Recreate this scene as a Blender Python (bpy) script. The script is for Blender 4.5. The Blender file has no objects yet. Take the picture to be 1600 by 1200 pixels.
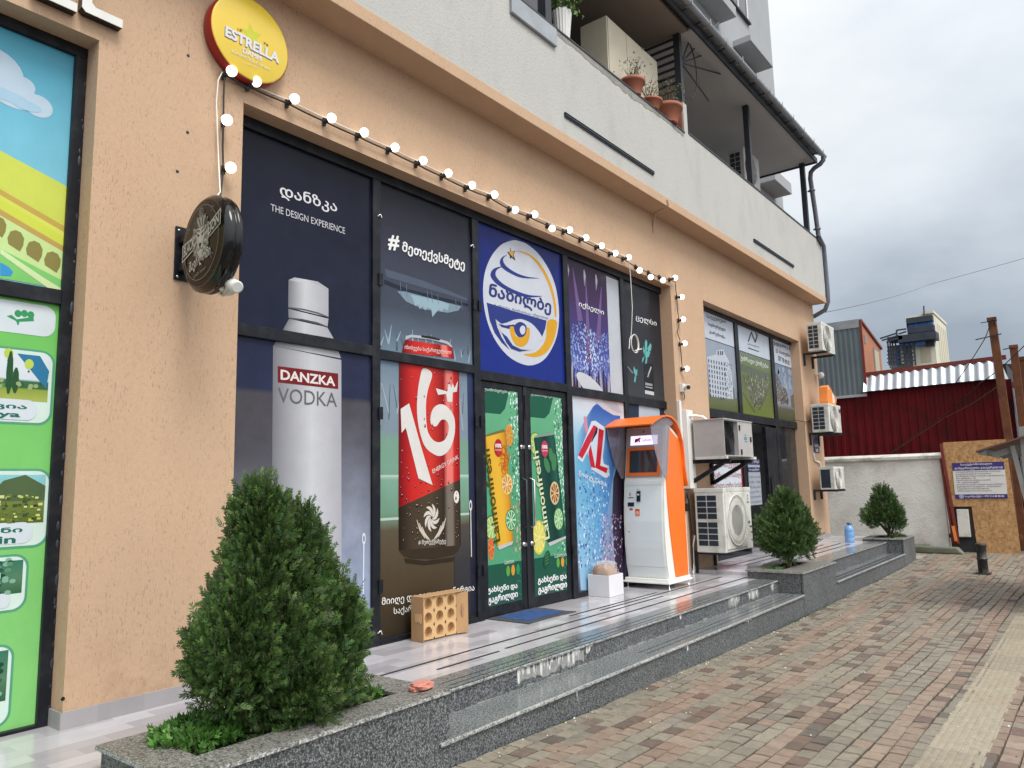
import bpy, bmesh, math, random
import numpy as np
from mathutils import Vector, Matrix
random.seed(7); rng = np.random.default_rng(7)
S = bpy.context.scene
COL = S.collection
PI = math.pi

# ------------------------------------------------------------------ camera
# x = out of the facade towards the street, y = along the facade, z = up
F_PX = 1171.1
ROT = np.array([[0.78718, -0.10104, -0.60838],
                [0.61632, 0.09187, 0.78212],
                [-0.02313, -0.99063, 0.13459]])
u_, s_, v_ = np.linalg.svd(ROT); ROT = u_ @ v_
EYE = np.array([0.0, 0.0, 1.55])
cam_d = bpy.data.cameras.new('camera'); cam = bpy.data.objects.new('camera', cam_d); COL.objects.link(cam)
cam_d.sensor_width = 36; cam_d.lens = 36 * F_PX / 1600; cam_d.clip_start = .05; cam_d.clip_end = 2000
m4 = Matrix.Identity(4)
for i in range(3):
    m4[i][0] = ROT[i, 0]; m4[i][1] = -ROT[i, 1]; m4[i][2] = -ROT[i, 2]; m4[i][3] = EYE[i]
cam.matrix_world = m4
S.camera = cam

def ray(px, py): return ROT @ np.array([px - 800, py - 600, F_PX])
def onp(px, py, ax, val):
    d = ray(px, py); return EYE + d * ((val - EYE[ax]) / d[ax])
def CX(px, py, X): return onp(px, py, 0, X)      # point of plane x = X seen at that place of the photo
def CY(px, py, Y): return onp(px, py, 1, Y)
def CZ(px, py, Z): return onp(px, py, 2, Z)

# ------------------------------------------------------------------ world and sun (overcast day)
SUN_EL, SUN_AZ = math.radians(58), math.radians(-14)      # azimuth from +x towards +y
W = bpy.data.worlds.new('World'); S.world = W; W.use_nodes = True
nt = W.node_tree; nt.nodes.clear()
def N(t, typ, **kw):
    n = t.nodes.new(typ)
    for k, v in kw.items(): setattr(n, k, v)
    return n
sky = N(nt, 'ShaderNodeTexSky', sky_type='NISHITA', sun_disc=False, sun_elevation=SUN_EL, sun_rotation=PI / 2 - SUN_AZ)
sky.air_density = 1.4; sky.dust_density = 3.0; sky.altitude = 50
tc = N(nt, 'ShaderNodeTexCoord'); mp = N(nt, 'ShaderNodeMapping'); mp.inputs['Scale'].default_value = (1.5, 1.5, 3.0)
mp.inputs['Location'].default_value = (.35, 1.9, .2)
nz = N(nt, 'ShaderNodeTexNoise'); nz.inputs['Scale'].default_value = 1.7; nz.inputs['Detail'].default_value = 9; nz.inputs['Roughness'].default_value = .52
nt.links.new(tc.outputs['Generated'], mp.inputs[0]); nt.links.new(mp.outputs[0], nz.inputs['Vector'])
# one cloud deck: brightest where the hidden sun stands over the street, heavy and blue-grey low along the street
def lobe(direction, lo, hi):
    d = N(nt, 'ShaderNodeVectorMath', operation='DOT_PRODUCT'); nt.links.new(tc.outputs['Generated'], d.inputs[0]); d.inputs[1].default_value = Vector(direction).normalized()
    r = N(nt, 'ShaderNodeMapRange', interpolation_type='SMOOTHSTEP'); r.inputs['From Min'].default_value = lo; r.inputs['From Max'].default_value = hi
    nt.links.new(d.outputs['Value'], r.inputs['Value']); return r.outputs[0]
def math_(op, a, b, c=0):
    n = N(nt, 'ShaderNodeMath', operation=op)
    for i, v in enumerate((a, b, c)):
        if hasattr(v, 'links'): nt.links.new(v, n.inputs[i])
        else: n.inputs[i].default_value = v
    return n.outputs[0]
thin = lobe((-.46, .70, .53), .86, 1.0)
low = lobe((0, 0, 1), -.05, .55)
add = math_('MULTIPLY_ADD', thin, .20, math_('MULTIPLY_ADD', low, .26, math_('MULTIPLY', nz.outputs['Fac'], .62)))
cr = N(nt, 'ShaderNodeValToRGB'); el = cr.color_ramp.elements
el[0].position = .30; el[0].color = (1.8, 2.1, 2.5, 1)
el[1].position = .72; el[1].color = (5.4, 5.5, 5.5, 1)
e = el.new(.42); e.color = (2.9, 3.22, 3.6, 1); e = el.new(.56); e.color = (4.1, 4.4, 4.7, 1)
nt.links.new(add, cr.inputs[0])
glow = lobe((.52, -.20, .83), .05, .98)
gl = N(nt, 'ShaderNodeVectorMath', operation='SCALE'); gl.inputs[0].default_value = (6.4, 6.3, 6.15); nt.links.new(glow, gl.inputs['Scale'])
sc = N(nt, 'ShaderNodeVectorMath', operation='ADD'); nt.links.new(cr.outputs[0], sc.inputs[0]); nt.links.new(gl.outputs[0], sc.inputs[1])
mx = N(nt, 'ShaderNodeMixRGB'); mx.inputs[0].default_value = .93
nt.links.new(sky.outputs[0], mx.inputs[1]); nt.links.new(sc.outputs[0], mx.inputs[2])
bg = N(nt, 'ShaderNodeBackground'); bg.inputs['Strength'].default_value = .10
nt.links.new(mx.outputs[0], bg.inputs[0])
wo = N(nt, 'ShaderNodeOutputWorld'); nt.links.new(bg.outputs[0], wo.inputs[0])
sd = bpy.data.lights.new('sun', 'SUN'); sd.energy = 1.45; sd.angle = math.radians(24); sd.color = (1, .97, .92)
so = bpy.data.objects.new('sun', sd); COL.objects.link(so)
sdir = Vector((math.cos(SUN_EL) * math.cos(SUN_AZ), math.cos(SUN_EL) * math.sin(SUN_AZ), math.sin(SUN_EL)))
so.rotation_euler = sdir.to_track_quat('Z', 'Y').to_euler(); so.location = (6, 0, 20)
S.view_settings.view_transform = 'Standard'; S.view_settings.look = 'None'; S.view_settings.gamma = 1
S.view_settings.exposure = .92
S.cycles.use_denoising = True; S.cycles.max_bounces = 8; S.cycles.transparent_max_bounces = 12

# ------------------------------------------------------------------ colours and materials
def lin(v):
    v /= 255.0
    return v / 12.92 if v <= .04045 else ((v + .055) / 1.055) ** 2.4
def rgb(r, g, b, s=1.0): return (lin(r) * s, lin(g) * s, lin(b) * s, 1.0)
MATS = {}
def base_mat(name):
    m = bpy.data.materials.new(name); m.use_nodes = True
    t = m.node_tree; p = t.nodes['Principled BSDF']
    MATS[name] = m
    return m, t, p
def coords(t, scale=(1, 1, 1), rot=(0, 0, 0)):
    c = N(t, 'ShaderNodeTexCoord'); mp = N(t, 'ShaderNodeMapping'); mp.inputs['Scale'].default_value = scale; mp.inputs['Rotation'].default_value = rot
    t.links.new(c.outputs['Object'], mp.inputs[0]); return mp.outputs[0]
def noise(t, vec, scale, detail=4, rough=.55):
    n = N(t, 'ShaderNodeTexNoise'); n.inputs['Scale'].default_value = scale; n.inputs['Detail'].default_value = detail; n.inputs['Roughness'].default_value = rough
    t.links.new(vec, n.inputs['Vector']); return n.outputs['Fac']
def ramp(t, fac, stops):
    r = N(t, 'ShaderNodeValToRGB'); el = r.color_ramp.elements
    while len(el) < len(stops): el.new(.5)
    for e, (p, c) in zip(el, stops):
        e.position = p; e.color = c if len(c) == 4 else (*c, 1)
    t.links.new(fac, r.inputs[0]); return r.outputs[0]
def mix(t, fac, a, b, mode='MIX'):
    n = N(t, 'ShaderNodeMixRGB', blend_type=mode)
    for k, v in ((0, fac), (1, a), (2, b)):
        if hasattr(v, 'links'): t.links.new(v, n.inputs[k])
        else: n.inputs[k].default_value = v
    return n.outputs[0]
def bump(t, p, h, strength=.3, dist=.01):
    b = N(t, 'ShaderNodeBump'); b.inputs['Strength'].default_value = strength; b.inputs['Distance'].default_value = dist
    t.links.new(h, b.inputs['Height']); t.links.new(b.outputs[0], p.inputs['Normal'])
def shade(c, k): return (min(1, c[0] * k), min(1, c[1] * k), min(1, c[2] * k), 1)
def M(name, c, rough=.6, metal=0, var=.12, vs=5, bs=0, bstr=.25, coat=0, spec=.5, dirt=None, dirts=2.5):
    """a plain material with some uneven tone, optional fine relief and dirt"""
    if name in MATS: return MATS[name]
    m, t, p = base_mat(name)
    v = coords(t)
    col = ramp(t, noise(t, v, vs, 5), [(.3, shade(c, 1 - var)), (.7, shade(c, 1 + var))])
    if dirt:
        dn = ramp(t, noise(t, v, dirts, 7, .65), [(.48, (0, 0, 0)), (.72, (1, 1, 1))])
        col = mix(t, dn, col, dirt)
    t.links.new(col, p.inputs['Base Color'])
    p.inputs['Roughness'].default_value = rough; p.inputs['Metallic'].default_value = metal
    p.inputs['Specular IOR Level'].default_value = spec; p.inputs['Coat Weight'].default_value = coat; p.inputs['Coat Roughness'].default_value = .08
    rr = N(t, 'ShaderNodeMapRange'); rr.inputs['To Min'].default_value = max(0, rough - .08); rr.inputs['To Max'].default_value = min(1, rough + .10)
    t.links.new(noise(t, v, vs * 2.3, 4), rr.inputs['Value']); t.links.new(rr.outputs[0], p.inputs['Roughness'])
    if bs: bump(t, p, noise(t, v, bs, 6), bstr, .01)
    return m

def stucco(name, c, pit=True, dirt=None, dk=.75):
    m, t, p = base_mat(name)
    v = coords(t)
    big = noise(t, v, 1.1, 6, .6)
    col = ramp(t, big, [(.25, shade(c, .93)), (.75, shade(c, 1.06))])
    col = mix(t, .35, col, ramp(t, noise(t, v, 60, 3), [(.3, shade(c, .88)), (.7, shade(c, 1.1))]))
    vv = coords(t, (140, 140, 30))
    pits = noise(t, vv, 1.0, 2.5, .6)
    pv = coords(t, (3, 3, 2)); patch = noise(t, pv, 1, 3)
    if pit:
        pm = ramp(t, pits, [(.61, (0, 0, 0)), (.66, (1, 1, 1))])
        pk = mix(t, 1.0, pm, ramp(t, patch, [(.35, (.25, .25, .25)), (.65, (1, 1, 1))]), 'MULTIPLY')
        col = mix(t, mix(t, 1.0, pk, (.62, .62, .62, 1), 'MULTIPLY'), col, shade(c, .34))
    if dirt:
        st = noise(t, coords(t, (2.2, 2.2, .9)), 1.4, 8, .68)
        col = mix(t, ramp(t, st, [(.5, (0, 0, 0)), (.78, (dk, dk, dk))]), col, dirt)
    if pit:                                          # splashed dirt near the landing
        gx = N(t, 'ShaderNodeNewGeometry'); sz = N(t, 'ShaderNodeSeparateXYZ'); t.links.new(gx.outputs['Position'], sz.inputs[0])
        mr = N(t, 'ShaderNodeMapRange'); mr.inputs['From Min'].default_value = .35; mr.inputs['From Max'].default_value = 1.0; mr.inputs['To Min'].default_value = 1; mr.inputs['To Max'].default_value = 0
        t.links.new(sz.outputs['Z'], mr.inputs['Value'])
        col = mix(t, mix(t, 1.0, mr.outputs[0], ramp(t, noise(t, v, 5, 7, .7), [(.48, (0, 0, 0)), (.75, (.55, .55, .55))]), 'MULTIPLY'), col, rgb(150, 118, 92, .8))
    t.links.new(col, p.inputs['Base Color'])
    p.inputs['Roughness'].default_value = .85; p.inputs['Specular IOR Level'].default_value = .25
    if not pit: bump(t, p, noise(t, v, 34, 6, .7), .5, .012)
    inv = N(t, 'ShaderNodeMath', operation='MULTIPLY_ADD'); inv.inputs[1].default_value = -1.0
    t.links.new(ramp(t, pits, [(.56, (0, 0, 0)), (.70, (1, 1, 1))]), inv.inputs[0]); t.links.new(noise(t, v, 140, 4), inv.inputs[2])
    if pit: bump(t, p, inv.outputs[0], .28, .005)
    return m
PEACH = rgb(201, 169, 140, .86)
stucco('peach_stucco', PEACH, dirt=rgb(190, 152, 122, .86), dk=.35)
stucco('white_plaster', rgb(190, 189, 184, .87), pit=False, dirt=rgb(160, 159, 154, .86), dk=.45)
stucco('tower_plaster', rgb(168, 171, 173, .85), pit=False, dirt=rgb(150, 152, 154, .85), dk=.4)

def granite(name, a, b, cc, rough=.25, scale=95, wet=0):
    m, t, p = base_mat(name); v = coords(t)
    n1 = noise(t, v, scale, 3, .7); n2 = noise(t, v, scale * .55, 3, .75)
    col = ramp(t, n1, [(.40, a), (.50, b), (.60, cc)])
    col = mix(t, ramp(t, n2, [(.50, (0, 0, 0)), (.58, (1, 1, 1))]), col, shade(a, .6))
    col = mix(t, .6, col, ramp(t, noise(t, v, 2.2, 6), [(.3, (.75, .75, .75)), (.7, (1.12, 1.12, 1.12))]), 'MULTIPLY')
    t.links.new(col, p.inputs['Base Color'])
    rr = N(t, 'ShaderNodeMapRange'); rr.inputs['To Min'].default_value = rough * .5; rr.inputs['To Max'].default_value = rough * 1.7
    t.links.new(noise(t, v, 3, 6), rr.inputs['Value']); t.links.new(rr.outputs[0], p.inputs['Roughness'])
    bump(t, p, n1, .08, .003)
    return m
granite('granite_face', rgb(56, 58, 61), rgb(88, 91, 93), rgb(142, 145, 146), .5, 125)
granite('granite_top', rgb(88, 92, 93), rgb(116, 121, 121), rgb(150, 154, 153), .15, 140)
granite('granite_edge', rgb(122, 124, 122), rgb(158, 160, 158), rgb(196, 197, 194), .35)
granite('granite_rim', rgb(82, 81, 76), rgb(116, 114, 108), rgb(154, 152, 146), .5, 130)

def tile_mat(name, a, b, sc=(3.0, 9.0), rough=.10):
    m, t, p = base_mat(name)
    v = coords(t, (sc[1], sc[0], 1), (0, 0, 0))
    sw = N(t, 'ShaderNodeSeparateXYZ'); t.links.new(v, sw.inputs[0]); cb = N(t, 'ShaderNodeCombineXYZ')
    t.links.new(sw.outputs['Y'], cb.inputs['X']); t.links.new(sw.outputs['X'], cb.inputs['Y'])
    br = N(t, 'ShaderNodeTexBrick'); t.links.new(cb.outputs[0], br.inputs['Vector'])
    br.inputs['Color1'].default_value = a; br.inputs['Color2'].default_value = b; br.inputs['Mortar'].default_value = shade(a, .93)
    br.inputs['Scale'].default_value = 1; br.inputs['Mortar Size'].default_value = .004; br.inputs['Brick Width'].default_value = 1; br.inputs['Row Height'].default_value = 1
    br.inputs['Bias'].default_value = -.25
    v0 = coords(t)
    col = mix(t, .7, br.outputs['Color'], ramp(t, noise(t, v0, 2.6, 7, .65), [(.3, (.82, .82, .84)), (.7, (1.08, 1.07, 1.06))]), 'MULTIPLY')
    t.links.new(col, p.inputs['Base Color'])
    rr = N(t, 'ShaderNodeMapRange'); rr.inputs['To Min'].default_value = rough * .4; rr.inputs['To Max'].default_value = rough * 2.6
    t.links.new(noise(t, v0, 1.7, 6, .6), rr.inputs['Value']); t.links.new(rr.outputs[0], p.inputs['Roughness'])
    bump(t, p, noise(t, v0, 14, 4), .03, .004)
    p.inputs['Specular IOR Level'].default_value = .6
    return m
tile_mat('floor_tile', rgb(200, 197, 201, .85), rgb(154, 152, 157, .85))
tile_mat('plinth_tile', rgb(172, 168, 170, .85), rgb(140, 138, 142, .85), (4, 30), .3)

def attr_mat(name, rough=.5, spec=.4, bs=0, bstr=.2, var=.10, vs=9, coat=0, trans=0):
    """base colour carried by the mesh (bricks, leaves, printed film), with some uneven tone over it"""
    m, t, p = base_mat(name)
    a = N(t, 'ShaderNodeVertexColor', layer_name='col'); v = coords(t)
    col = mix(t, 1.0, a.outputs[0], ramp(t, noise(t, v, vs, 6, .62), [(.3, (1 - var,) * 3), (.7, (1 + var,) * 3)]), 'MULTIPLY')
    t.links.new(col, p.inputs['Base Color'])
    rr = N(t, 'ShaderNodeMapRange'); rr.inputs['To Min'].default_value = max(0, rough - .08); rr.inputs['To Max'].default_value = rough + .1
    t.links.new(noise(t, v, vs * .4, 5), rr.inputs['Value']); t.links.new(rr.outputs[0], p.inputs['Roughness'])
    p.inputs['Specular IOR Level'].default_value = spec; p.inputs['Coat Weight'].default_value = coat; p.inputs['Coat Roughness'].default_value = .04
    if name == 'printed_film':                       # film stuck on by hand: shallow creases and bubbles
        bump(t, p, noise(t, coords(t, (1, 2.2, 1)), 2.6, 3), .10, .05)
    if trans:
        p.inputs['Transmission Weight'].default_value = 0
        p.inputs['Subsurface Weight'].default_value = 0
    if bs: bump(t, p, noise(t, v, bs, 5), bstr, .004)
    return m
attr_mat('printed_film', .24, .12, var=.045, vs=5)
attr_mat('smoke_reflection_film', .24, .12, var=.20, vs=3.4)
attr_mat('paver', .5, .4, bs=220, bstr=.35, var=.2, vs=22)
attr_mat('leaf', .55, .3, var=.12, vs=20)
attr_mat('painted', .55, .4, var=.07, vs=6)

M('black_frame', rgb(22, 25, 31), .4, var=.2, vs=9, spec=.22, dirt=rgb(44, 45, 48), dirts=7)
M('black_gloss', rgb(14, 14, 15), .14, coat=.25, spec=.3, var=.1)
M('black_rubber', rgb(26, 26, 27), .6)
M('cable_black', rgb(30, 28, 27), .55)
M('cable_white', rgb(225, 222, 214), .5)
M('white_metal', rgb(222, 221, 214, .88), .38, var=.05, vs=2, dirt=rgb(176, 172, 158, .85), dirts=4)
M('grey_metal', rgb(186, 182, 180, .85), .42, var=.04, vs=2, dirt=rgb(172, 168, 165, .85), dirts=5)
M('kiosk_white', rgb(232, 236, 234, .88), .3, var=.04, vs=2)
M('kiosk_cream', rgb(240, 240, 232, .88), .3, var=.04)
M('kiosk_orange', (.83, .17, .022, 1), .32, var=.06)
M('dark_grille', rgb(38, 46, 56), .45, var=.2)
M('near_black', rgb(16, 17, 19), .5)
M('screen_glass', rgb(46, 52, 54), .06, var=.05, spec=.6)
M('zinc', rgb(158, 163, 168, .85), .45, metal=.15, var=.15, vs=4)
M('pipe_grey', rgb(108, 113, 122, .85), .45, var=.12)
M('dark_steel', rgb(40, 44, 50), .5, var=.2)
M('rusty_steel', (.125, .04, .012, 1), .8, var=.3, vs=7, bs=40, dirt=(.05, .018, .008, 1))
M('red_sheet', (.105, .005, .008, 1), .6, spec=.15, var=.2, vs=1.5, dirt=(.05, .008, .008, 1))
M('red_cap', (.16, .022, .014, 1), .5, var=.15)
M('grey_sheet', rgb(112, 124, 130, .85), .5, metal=.2, var=.12, vs=1.2)
M('silver_sheet', rgb(196, 203, 212, .85), .35, metal=.35, var=.12, vs=2)
M('orange_render', rgb(178, 118, 88, .8), .85, var=.15, vs=1.5)
M('white_roughcast', rgb(228, 227, 222, .88), .9, var=.10, vs=1.6, bs=26, bstr=.9, dirt=rgb(196, 184, 176, .88), dirts=1.3)
M('mossy_concrete', rgb(112, 114, 100, .8), .95, var=.35, vs=5, bs=30, bstr=.6, dirt=rgb(70, 78, 52))
M('concrete', rgb(150, 146, 136, .8), .9, var=.2, vs=4, bs=40, bstr=.4)
M('coping_white', rgb(214, 212, 206, .86), .85, var=.12, vs=3, bs=30, bstr=.4, dirt=rgb(120, 124, 104), dirts=3)
M('cardboard', rgb(176, 138, 98, .85), .85, var=.1, vs=6, bs=90, bstr=.15)
M('cardboard_inside', rgb(206, 168, 120, .86), .85, var=.08, vs=6)
M('kraft', rgb(176, 134, 100, .8), .5, var=.18, vs=9, bs=14, bstr=1.2)
M('pink_brick', rgb(196, 128, 112, .85), .85, var=.15, vs=20, bs=60, bstr=.6)
M('soil', rgb(62, 50, 40), .95, var=.3, vs=30, bs=50, bstr=.8)
M('trunk_bark', rgb(84, 66, 50), .9, var=.3, vs=20, bs=50, bstr=.7)
M('terracotta', rgb(170, 104, 80, .85), .75, var=.15, vs=6)
M('cream_panel', rgb(216, 206, 182, .86), .5, var=.05)
M('white_plastic', rgb(224, 223, 219, .88), .4, var=.05)
M('ceiling_white', rgb(205, 205, 205, .86), .8, var=.05, vs=1.2)
M('ceiling_brown', rgb(150, 138, 128, .75), .8, var=.06, vs=1.2)
M('wall_grey', rgb(170, 170, 172, .8), .85, var=.06, vs=1.2)  # plain grey of the room walls
M('dark_glass', rgb(24, 27, 31), .06, spec=.6, var=.1)
M('duct_white', rgb(232, 229, 224, .88), .45, var=.04)
M('mat_blue', rgb(40, 74, 128, .9), .95, var=.25, vs=14, bs=160, bstr=1)
M('mat_edge', rgb(64, 66, 70), .9, var=.2, vs=20, bs=120, bstr=.8)
M('lime_veil', rgb(150, 150, 146, .82), .9, var=.2, vs=30)
M('lime', rgb(224, 224, 220, .8), .9, var=.12, vs=30)
M('orange_plastic', (.72, .22, .04, 1), .5)
M('plaque_blue', rgb(52, 62, 104), .4, var=.15)
M('steel_bright', rgb(190, 190, 190), .25, metal=.9)
M('osb_edge', rgb(150, 112, 70), .9)
M('gravel_joint', rgb(64, 54, 46), .95, var=.3, vs=60, bs=120, bstr=.6)
M('canopy_roof', rgb(112, 72, 64, .85), .6, var=.15)
M('canopy_wood', rgb(150, 150, 146, .8), .7, var=.12)
M('tower_cream', rgb(214, 210, 192, .86), .8, var=.06, vs=.4)
M('tower_panel', rgb(186, 176, 152, .82), .8, var=.06, vs=.4)
M('tower_glass', rgb(52, 108, 178, .8), .2, var=.35, vs=.9)
M('tower_dark', rgb(40, 46, 58), .6, var=.3, vs=1)
M('tower_grey', rgb(120, 122, 124), .7, var=.3, vs=1)
M('dark_roof', rgb(44, 46, 48), .7, var=.2)
M('palm_green', rgb(60, 84, 66), .7, var=.2)
M('broken_plaster', rgb(146, 144, 138, .85), .95, var=.2, vs=12, bs=40, bstr=.8)
# street ground away from the paving
m, t, p = base_mat('ground_sheet'); v = coords(t)
t.links.new(mix(t, .5, ramp(t, noise(t, v, .6, 7, .65), [(.3, rgb(84, 82, 80, .8)), (.7, rgb(104, 101, 98, .8))]), ramp(t, noise(t, v, 40, 4), [(.3, rgb(72, 70, 68, .8)), (.7, rgb(112, 109, 106, .8))])), p.inputs['Base Color'])
p.inputs['Roughness'].default_value = .9; bump(t, p, noise(t, v, 60, 5), .4, .008)
# pressed wood flakes
m, t, p = base_mat('osb_board')
v = coords(t, (7, 7, 3.2), (0, .5, 0)); v2 = coords(t, (4, 4, 9), (0, -.6, 0))
vo = N(t, 'ShaderNodeTexVoronoi'); vo.inputs['Scale'].default_value = 4; t.links.new(v, vo.inputs['Vector'])
vo2 = N(t, 'ShaderNodeTexVoronoi'); vo2.inputs['Scale'].default_value = 4; t.links.new(v2, vo2.inputs['Vector'])
ca = ramp(t, vo.outputs['Color'], [(.1, rgb(150, 108, 66, .85)), (.5, rgb(190, 146, 96, .85)), (.9, rgb(214, 174, 124, .85))])
cb_ = ramp(t, vo2.outputs['Color'], [(.1, rgb(160, 116, 72, .85)), (.9, rgb(206, 164, 112, .85))])
t.links.new(mix(t, .5, ca, cb_), p.inputs['Base Color']); p.inputs['Roughness'].default_value = .8
# clear and milky plastics, window glass, lamps
def glassy(name, c, alpha, rough=.05):
    m, t, p = base_mat(name); p.inputs['Base Color'].default_value = c; p.inputs['Roughness'].default_value = rough
    p.inputs['Alpha'].default_value = alpha
    nn = noise(t, coords(t), 6, 3); r = N(t, 'ShaderNodeMapRange'); r.inputs['To Min'].default_value = alpha * .85; r.inputs['To Max'].default_value = min(1, alpha * 1.15)
    t.links.new(nn, r.inputs['Value']); t.links.new(r.outputs[0], p.inputs['Alpha'])
    return m
glassy('window_glass', rgb(46, 54, 58), .45, .03)
glassy('milky_shield', rgb(150, 148, 158), .42, .2)
glassy('clear_wrap', rgb(230, 228, 230), .25, .1)
glassy('water_blue', rgb(120, 172, 226), .72, .08)
def lamp(name, c, e):
    m, t, p = base_mat(name); p.inputs['Base Color'].default_value = (.9, .9, .88, 1); p.inputs['Roughness'].default_value = .3
    p.inputs['Emission Color'].default_value = c; p.inputs['Emission Strength'].default_value = e
    return m
lamp('bulb_lit', (1, .97, .90, 1), 1.3)
lamp('screen_lit', rgb(214, 200, 246), .75)

# ------------------------------------------------------------------ mesh builder and scene helpers
WL = {}                                   # world place of every Empty / thing
def empty(name, loc):
    o = bpy.data.objects.new(name, None); COL.objects.link(o); o.location = loc; o.empty_display_size = .1
    WL[o] = Vector(loc); return o
def tag(o, label=None, cat=None, group=None, kind=None):
    if label: o['label'] = label
    if cat: o['category'] = cat
    if group: o['group'] = group
    if kind: o['kind'] = kind
    return o
def thing(name, loc, label, cat, group=None): return tag(empty(name, loc), label, cat, group)

class MB:
    def __init__(s): s.v = []; s.f = []; s.m = []; s.c = []; s.sm = []
    def add(s, vs, fs, m=0, c=None, smooth=False):
        b = len(s.v); s.v += [tuple(map(float, q)) for q in vs]
        for f in fs:
            s.f.append([b + i for i in f]); s.m.append(m); s.c.append(c); s.sm.append(smooth)
        return s
    def box(s, x0, x1, y0, y1, z0, z1, m=0, c=None):
        x0, x1 = sorted((x0, x1)); y0, y1 = sorted((y0, y1)); z0, z1 = sorted((z0, z1))
        vs = [(x, y, z) for z in (z0, z1) for y in (y0, y1) for x in (x0, x1)]
        return s.add(vs, [(0, 2, 3, 1), (4, 5, 7, 6), (0, 1, 5, 4), (2, 6, 7, 3), (0, 4, 6, 2), (1, 3, 7, 5)], m, c)
    def bar(s, a, b, w, h=None, m=0, c=None, up=(0, 0, 1)):
        """rectangular bar from a to b"""
        h = h or w; a = Vector(a); b = Vector(b); d = (b - a).normalized(); u = Vector(up)
        if abs(d.dot(u)) > .98: u = Vector((1, 0, 0))
        sx = d.cross(u).normalized() * w / 2; sz = sx.cross(d).normalized() * h / 2
        vs = [p + i * sx + j * sz for p in (a, b) for i, j in ((-1, -1), (1, -1), (1, 1), (-1, 1))]
        return s.add(vs, [(0, 1, 2, 3), (7, 6, 5, 4), (0, 4, 5, 1), (1, 5, 6, 2), (2, 6, 7, 3), (3, 7, 4, 0)], m, c)
    def tube(s, pts, r, n=8, m=0, c=None, cap=True):
        pts = [Vector(p) for p in pts]; k = len(pts); rs = r if isinstance(r, (list, tuple)) else [r] * k
        ref = None; vs = []
        for i, p in enumerate(pts):
            d = (pts[min(i + 1, k - 1)] - pts[max(i - 1, 0)]).normalized()
            if ref is None:
                ref = d.orthogonal().normalized()
            ref = (ref - d * ref.dot(d)).normalized(); bn = d.cross(ref)
            vs += [p + (ref * math.cos(2 * PI * j / n) + bn * math.sin(2 * PI * j / n)) * rs[i] for j in range(n)]
        fs = [(i * n + j, i * n + (j + 1) % n, (i + 1) * n + (j + 1) % n, (i + 1) * n + j) for i in range(k - 1) for j in range(n)]
        s.add(vs, fs, m, c, True)
        if cap: s.add(vs[:n], [tuple(range(n))[::-1]], m, c); s.add(vs[-n:], [tuple(range(n))], m, c)
        return s
    def lathe(s, o, prof, n=24, axis='z', m=0, c=None):
        """prof = [(radius, height along the axis)]"""
        o = Vector(o); vs = []
        ax = {'z': ((1, 0, 0), (0, 1, 0), (0, 0, 1)), 'x': ((0, 1, 0), (0, 0, 1), (1, 0, 0)), 'y': ((0, 0, 1), (1, 0, 0), (0, 1, 0))}[axis]
        U, Vv, A = map(Vector, ax)
        for r, h in prof: vs += [o + A * h + (U * math.cos(2 * PI * j / n) + Vv * math.sin(2 * PI * j / n)) * r for j in range(n)]
        fs = [(i * n + j, i * n + (j + 1) % n, (i + 1) * n + (j + 1) % n, (i + 1) * n + j) for i in range(len(prof) - 1) for j in range(n)]
        s.add(vs, fs, m, c, True)
        if prof[0][0] > 1e-4: s.add(vs[:n], [tuple(range(n))[::-1]], m, c)
        if prof[-1][0] > 1e-4: s.add(vs[-n:], [tuple(range(n))], m, c)
        return s
    def prism(s, out, axis, a0, a1, m=0, c=None):
        """outline in the two other axes (x,y,z order), extruded along axis from a0 to a1"""
        k = len(out); i = 'xyz'.index(axis)
        def p3(q, a):
            q = list(q); q.insert(i, a); return q
        vs = [p3(q, a0) for q in out] + [p3(q, a1) for q in out]
        s.add(vs, [tuple(range(k))[::-1], tuple(range(k, 2 * k))] + [(j, (j + 1) % k, k + (j + 1) % k, k + j) for j in range(k)], m, c)
        return s
    def sphere(s, o, r, n=12, k=8, m=0, c=None, sc=(1, 1, 1)):
        o = Vector(o); vs = [o + Vector((0, 0, -r * sc[2]))]
        for i in range(1, k):
            a = -PI / 2 + PI * i / k
            vs += [o + Vector((r * sc[0] * math.cos(a) * math.cos(2 * PI * j / n), r * sc[1] * math.cos(a) * math.sin(2 * PI * j / n), r * sc[2] * math.sin(a))) for j in range(n)]
        vs.append(o + Vector((0, 0, r * sc[2]))); L = len(vs) - 1
        fs = [(0, 1 + (j + 1) % n, 1 + j) for j in range(n)]
        for i in range(k - 2): fs += [(1 + i * n + j, 1 + i * n + (j + 1) % n, 1 + (i + 1) * n + (j + 1) % n, 1 + (i + 1) * n + j) for j in range(n)]
        fs += [(L, 1 + (k - 2) * n + j, 1 + (k - 2) * n + (j + 1) % n) for j in range(n)]
        return s.add(vs, fs, m, c, True)
    def build(s, name, mats, parent=None, bevel=0, seg=2, label=None, fix=True, origin=None):
        if isinstance(mats, str): mats = [mats]
        if parent is not None: org = WL[parent]
        elif origin is not None: org = Vector(origin)
        else:
            a = np.array(s.v); org = Vector(((a[:, 0].min() + a[:, 0].max()) / 2, (a[:, 1].min() + a[:, 1].max()) / 2, a[:, 2].min()))
        me = bpy.data.meshes.new(name)
        me.from_pydata([(x - org[0], y - org[1], z - org[2]) for x, y, z in s.v], [], s.f)
        for q in mats: me.materials.append(MATS[q])
        me.polygons.foreach_set('material_index', s.m); me.polygons.foreach_set('use_smooth', s.sm)
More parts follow.
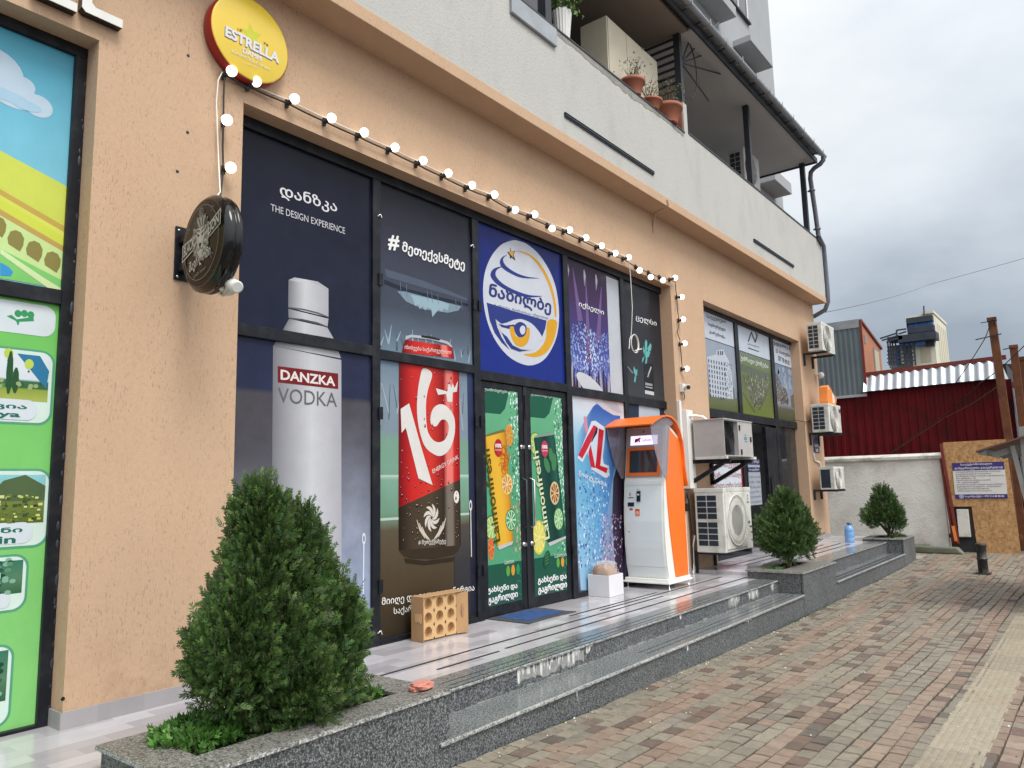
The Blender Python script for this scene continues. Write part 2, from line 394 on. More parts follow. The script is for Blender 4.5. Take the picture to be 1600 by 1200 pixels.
        if any(q is not None for q in s.c):
            at = me.color_attributes.new('col', 'FLOAT_COLOR', 'CORNER'); arr = []
            for f, q in zip(s.f, s.c):
                if q is None: q = (.5, .5, .5, 1)
                if isinstance(q[0], (tuple, list)):
                    for w in q: arr += w
                else: arr += list(q) * len(f)
            at.data.foreach_set('color', arr)
        if bevel or fix:
            bm = bmesh.new(); bm.from_mesh(me)
            if bevel:
                es = [e for e in bm.edges if len(e.link_faces) == 2 and e.calc_face_angle(0) > .6]
                bmesh.ops.bevel(bm, geom=es, offset=bevel, segments=seg, affect='EDGES', profile=.6, clamp_overlap=True)
            if fix: bmesh.ops.recalc_face_normals(bm, faces=bm.faces)
            bm.to_mesh(me); bm.free()
        me.update()
        o = bpy.data.objects.new(name, me); COL.objects.link(o)
        if parent is not None: o.parent = parent; WL[o] = WL[parent].copy()
        else: o.location = org; WL[o] = Vector(org)
        if label: o['label'] = label
        return o

# ------------------------------------------------------------------ flat artwork: lettering and printed pictures
TXT = {}
def glyphs(body, bold=0.0, res=3, shear=0):
    key = (body, bold, res, shear)
    if key in TXT: return TXT[key]
    c = bpy.data.curves.new('t', 'FONT'); c.body = body; c.resolution_u = res; c.shear = shear
    o = bpy.data.objects.new('t', c); COL.objects.link(o); bpy.context.view_layer.update()
    me = bpy.data.meshes.new_from_object(o.evaluated_get(bpy.context.evaluated_depsgraph_get()))
    v = [q.co.copy() for q in me.vertices]; f = [tuple(p.vertices) for p in me.polygons if p.area > 1e-9]
    xs = [q.x for q in v]; ys = [q.y for q in v]
    r = ([((q.x - min(xs)) / (max(xs) - min(xs)), (q.y - min(ys)) / (max(ys) - min(ys))) for q in v], f, (max(xs) - min(xs), max(ys) - min(ys)))
    bpy.data.objects.remove(o); bpy.data.curves.remove(c); bpy.data.meshes.remove(me)
    TXT[key] = r; return r

class Art:
    """things drawn on a flat sheet: (u, v) on the sheet, later layers lie 0.9 mm proud of earlier ones"""
    def __init__(s, plane, val, sign=1, step=.0009):
        s.plane, s.val, s.sign, s.step, s.n = plane, val, sign, step, 0; s.mb = MB(); s.k = 0; s.words = []
    def p3(s, u, v, n=None):
        d = s.val + s.sign * s.step * ((s.n if n is None else n) + (s.k % 29) * .031)
        return (d, u, v) if s.plane == 'x' else (u, d, v)
    def uv(s, px, py):
        q = CX(px, py, s.val) if s.plane == 'x' else CY(px, py, s.val)
        return (q[1], q[2]) if s.plane == 'x' else (q[0], q[2])
    def layer(s, k=1): s.n += k; return s
    def poly(s, pts, c):
        s.k += 1; pts = list(pts); vs = [s.p3(*q) for q in pts]
        a = sum(pts[i][0] * pts[(i + 1) % len(pts)][1] - pts[(i + 1) % len(pts)][0] * pts[i][1] for i in range(len(pts)))
        idx = tuple(range(len(pts)))
        if isinstance(c, list):
            if a < 0: idx = idx[::-1]; c = c[::-1]
        elif a < 0: idx = idx[::-1]
        s.mb.add(vs, [idx], 0, c); return s
    def tess(s, pts, c):
        """concave outline"""
        from mathutils.geometry import tessellate_polygon
        s.k += 1
        vs = [s.p3(*q) for q in pts]
        for t in tessellate_polygon([[Vector((q[0], q[1], 0)) for q in pts]]):
            a, b, d = (pts[i] for i in t)
            cr_ = (b[0] - a[0]) * (d[1] - a[1]) - (d[0] - a[0]) * (b[1] - a[1])
            if abs(cr_) < 1e-9: continue
            s.mb.add([vs[i] for i in (t if cr_ > 0 else t[::-1])], [(0, 1, 2)], 0, c)
        return s
    def px(s, pts, c, o=(0, 0), k=1, sm=False):
        if sm:                                        # rounded outline through the traced points
            P_ = [np.array(p, float) for p in pts]; n = len(P_); out = []
            for i in range(n):
                a_, b_, c_, d_ = P_[i - 1], P_[i], P_[(i + 1) % n], P_[(i + 2) % n]
                for t in (0, .25, .5, .75): out.append(.5 * (2 * b_ + (c_ - a_) * t + (2 * a_ - 5 * b_ + 4 * c_ - d_) * t * t + (3 * b_ - a_ - 3 * c_ + d_) * t ** 3))
            pts = out
        q = [s.uv(o[0] + x / k, o[1] + y / k) for x, y in pts]
        return s.tess(q, c) if not isinstance(c, list) else s.poly(q, c)
    def rect(s, u0, u1, v0, v1, c):
        return s.poly([(u0, v0), (u1, v0), (u1, v1), (u0, v1)], c)
    def grad(s, u0, u1, stops):
        for (va, ca), (vb, cb) in zip(stops, stops[1:]): s.poly([(u0, va), (u1, va), (u1, vb), (u0, vb)], [ca, ca, cb, cb])
        return s
    def hgrad(s, stops, v0, v1):
        for (ua, ca), (ub, cb) in zip(stops, stops[1:]): s.poly([(ua, v0), (ub, v0), (ub, v1), (ua, v1)], [ca, cb, cb, ca])
        return s
    def ell(s, u, v, a, b, c, n=32, t0=0, t1=2 * PI, rot=0, hole=0):
        ts = [t0 + (t1 - t0) * i / n for i in range(n + 1)]
        P = lambda t, k: (u + a * k * math.cos(t) * math.cos(rot) - b * k * math.sin(t) * math.sin(rot), v + a * k * math.cos(t) * math.sin(rot) + b * k * math.sin(t) * math.cos(rot))
        if hole:
            for i in range(n): s.poly([P(ts[i], hole), P(ts[i], 1), P(ts[i + 1], 1), P(ts[i + 1], hole)], c)
        else: s.poly([P(t, 1) for t in ts[:-1]] if t1 - t0 > 6.28 else [P(t, 1) for t in ts], c)
        return s
    def stroke(s, pts, w, c):
        pts = [Vector((*q, 0)) for q in pts]; k = len(pts); L = []; Rr = []
        ws = w if isinstance(w, (list, tuple)) else [w] * k
        for i in range(k):
            d = (pts[min(i + 1, k - 1)] - pts[max(i - 1, 0)]).normalized(); nrm = Vector((-d.y, d.x, 0)) * ws[i] / 2
            L.append(pts[i] + nrm); Rr.append(pts[i] - nrm)
        for i in range(k - 1): s.poly([(q.x, q.y) for q in (L[i], L[i + 1], Rr[i + 1], Rr[i])], c)
        return s
    def text(s, body, bl, br, tl, c, bold=0, res=3, shear=0):
        """fits the bounding box of the words to the parallelogram bottom-left, bottom-right, top-left (u, v)"""
        v, f, (w, h) = glyphs(body, 0, res, shear); s.k += 1
        bl, br, tl = map(np.array, (bl, br, tl)); out = MB()
        k = 1 if bold < .006 else (5 if bold < .022 else 9)        # heavier letters: the outline widened in every direction
        for i in range(k):
            t = 2 * PI * i / max(1, k - 1); dx, dy = (0, 0) if i == 0 else (bold * math.cos(t) / w, bold * math.sin(t) / h)
            out.add([s.p3(*(bl + (br - bl) * (a + dx) + (tl - bl) * (b + dy)), s.n + i * .016) for a, b in v], f, 0, c)
        s.words.append(out); return s
    def tline(s, body, u0, u1, v0, h, c, bold=0, slope=0):
        return s.text(body, (u0, v0), (u1, v0 + slope), (u0, v0 + h), c, bold)
    def tpx(s, body, bl, br, tl, c, o=(0, 0), k=1, bold=0, res=3, shear=0):
        return s.text(body, *[s.uv(o[0] + q[0] / k, o[1] + q[1] / k) for q in (bl, br, tl)], c, bold, res, shear)
    def done(s, name, parent=None, mat='printed_film', label=None):
        for w in s.words: w.build('lettering', mat, parent, fix=False)       # each line of words is a part of its own
        s.words = []
        if s.mb.v: s.mb.build(name, mat, parent, fix=False, label=label)
        s.mb = MB()
WHITE = rgb(226, 226, 226, .9)

# ------------------------------------------------------------------ ground, paving, steps
def gz(y):
    return float(np.interp(y, [-3, 0, 3, 5, 7, 10, 13, 15, 17.5, 22, 300], [.12, .10, .075, .014, -.02, -.035, -.028, -.005, .035, .05, .05]))
mb = MB(); ys = list(np.linspace(-6, 24, 61)); xs = [-5.5, -3.3, 0, 4.5]
YS = [-300, -60] + ys + [60, 120, 400]; XS = [-400, -60, -20] + xs + [20, 60, 400]
vs = [(x, y, gz(y) - .014) for y in YS for x in XS]; nx = len(XS)
mb.add(vs, [(i * nx + j, i * nx + j + 1, (i + 1) * nx + j + 1, (i + 1) * nx + j) for i in range(len(YS) - 1) for j in range(nx - 1)], 0, None, True)
tag(mb.build('ground', 'ground_sheet', origin=(0, 0, 0)), kind='structure')

def paving():
    G = [rgb(160, 151, 134, .84), rgb(155, 147, 131, .84), rgb(164, 155, 138, .84), rgb(152, 145, 130, .84)]
    P = [rgb(168, 148, 130, .84), rgb(164, 144, 126, .84), rgb(172, 153, 135, .84), rgb(162, 140, 123, .84)]
    D = [rgb(124, 108, 96, .84), rgb(130, 108, 96, .84), rgb(120, 112, 102, .84), rgb(136, 120, 106, .84)]
    mb = MB(); pitch, L = .1, .151
    rows = int((3.6 + 3.6) / pitch)
    kinds = []; k = 0
    while len(kinds) < rows:
        kinds += [k] * random.choice([2, 3, 3, 4]); k = 1 - k
    for i in range(rows):
        x = -3.6 + i * pitch
        strip = -.945 < x + pitch / 2 < -.655
        y = 16.1 if x < -2.93 else -1.0
        y += random.random() * L
        while y < 17.45:
            l = L * random.uniform(.93, 1.06)
            if strip: y += l; continue
            wob = .012 * math.sin(y * 1.15 + x * .7) + .007 * math.sin(y * 3.1 + i)
            kk = kinds[i] if random.random() > .045 else 1 - kinds[i]
            cs = random.choice(P if kk else G)
            if math.sin(y * .9 + i * .8) + random.random() * 1.2 > 1.8 or random.random() < .05: cs = random.choice(D)
            j = random.uniform(.64, .74); cs = (cs[0] * j, cs[1] * j * random.uniform(.985, 1.015), cs[2] * j, 1)
            x0, x1, y0, y1 = x + wob + .003, x + wob + pitch - .003, y + .0028, y + l - .0028
            h = random.gauss(0, .0012); tx = random.gauss(0, .0012); ty = random.gauss(0, .0016)
            e = .004; sk = random.gauss(0, .002)
            t = [(x0 + e, y0 + e + sk, h - tx - ty), (x1 - e, y0 + e - sk, h + tx - ty), (x1 - e, y1 - e - sk, h + tx + ty), (x0 + e, y1 - e + sk, h - tx + ty)]
            b = [(x0, y0 + sk, -.012), (x1, y0 - sk, -.012), (x1, y1 - sk, -.012), (x0, y1 + sk, -.012)]
            vs = [(q[0], q[1], q[2] + gz(q[1])) for q in t + b]
            mb.add(vs, [(0, 1, 2, 3), (4, 5, 1, 0), (5, 6, 2, 1), (6, 7, 3, 2), (7, 4, 0, 3)], 0, cs)
            y += l
    o = tag(mb.build('pavement', 'paver', fix=False, origin=(0, 0, 0)), kind='structure')
    # joints of sand below the bricks
    mb = MB()
    for y0, y1 in zip(np.arange(-1, 17.5, .5), np.arange(-.5, 18, .5)):
        x0 = -3.6 if y0 >= 16.0 else -2.9
        mb.add([(x0, y0, gz(y0) - .007), (3.6, y0, gz(y0) - .007), (3.6, y1, gz(y1) - .007), (x0, y1, gz(y1) - .007)], [(0, 1, 2, 3)])
    tag(mb.build('paving_bed', 'gravel_joint', fix=False, origin=(0, 0, 0)), kind='structure')
    # ribbed yellowish guide slabs
    mb = MB(); y = -1.0
    while y < 17.3:
        l = .298; c0 = random.choice([rgb(158, 147, 127, .84), rgb(150, 141, 123, .84), rgb(160, 151, 132, .84)])
        mb.box(-.945, -.655, y + .002, y + l - .002, gz(y) - .02, gz(y) - .002, 0, c0)
        for q in range(7):
            x = -.935 + q * .0405
            mb.box(x, x + .025, y + .006, y + l - .006, gz(y) - .004, gz(y) + .0035, 0, c0)
        y += l + .002
    tag(mb.build('tactile_path', 'paver', fix=False, origin=(0, 0, 0)), kind='structure')
paving()

# small grit, crumbs and shell-white specks lying about on the paving
mb = MB()
for i in range(420):
    y = random.uniform(1.5, 16) if i % 3 else random.uniform(3, 15); x = random.uniform(-2.85, 1.5) if i % 3 else -2.88 + abs(random.gauss(0, .05))
    r = random.uniform(.003, .009); cc = random.choice([rgb(190, 184, 172), rgb(220, 216, 206), rgb(96, 86, 76), rgb(120, 108, 84)])
    mb.sphere((x, y, gz(y) + r * .3), r, 5, 3, 0, cc, (1, random.uniform(.6, 1.6), .6))
tag(mb.build('grit', 'painted', fix=False, origin=(0, 0, 0)), kind='stuff', label='small grit and white specks scattered on the brick paving', cat='grit')

PLAT = .355
def drips(mb, x, y0, y1, ztop, zlen, m):
    y = y0
    while y < y1:
        w = random.choice([.004, .006, .010, .018, .035]) * random.uniform(.7, 1.3); h = zlen * random.betavariate(1.4, 1.2)
        k = max(2, int(w / .004)); up = [(x, y + w * i / k, ztop) for i in range(k + 1)]
        lo = [(x, y + w * (.5 + (i / k - .5) * random.uniform(.35, .95)), ztop - h * random.uniform(.6, 1)) for i in range(k + 1)]
        mb.add(up + lo, [(i, k + 1 + i, k + 2 + i, i + 1) for i in range(k)], m)
        y += w * random.uniform(.6, 1) + (random.uniform(0, .06) if random.random() < .4 else 0)
def steps():
    root = empty('granite_steps', (-3.2, 7, 0)); root['kind'] = 'structure'
    mb = MB()     # tiled landing
    mb.box(-4.66, -3.455, -2, 9.47, -.1, PLAT); mb.box(-4.9, -3.455, 9.47, 16.2, -.1, .40)
    mb.build('floor', 'floor_tile', root, bevel=.003, seg=1)
    mb = MB()
    # black anti-slip strips
    def st(x, y0, y1, z=PLAT, w=.022): mb.box(x - w / 2, x + w / 2, y0, y1, z - .001, z + .0025)
    st(-3.80, 3.3, 7.4); st(-3.60, 3.75, 4.4); st(-3.62, 4.5, 9.3); st(-3.98, 5.9, 7.6); st(-3.90, 6.3, 9.2)
    for x, a, b in ((-3.62, 10.7, 14.2), (-3.80, 10.4, 14.3), (-3.98, 10.2, 13.9), (-4.14, 10.0, 13.6)): st(x, a, b, .40, .03)
    mb.build('anti_slip_strip', 'black_rubber', root)
    # granite treads with lighter nosings
    mb = MB(); y = 3.09
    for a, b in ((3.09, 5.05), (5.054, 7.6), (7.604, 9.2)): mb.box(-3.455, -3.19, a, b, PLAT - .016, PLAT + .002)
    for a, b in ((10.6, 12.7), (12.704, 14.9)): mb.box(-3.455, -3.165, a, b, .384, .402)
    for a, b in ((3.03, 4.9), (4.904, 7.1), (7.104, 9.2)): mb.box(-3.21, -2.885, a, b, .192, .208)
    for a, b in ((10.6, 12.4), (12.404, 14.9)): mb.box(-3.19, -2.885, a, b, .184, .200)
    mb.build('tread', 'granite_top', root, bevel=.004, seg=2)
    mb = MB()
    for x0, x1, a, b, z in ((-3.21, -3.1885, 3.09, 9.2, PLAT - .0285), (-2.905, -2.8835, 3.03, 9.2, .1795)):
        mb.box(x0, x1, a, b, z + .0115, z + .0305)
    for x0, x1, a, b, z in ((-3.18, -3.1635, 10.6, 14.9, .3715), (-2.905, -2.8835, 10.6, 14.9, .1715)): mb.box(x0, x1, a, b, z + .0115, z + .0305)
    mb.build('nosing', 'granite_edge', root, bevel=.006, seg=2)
    mb = MB()
    for a, b in ((10.6, 14.8),):
        for x in (-3.05, -2.97): mb.box(x, x + .03, a, b, .199, .203)
    for x in (-3.33, -3.26): mb.box(x, x + .008, 3.5, 9.1, PLAT + .001, PLAT + .0035)
    for x in (-3.06, -2.99): mb.box(x, x + .008, 5.5, 9.1, .207, .2095)
    mb.build('anti_slip_groove', 'dark_grille', root)
    mb = MB()
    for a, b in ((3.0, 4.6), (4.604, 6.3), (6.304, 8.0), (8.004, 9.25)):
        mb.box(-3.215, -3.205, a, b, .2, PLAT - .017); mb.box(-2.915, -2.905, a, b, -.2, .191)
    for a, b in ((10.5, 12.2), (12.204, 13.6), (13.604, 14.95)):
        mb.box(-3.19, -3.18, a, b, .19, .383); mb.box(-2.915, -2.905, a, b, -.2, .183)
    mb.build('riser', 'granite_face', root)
    mb = MB(); x = -3.2035
    for a, b, l in ((3.12, 3.22, .12), (3.26, 3.42, .09), (3.4, 3.5, .14), (4.1, 4.5, .13), (4.4, 4.9, .12), (4.95, 5.05, .07), (6.55, 6.6, .1), (7.7, 8.0, .13), (8.25, 8.55, .13), (8.95, 9.15, .13)): drips(mb, x, a, b, PLAT - .018, l, 0)
    for a, b, l in ((4.35, 4.37, .1), (6.0, 6.1, .07), (7.35, 7.5, .05)): drips(mb, -2.9035, a, b, .190, l, 0)
    # lime along the foot of the upper riser
    y = 3.03
    while y < 9.1:
        w = random.uniform(.05, .2); h = abs(random.gauss(0, .006)) + .002
        mb.add([(-3.2037, y, .2085), (-3.2037, y + w, .2085), (-3.2037, y + w, .2085 + h * random.random()), (-3.2037, y, .2085 + h)], [(0, 1, 2, 3)], 1); y += w * random.uniform(.8, 1.3)
    for a, b, z0, z1 in ((4.12, 4.92, .225, .318), (7.72, 8.0, .225, .322), (8.28, 8.55, .225, .322), (3.12, 3.2, .21, .32)):
        n = 24; ys_ = np.linspace(a, b, n); mb.add([(x - .0008, y, z1) for y in ys_] + [(x - .0008, y, z0 + random.uniform(0, .05)) for y in ys_], [(i, n + i, n + i + 1, i + 1) for i in range(n - 1)], 1)
    mb.build('lime_stain', ['lime', 'lime_veil'], root, fix=False)
steps()

def planter(name, y0, y1, label, z=.468, x0=-3.59, x1=-2.89, hole=(.12, .12, .25, .19)):
    r = thing(name, ((x0 + x1) / 2, (y0 + y1) / 2, 0), label, 'planter', 'granite planters along the steps')
    mb = MB(); t = .02; zb = -.25
    mb.box(x1 - .012 - t, x1 - .012, y0 + .02, y1 - .003, zb, z - .022); mb.box(x0 + .02, x0 + .02 + t, y0 + .02, y1 - .02, zb, z - .022)
    mb.box(x0 + .02 + t, x1 - .02 - t, y0 + .02, y0 + .02 + t, zb, z - .022); mb.box(x0 + .02 + t, x1 - .02 - t, y1 - .02 - t, y1 - .02, zb, z - .022)
    mb.build('side', 'granite_face', r)
    hx0, hx1, hy0, hy1 = x0 + hole[0], x1 - hole[2], y0 + hole[1], y1 - hole[3]
    hx1 = x1 - hole[2]
    mb = MB(); zt = z - .022
    mb.box(hx1, x1, y0, y1, zt, z); mb.box(x0, hx0, y0, y1, zt, z); mb.box(hx0, hx1, y0, hy0, zt, z); mb.box(hx0, hx1, hy1, y1, zt, z)
    mb.build('rim', 'granite_rim', r, bevel=.005)
    mb = MB()
    mb.box(x1 - .004, x1 + .0015, y0 + .003, y1 - .003, zt + .003, z - .004); mb.box(x0 + .003, x1 - .004, y0 - .0015, y0 + .004, zt + .003, z - .004)
    mb.build('rim_edge', 'granite_edge', r)
    mb = MB(); n = 14; gx = np.linspace(x0 + .045, x1 - .045, 8); gy = np.linspace(y0 + .045, y1 - .045, n)
    vs = [(x, y, z - .06 + random.uniform(-.012, .012)) for y in gy for x in gx]
    mb.add(vs, [(i * 8 + j, i * 8 + j + 1, (i + 1) * 8 + j + 1, (i + 1) * 8 + j) for i in range(n - 1) for j in range(7)], 0, None, True)
    mb.build('soil', 'soil', r, fix=False)
    return r
planter('granite_planter', 1.585, 3.115, 'long granite planter holding the big bush, nearest of the three', hole=(.13, .19, .20, .21))
planter('granite_planter', 9.20, 10.60, 'granite planter between the two flights of steps', .46, hole=(.12, .2, .30, .2))
planter('granite_planter', 14.88, 15.90, 'granite planter at the far end of the steps beside rough white wall', .46, hole=(.12, .16, .2, .16))

# ------------------------------------------------------------------ the building
B = thing('corner_building', (-4.5, 6.8, 0), 'long peach stucco building with shops below, grey white parapet and upper storeys above', 'building')
WX, GX = -4.36, -4.53
ZT = 4.185
mb = MB()
for a, b in ((-2.6, -1.2), (1.755, 2.695), (9.15, 10.21), (14.63, 15.75)): mb.box(-4.66, WX, a, b, -.1, ZT)
mb.box(-4.66, WX, -2.6, 15.75, ZT, 5.08)
mb.box(-10, -4.66, 15.45, 15.75, -.1, 5.08)
mb.build('wall', 'peach_stucco', B)
mb = MB()
mb.box(-4.66, -4.075, -2.6, 15.72, 5.08, 5.195); mb.build('cornice', 'peach_stucco', B, bevel=.006)
mb = MB()
mb.box(-4.26, -4.085, -2.6, 9.28, 5.195, 6.33); mb.box(-4.26, -4.085, 9.28, 15.70, 5.195, 6.37); mb.box(-10, -4.26, 15.5, 15.70, 5.195, 6.37)
mb.build('parapet', 'white_plaster', B)
mb = MB(); mb.box(-4.27, -4.073, 9.40, 15.715, 6.37, 6.392); mb.box(-4.27, -4.073, -2.6, 9.27, 6.33, 6.348)
mb.build('coping', 'dark_steel', B)
# pier that divides the two terraces
mb = MB(); mb.box(-4.62, -4.088, 9.281, 9.40, 6.33, 6.80); mb.build('divider', 'white_plaster', B)
mb = MB(); mb.box(-5.6, -4.62, 9.29, 9.39, 6.2, 6.98); mb.box(-4.62, -4.11, 9.274, 9.2795, 6.35, 6.79); mb.build('divider_panel', 'terracotta', B)
# grey unplastered strip with a ragged lower edge below the coping
mb = MB(); y = 4.2; k = 0; up = []; lo = []
while y < 9.27:
    up.append((-4.082, y, 6.329)); lo.append((-4.082, y, 6.329 - (.03 + .05 * (1 if y > 6.2 else .5) * (.55 + .45 * math.sin(y * 2.7)) + random.uniform(0, .03)))); y += .06
n = len(up); mb.add(up + lo, [(i, n + i, n + i + 1, i + 1) for i in range(n - 1)])
mb.build('broken_plaster', 'broken_plaster', B, fix=False)
# terrace floor, back wall, tower
mb = MB(); mb.box(-10, -4.27, -2.6, 15.49, 5.2, 5.3); mb.build('terrace_floor', 'concrete', B)
mb = MB(); mb.box(-16, -6.2, -3, 20.36, 5.3, 24); mb.box(-16, -6.2, 15.75, 20.36, -.1, 5.3); mb.build('upper_wall', 'tower_plaster', B)
# ceiling over the terraces and its sheet roof
mb = MB(); mb.box(-6.2, -3.90, 9.36, 15.12, 7.86, 7.90); mb.build('ceiling', 'ceiling_white', B)
mb = MB(); mb.box(-6.2, -3.98, -2.6, 9.36, 7.86, 7.91); mb.build('ceiling', 'ceiling_brown', B, label='brownish terrace ceiling')
mb = MB()
ny = 120; ysr = np.linspace(-2.6, 15.08, ny * 4 + 1)
top = [(-3.72, y, 7.965 + .018 * math.cos(2 * PI * y / .15)) for y in ysr]; bk = [(-6.19, y, 8.62 + .018 * math.cos(2 * PI * y / .15)) for y in ysr]
n = len(ysr); mb.add(top + bk, [(i, i + 1, n + i + 1, n + i) for i in range(n - 1)], 0, None, True)
mb.add([(x, y, z - .01) for x, y, z in top + bk], [(i, n + i, n + i + 1, i + 1) for i in range(n - 1)], 0, None, True)
mb.build('roof_sheet', 'zinc', B, fix=False)
mb = MB(); mb.bar((-3.895, -2.6, 7.88), (-3.895, 15.13, 7.88), .03, .10); mb.bar((-6.2, 15.14, 7.88), (-3.88, 15.14, 7.88), .03, .10)
y = -2.4
while y < 15.2: mb.bar((-3.88, y, 7.90), (-3.73, y, 7.93), .014, .02); y += .42
mb.build('eave_frame', 'dark_steel', B)
mb = MB()                                       # half-round gutter
gx_, gz_, gr_ = -3.715, 7.885, .045
arc = [(gx_ + gr_ * math.cos(a), gz_ + gr_ * math.sin(a)) for a in np.linspace(-PI, 0, 13)]
arc += [(gx_ + (gr_ - .006) * math.cos(a), gz_ + (gr_ - .006) * math.sin(a)) for a in np.linspace(0, -PI, 13)]
mb.prism(arc, 'y', -2.6, 15.06)
y = -2
while y < 15: mb.box(gx_ - .05, gx_ + .053, y, y + .02, gz_ - .053, gz_ - .046); mb.box(gx_ + .046, gx_ + .053, y, y + .02, gz_ - .045, gz_ + .05); y += .6
mb.build('gutter', 'zinc', B)
mb = MB()
mb.tube([(-3.72, 14.98, 7.86), (-3.725, 14.98, 7.79), (-3.79, 14.99, 7.73), (-3.92, 15.02, 7.69), (-4.0, 15.06, 7.64), (-4.03, 15.10, 7.53), (-4.035, 15.28, 6.9), (-4.04, 15.40, 6.4)], .045, 12)
mb.tube([(-4.04, 15.40, 6.4), (-4.045, 15.74, 6.28), (-4.05, 15.78, 5.4), (-4.06, 15.78, 5.12), (-4.14, 15.82, 4.97), (-4.36, 15.84, 4.88), (-4.7, 15.84, 4.86)], .045, 12)
dp = mb.build('downpipe', 'pipe_grey', B)
mb = MB()
for y, z in ((15.17, 7.3), (15.36, 6.55)): mb.lathe((-4.037, y, z), [(.062, -.015), (.066, 0), (.062, .015)], 14); mb.box(-4.12, -4.06, y - .012, y + .012, z - .012, z + .012)
mb.build('pipe_clip', 'pipe_grey', dp)
for y in (11.95, 15.0):
    mb = MB(); mb.box(-4.20, -4.11, y, y + .09, 6.39, 7.86); mb.build('post', 'dark_steel', B)
# long narrow vents cut into the parapet
for a, b in ((6.25, 8.25), (11.72, 13.72)):
    mb = MB(); mb.box(-4.084, -4.070, a, b, 5.385, 5.435); mb.box(-4.084, -4.060, a, b, 5.400, 5.412); mb.box(-4.084, -4.060, a, b, 5.424, 5.432)
    mb.build('slot_vent', 'dark_grille', B)
# tower windows and ledges
def tower_window(y0, y1, z0, z1):
    mb = MB(); w = .07; x = -6.2
    mb.box(x, x + .03, y0, y1, z0, z0 + w); mb.box(x, x + .03, y0, y1, z1 - w, z1); mb.box(x, x + .03, y0, y0 + w, z0 + w, z1 - w); mb.box(x, x + .03, y1 - w, y1, z0 + w, z1 - w)
    ym = (y0 + y1) / 2; mb.box(x, x + .028, ym - .03, ym + .03, z0 + w, z1 - w)
    f = mb.build('window', 'white_plastic', B); mb = MB(); mb.box(x, x + .012, y0 + w, y1 - w, z0 + w, z1 - w); mb.build('pane', 'dark_glass', f)
    mb = MB(); mb.box(x, x + .08, y0 - .06, y1 + .06, z0 - .05, z0); mb.build('sill', 'dark_steel', f)
tower_window(17.1, 18.5, 13.55, 15.1); tower_window(13.2, 15.6, 12.9, 14.5); tower_window(8.5, 10.5, 13.6, 15.2); tower_window(14.2, 15.9, 10.9, 12.0); tower_window(11.0, 12.6, 10.6, 12.0)
for y0, y1, z0, z1 in ((17.3, 18.9, 12.3, 12.46), (13.7, 16.4, 12.45, 12.7), (18.4, 19.7, 9.05, 9.35)):
    mb = MB(); mb.box(-6.2, -5.75, y0, y1, z0, z1); mb.build('ledge', 'tower_plaster', B, bevel=.01)
# plinth tiles, tile joints stand out a little
for a, b, x0_, x1_ in ((1.747, 2.695, WX, WX + .010), (9.142, 9.46, WX, WX + .010), (14.622, 15.75, WX, WX + .010), (1.743, 1.753, -4.54, WX + .009)):
    z = PLAT if a < 9.4 else .40
    mb = MB(); mb.box(x0_, x1_, a, b, z - .05, z + .088); mb.build('plinth', 'plinth_tile', B)
# drilled holes and plaster nicks on the near pillar and below the cornice
mb = MB()
for px, py in ((294, 87), (293, 207), (277, 268), (98, 1092), (530, 47), (620, 92)):
    q = CX(px, py, WX); mb.lathe((WX - .004, q[1], q[2]), [(.004, .0046), (.011, .0052)], 8, 'x')
mb.build('drill_hole', 'near_black', B, fix=False)
mb = MB(); q = CX(1044, 338, -4.075)
mb.tube([(-4.3, q[1] + .1, 5.075), (-4.15, q[1] + .03, 5.077), (-4.07, q[1], 5.09), (-4.065, q[1] - .02, 5.16)], .012, 6)
mb.tube([(-4.30, q[1] + .1, 5.075), (-4.352, q[1] + .12, 4.9), (-4.353, q[1] + .12, 4.82)], .012, 6)
mb.build('plaster_patch', 'peach_stucco', B)

# ------------------------------------------------------------------ shopfront framing (one thing per opening)
def frame_piece(mb, y0, y1, z0, z1, x0=-4.60, x1=-4.502): mb.box(x0, x1, y0, y1, z0, z1)
def hinge_dots(mb, y, zs):
    for z in zs: mb.box(-4.502, -4.488, y - .02, y + .02, z, z + .10)
SF = thing('shopfront', (-4.55, 5.9, PLAT), 'wide black framed shopfront filled with printed drink adverts', 'shopfront')
def frame_bar(name, par, *q):
    mb = MB(); frame_piece(mb, *q); mb.build(name, 'black_frame', par, bevel=.004, seg=1)
frame_bar('head_rail', SF, 2.70, 9.16, 4.10, ZT)
for a, b in ((2.70, 2.755), (3.985, 4.068), (5.226, 5.318), (6.765, 6.865), (8.032, 8.122), (9.25, 9.31)): frame_bar('upright', SF, a, b, PLAT, 4.10)
for a, b, z0, z1 in ((2.755, 3.985, 2.605, 2.692), (4.068, 5.226, 2.592, 2.672), (5.318, 6.765, 2.545, 2.637), (6.865, 8.032, 2.525, 2.622), (8.122, 9.25, 2.52, 2.622)):
    frame_bar('transom', SF, a, b, z0, z1)
for a, b in ((2.755, 3.985), (4.068, 5.226), (6.865, 8.032), (8.122, 9.25)): frame_bar('bottom_rail', SF, a, b, PLAT, PLAT + .045)
mb = MB(); mb.box(-4.64, -4.60, 2.70, 9.31, PLAT, 4.10); mb.build('backing_pane', 'dark_glass', SF)
for y in (4.06, 5.235, 5.31, 6.775):
    for z in ((.75, 2.1, 3.2) if y < 6 else (.8, 2.2)):
        mb = MB(); hinge_dots(mb, y, (z,)); mb.build('hinge', 'black_frame', SF)
for px, py in ((590, 338), (735, 385), (590, 990)):
    mb = MB(); q = CX(px, py, -4.5); mb.tube([(-4.5, q[1], q[2]), (-4.485, q[1] + .02, q[2] + .02), (-4.483, q[1] + .03, q[2] - .01)], .006, 6); mb.build('hook', 'steel_bright', SF)
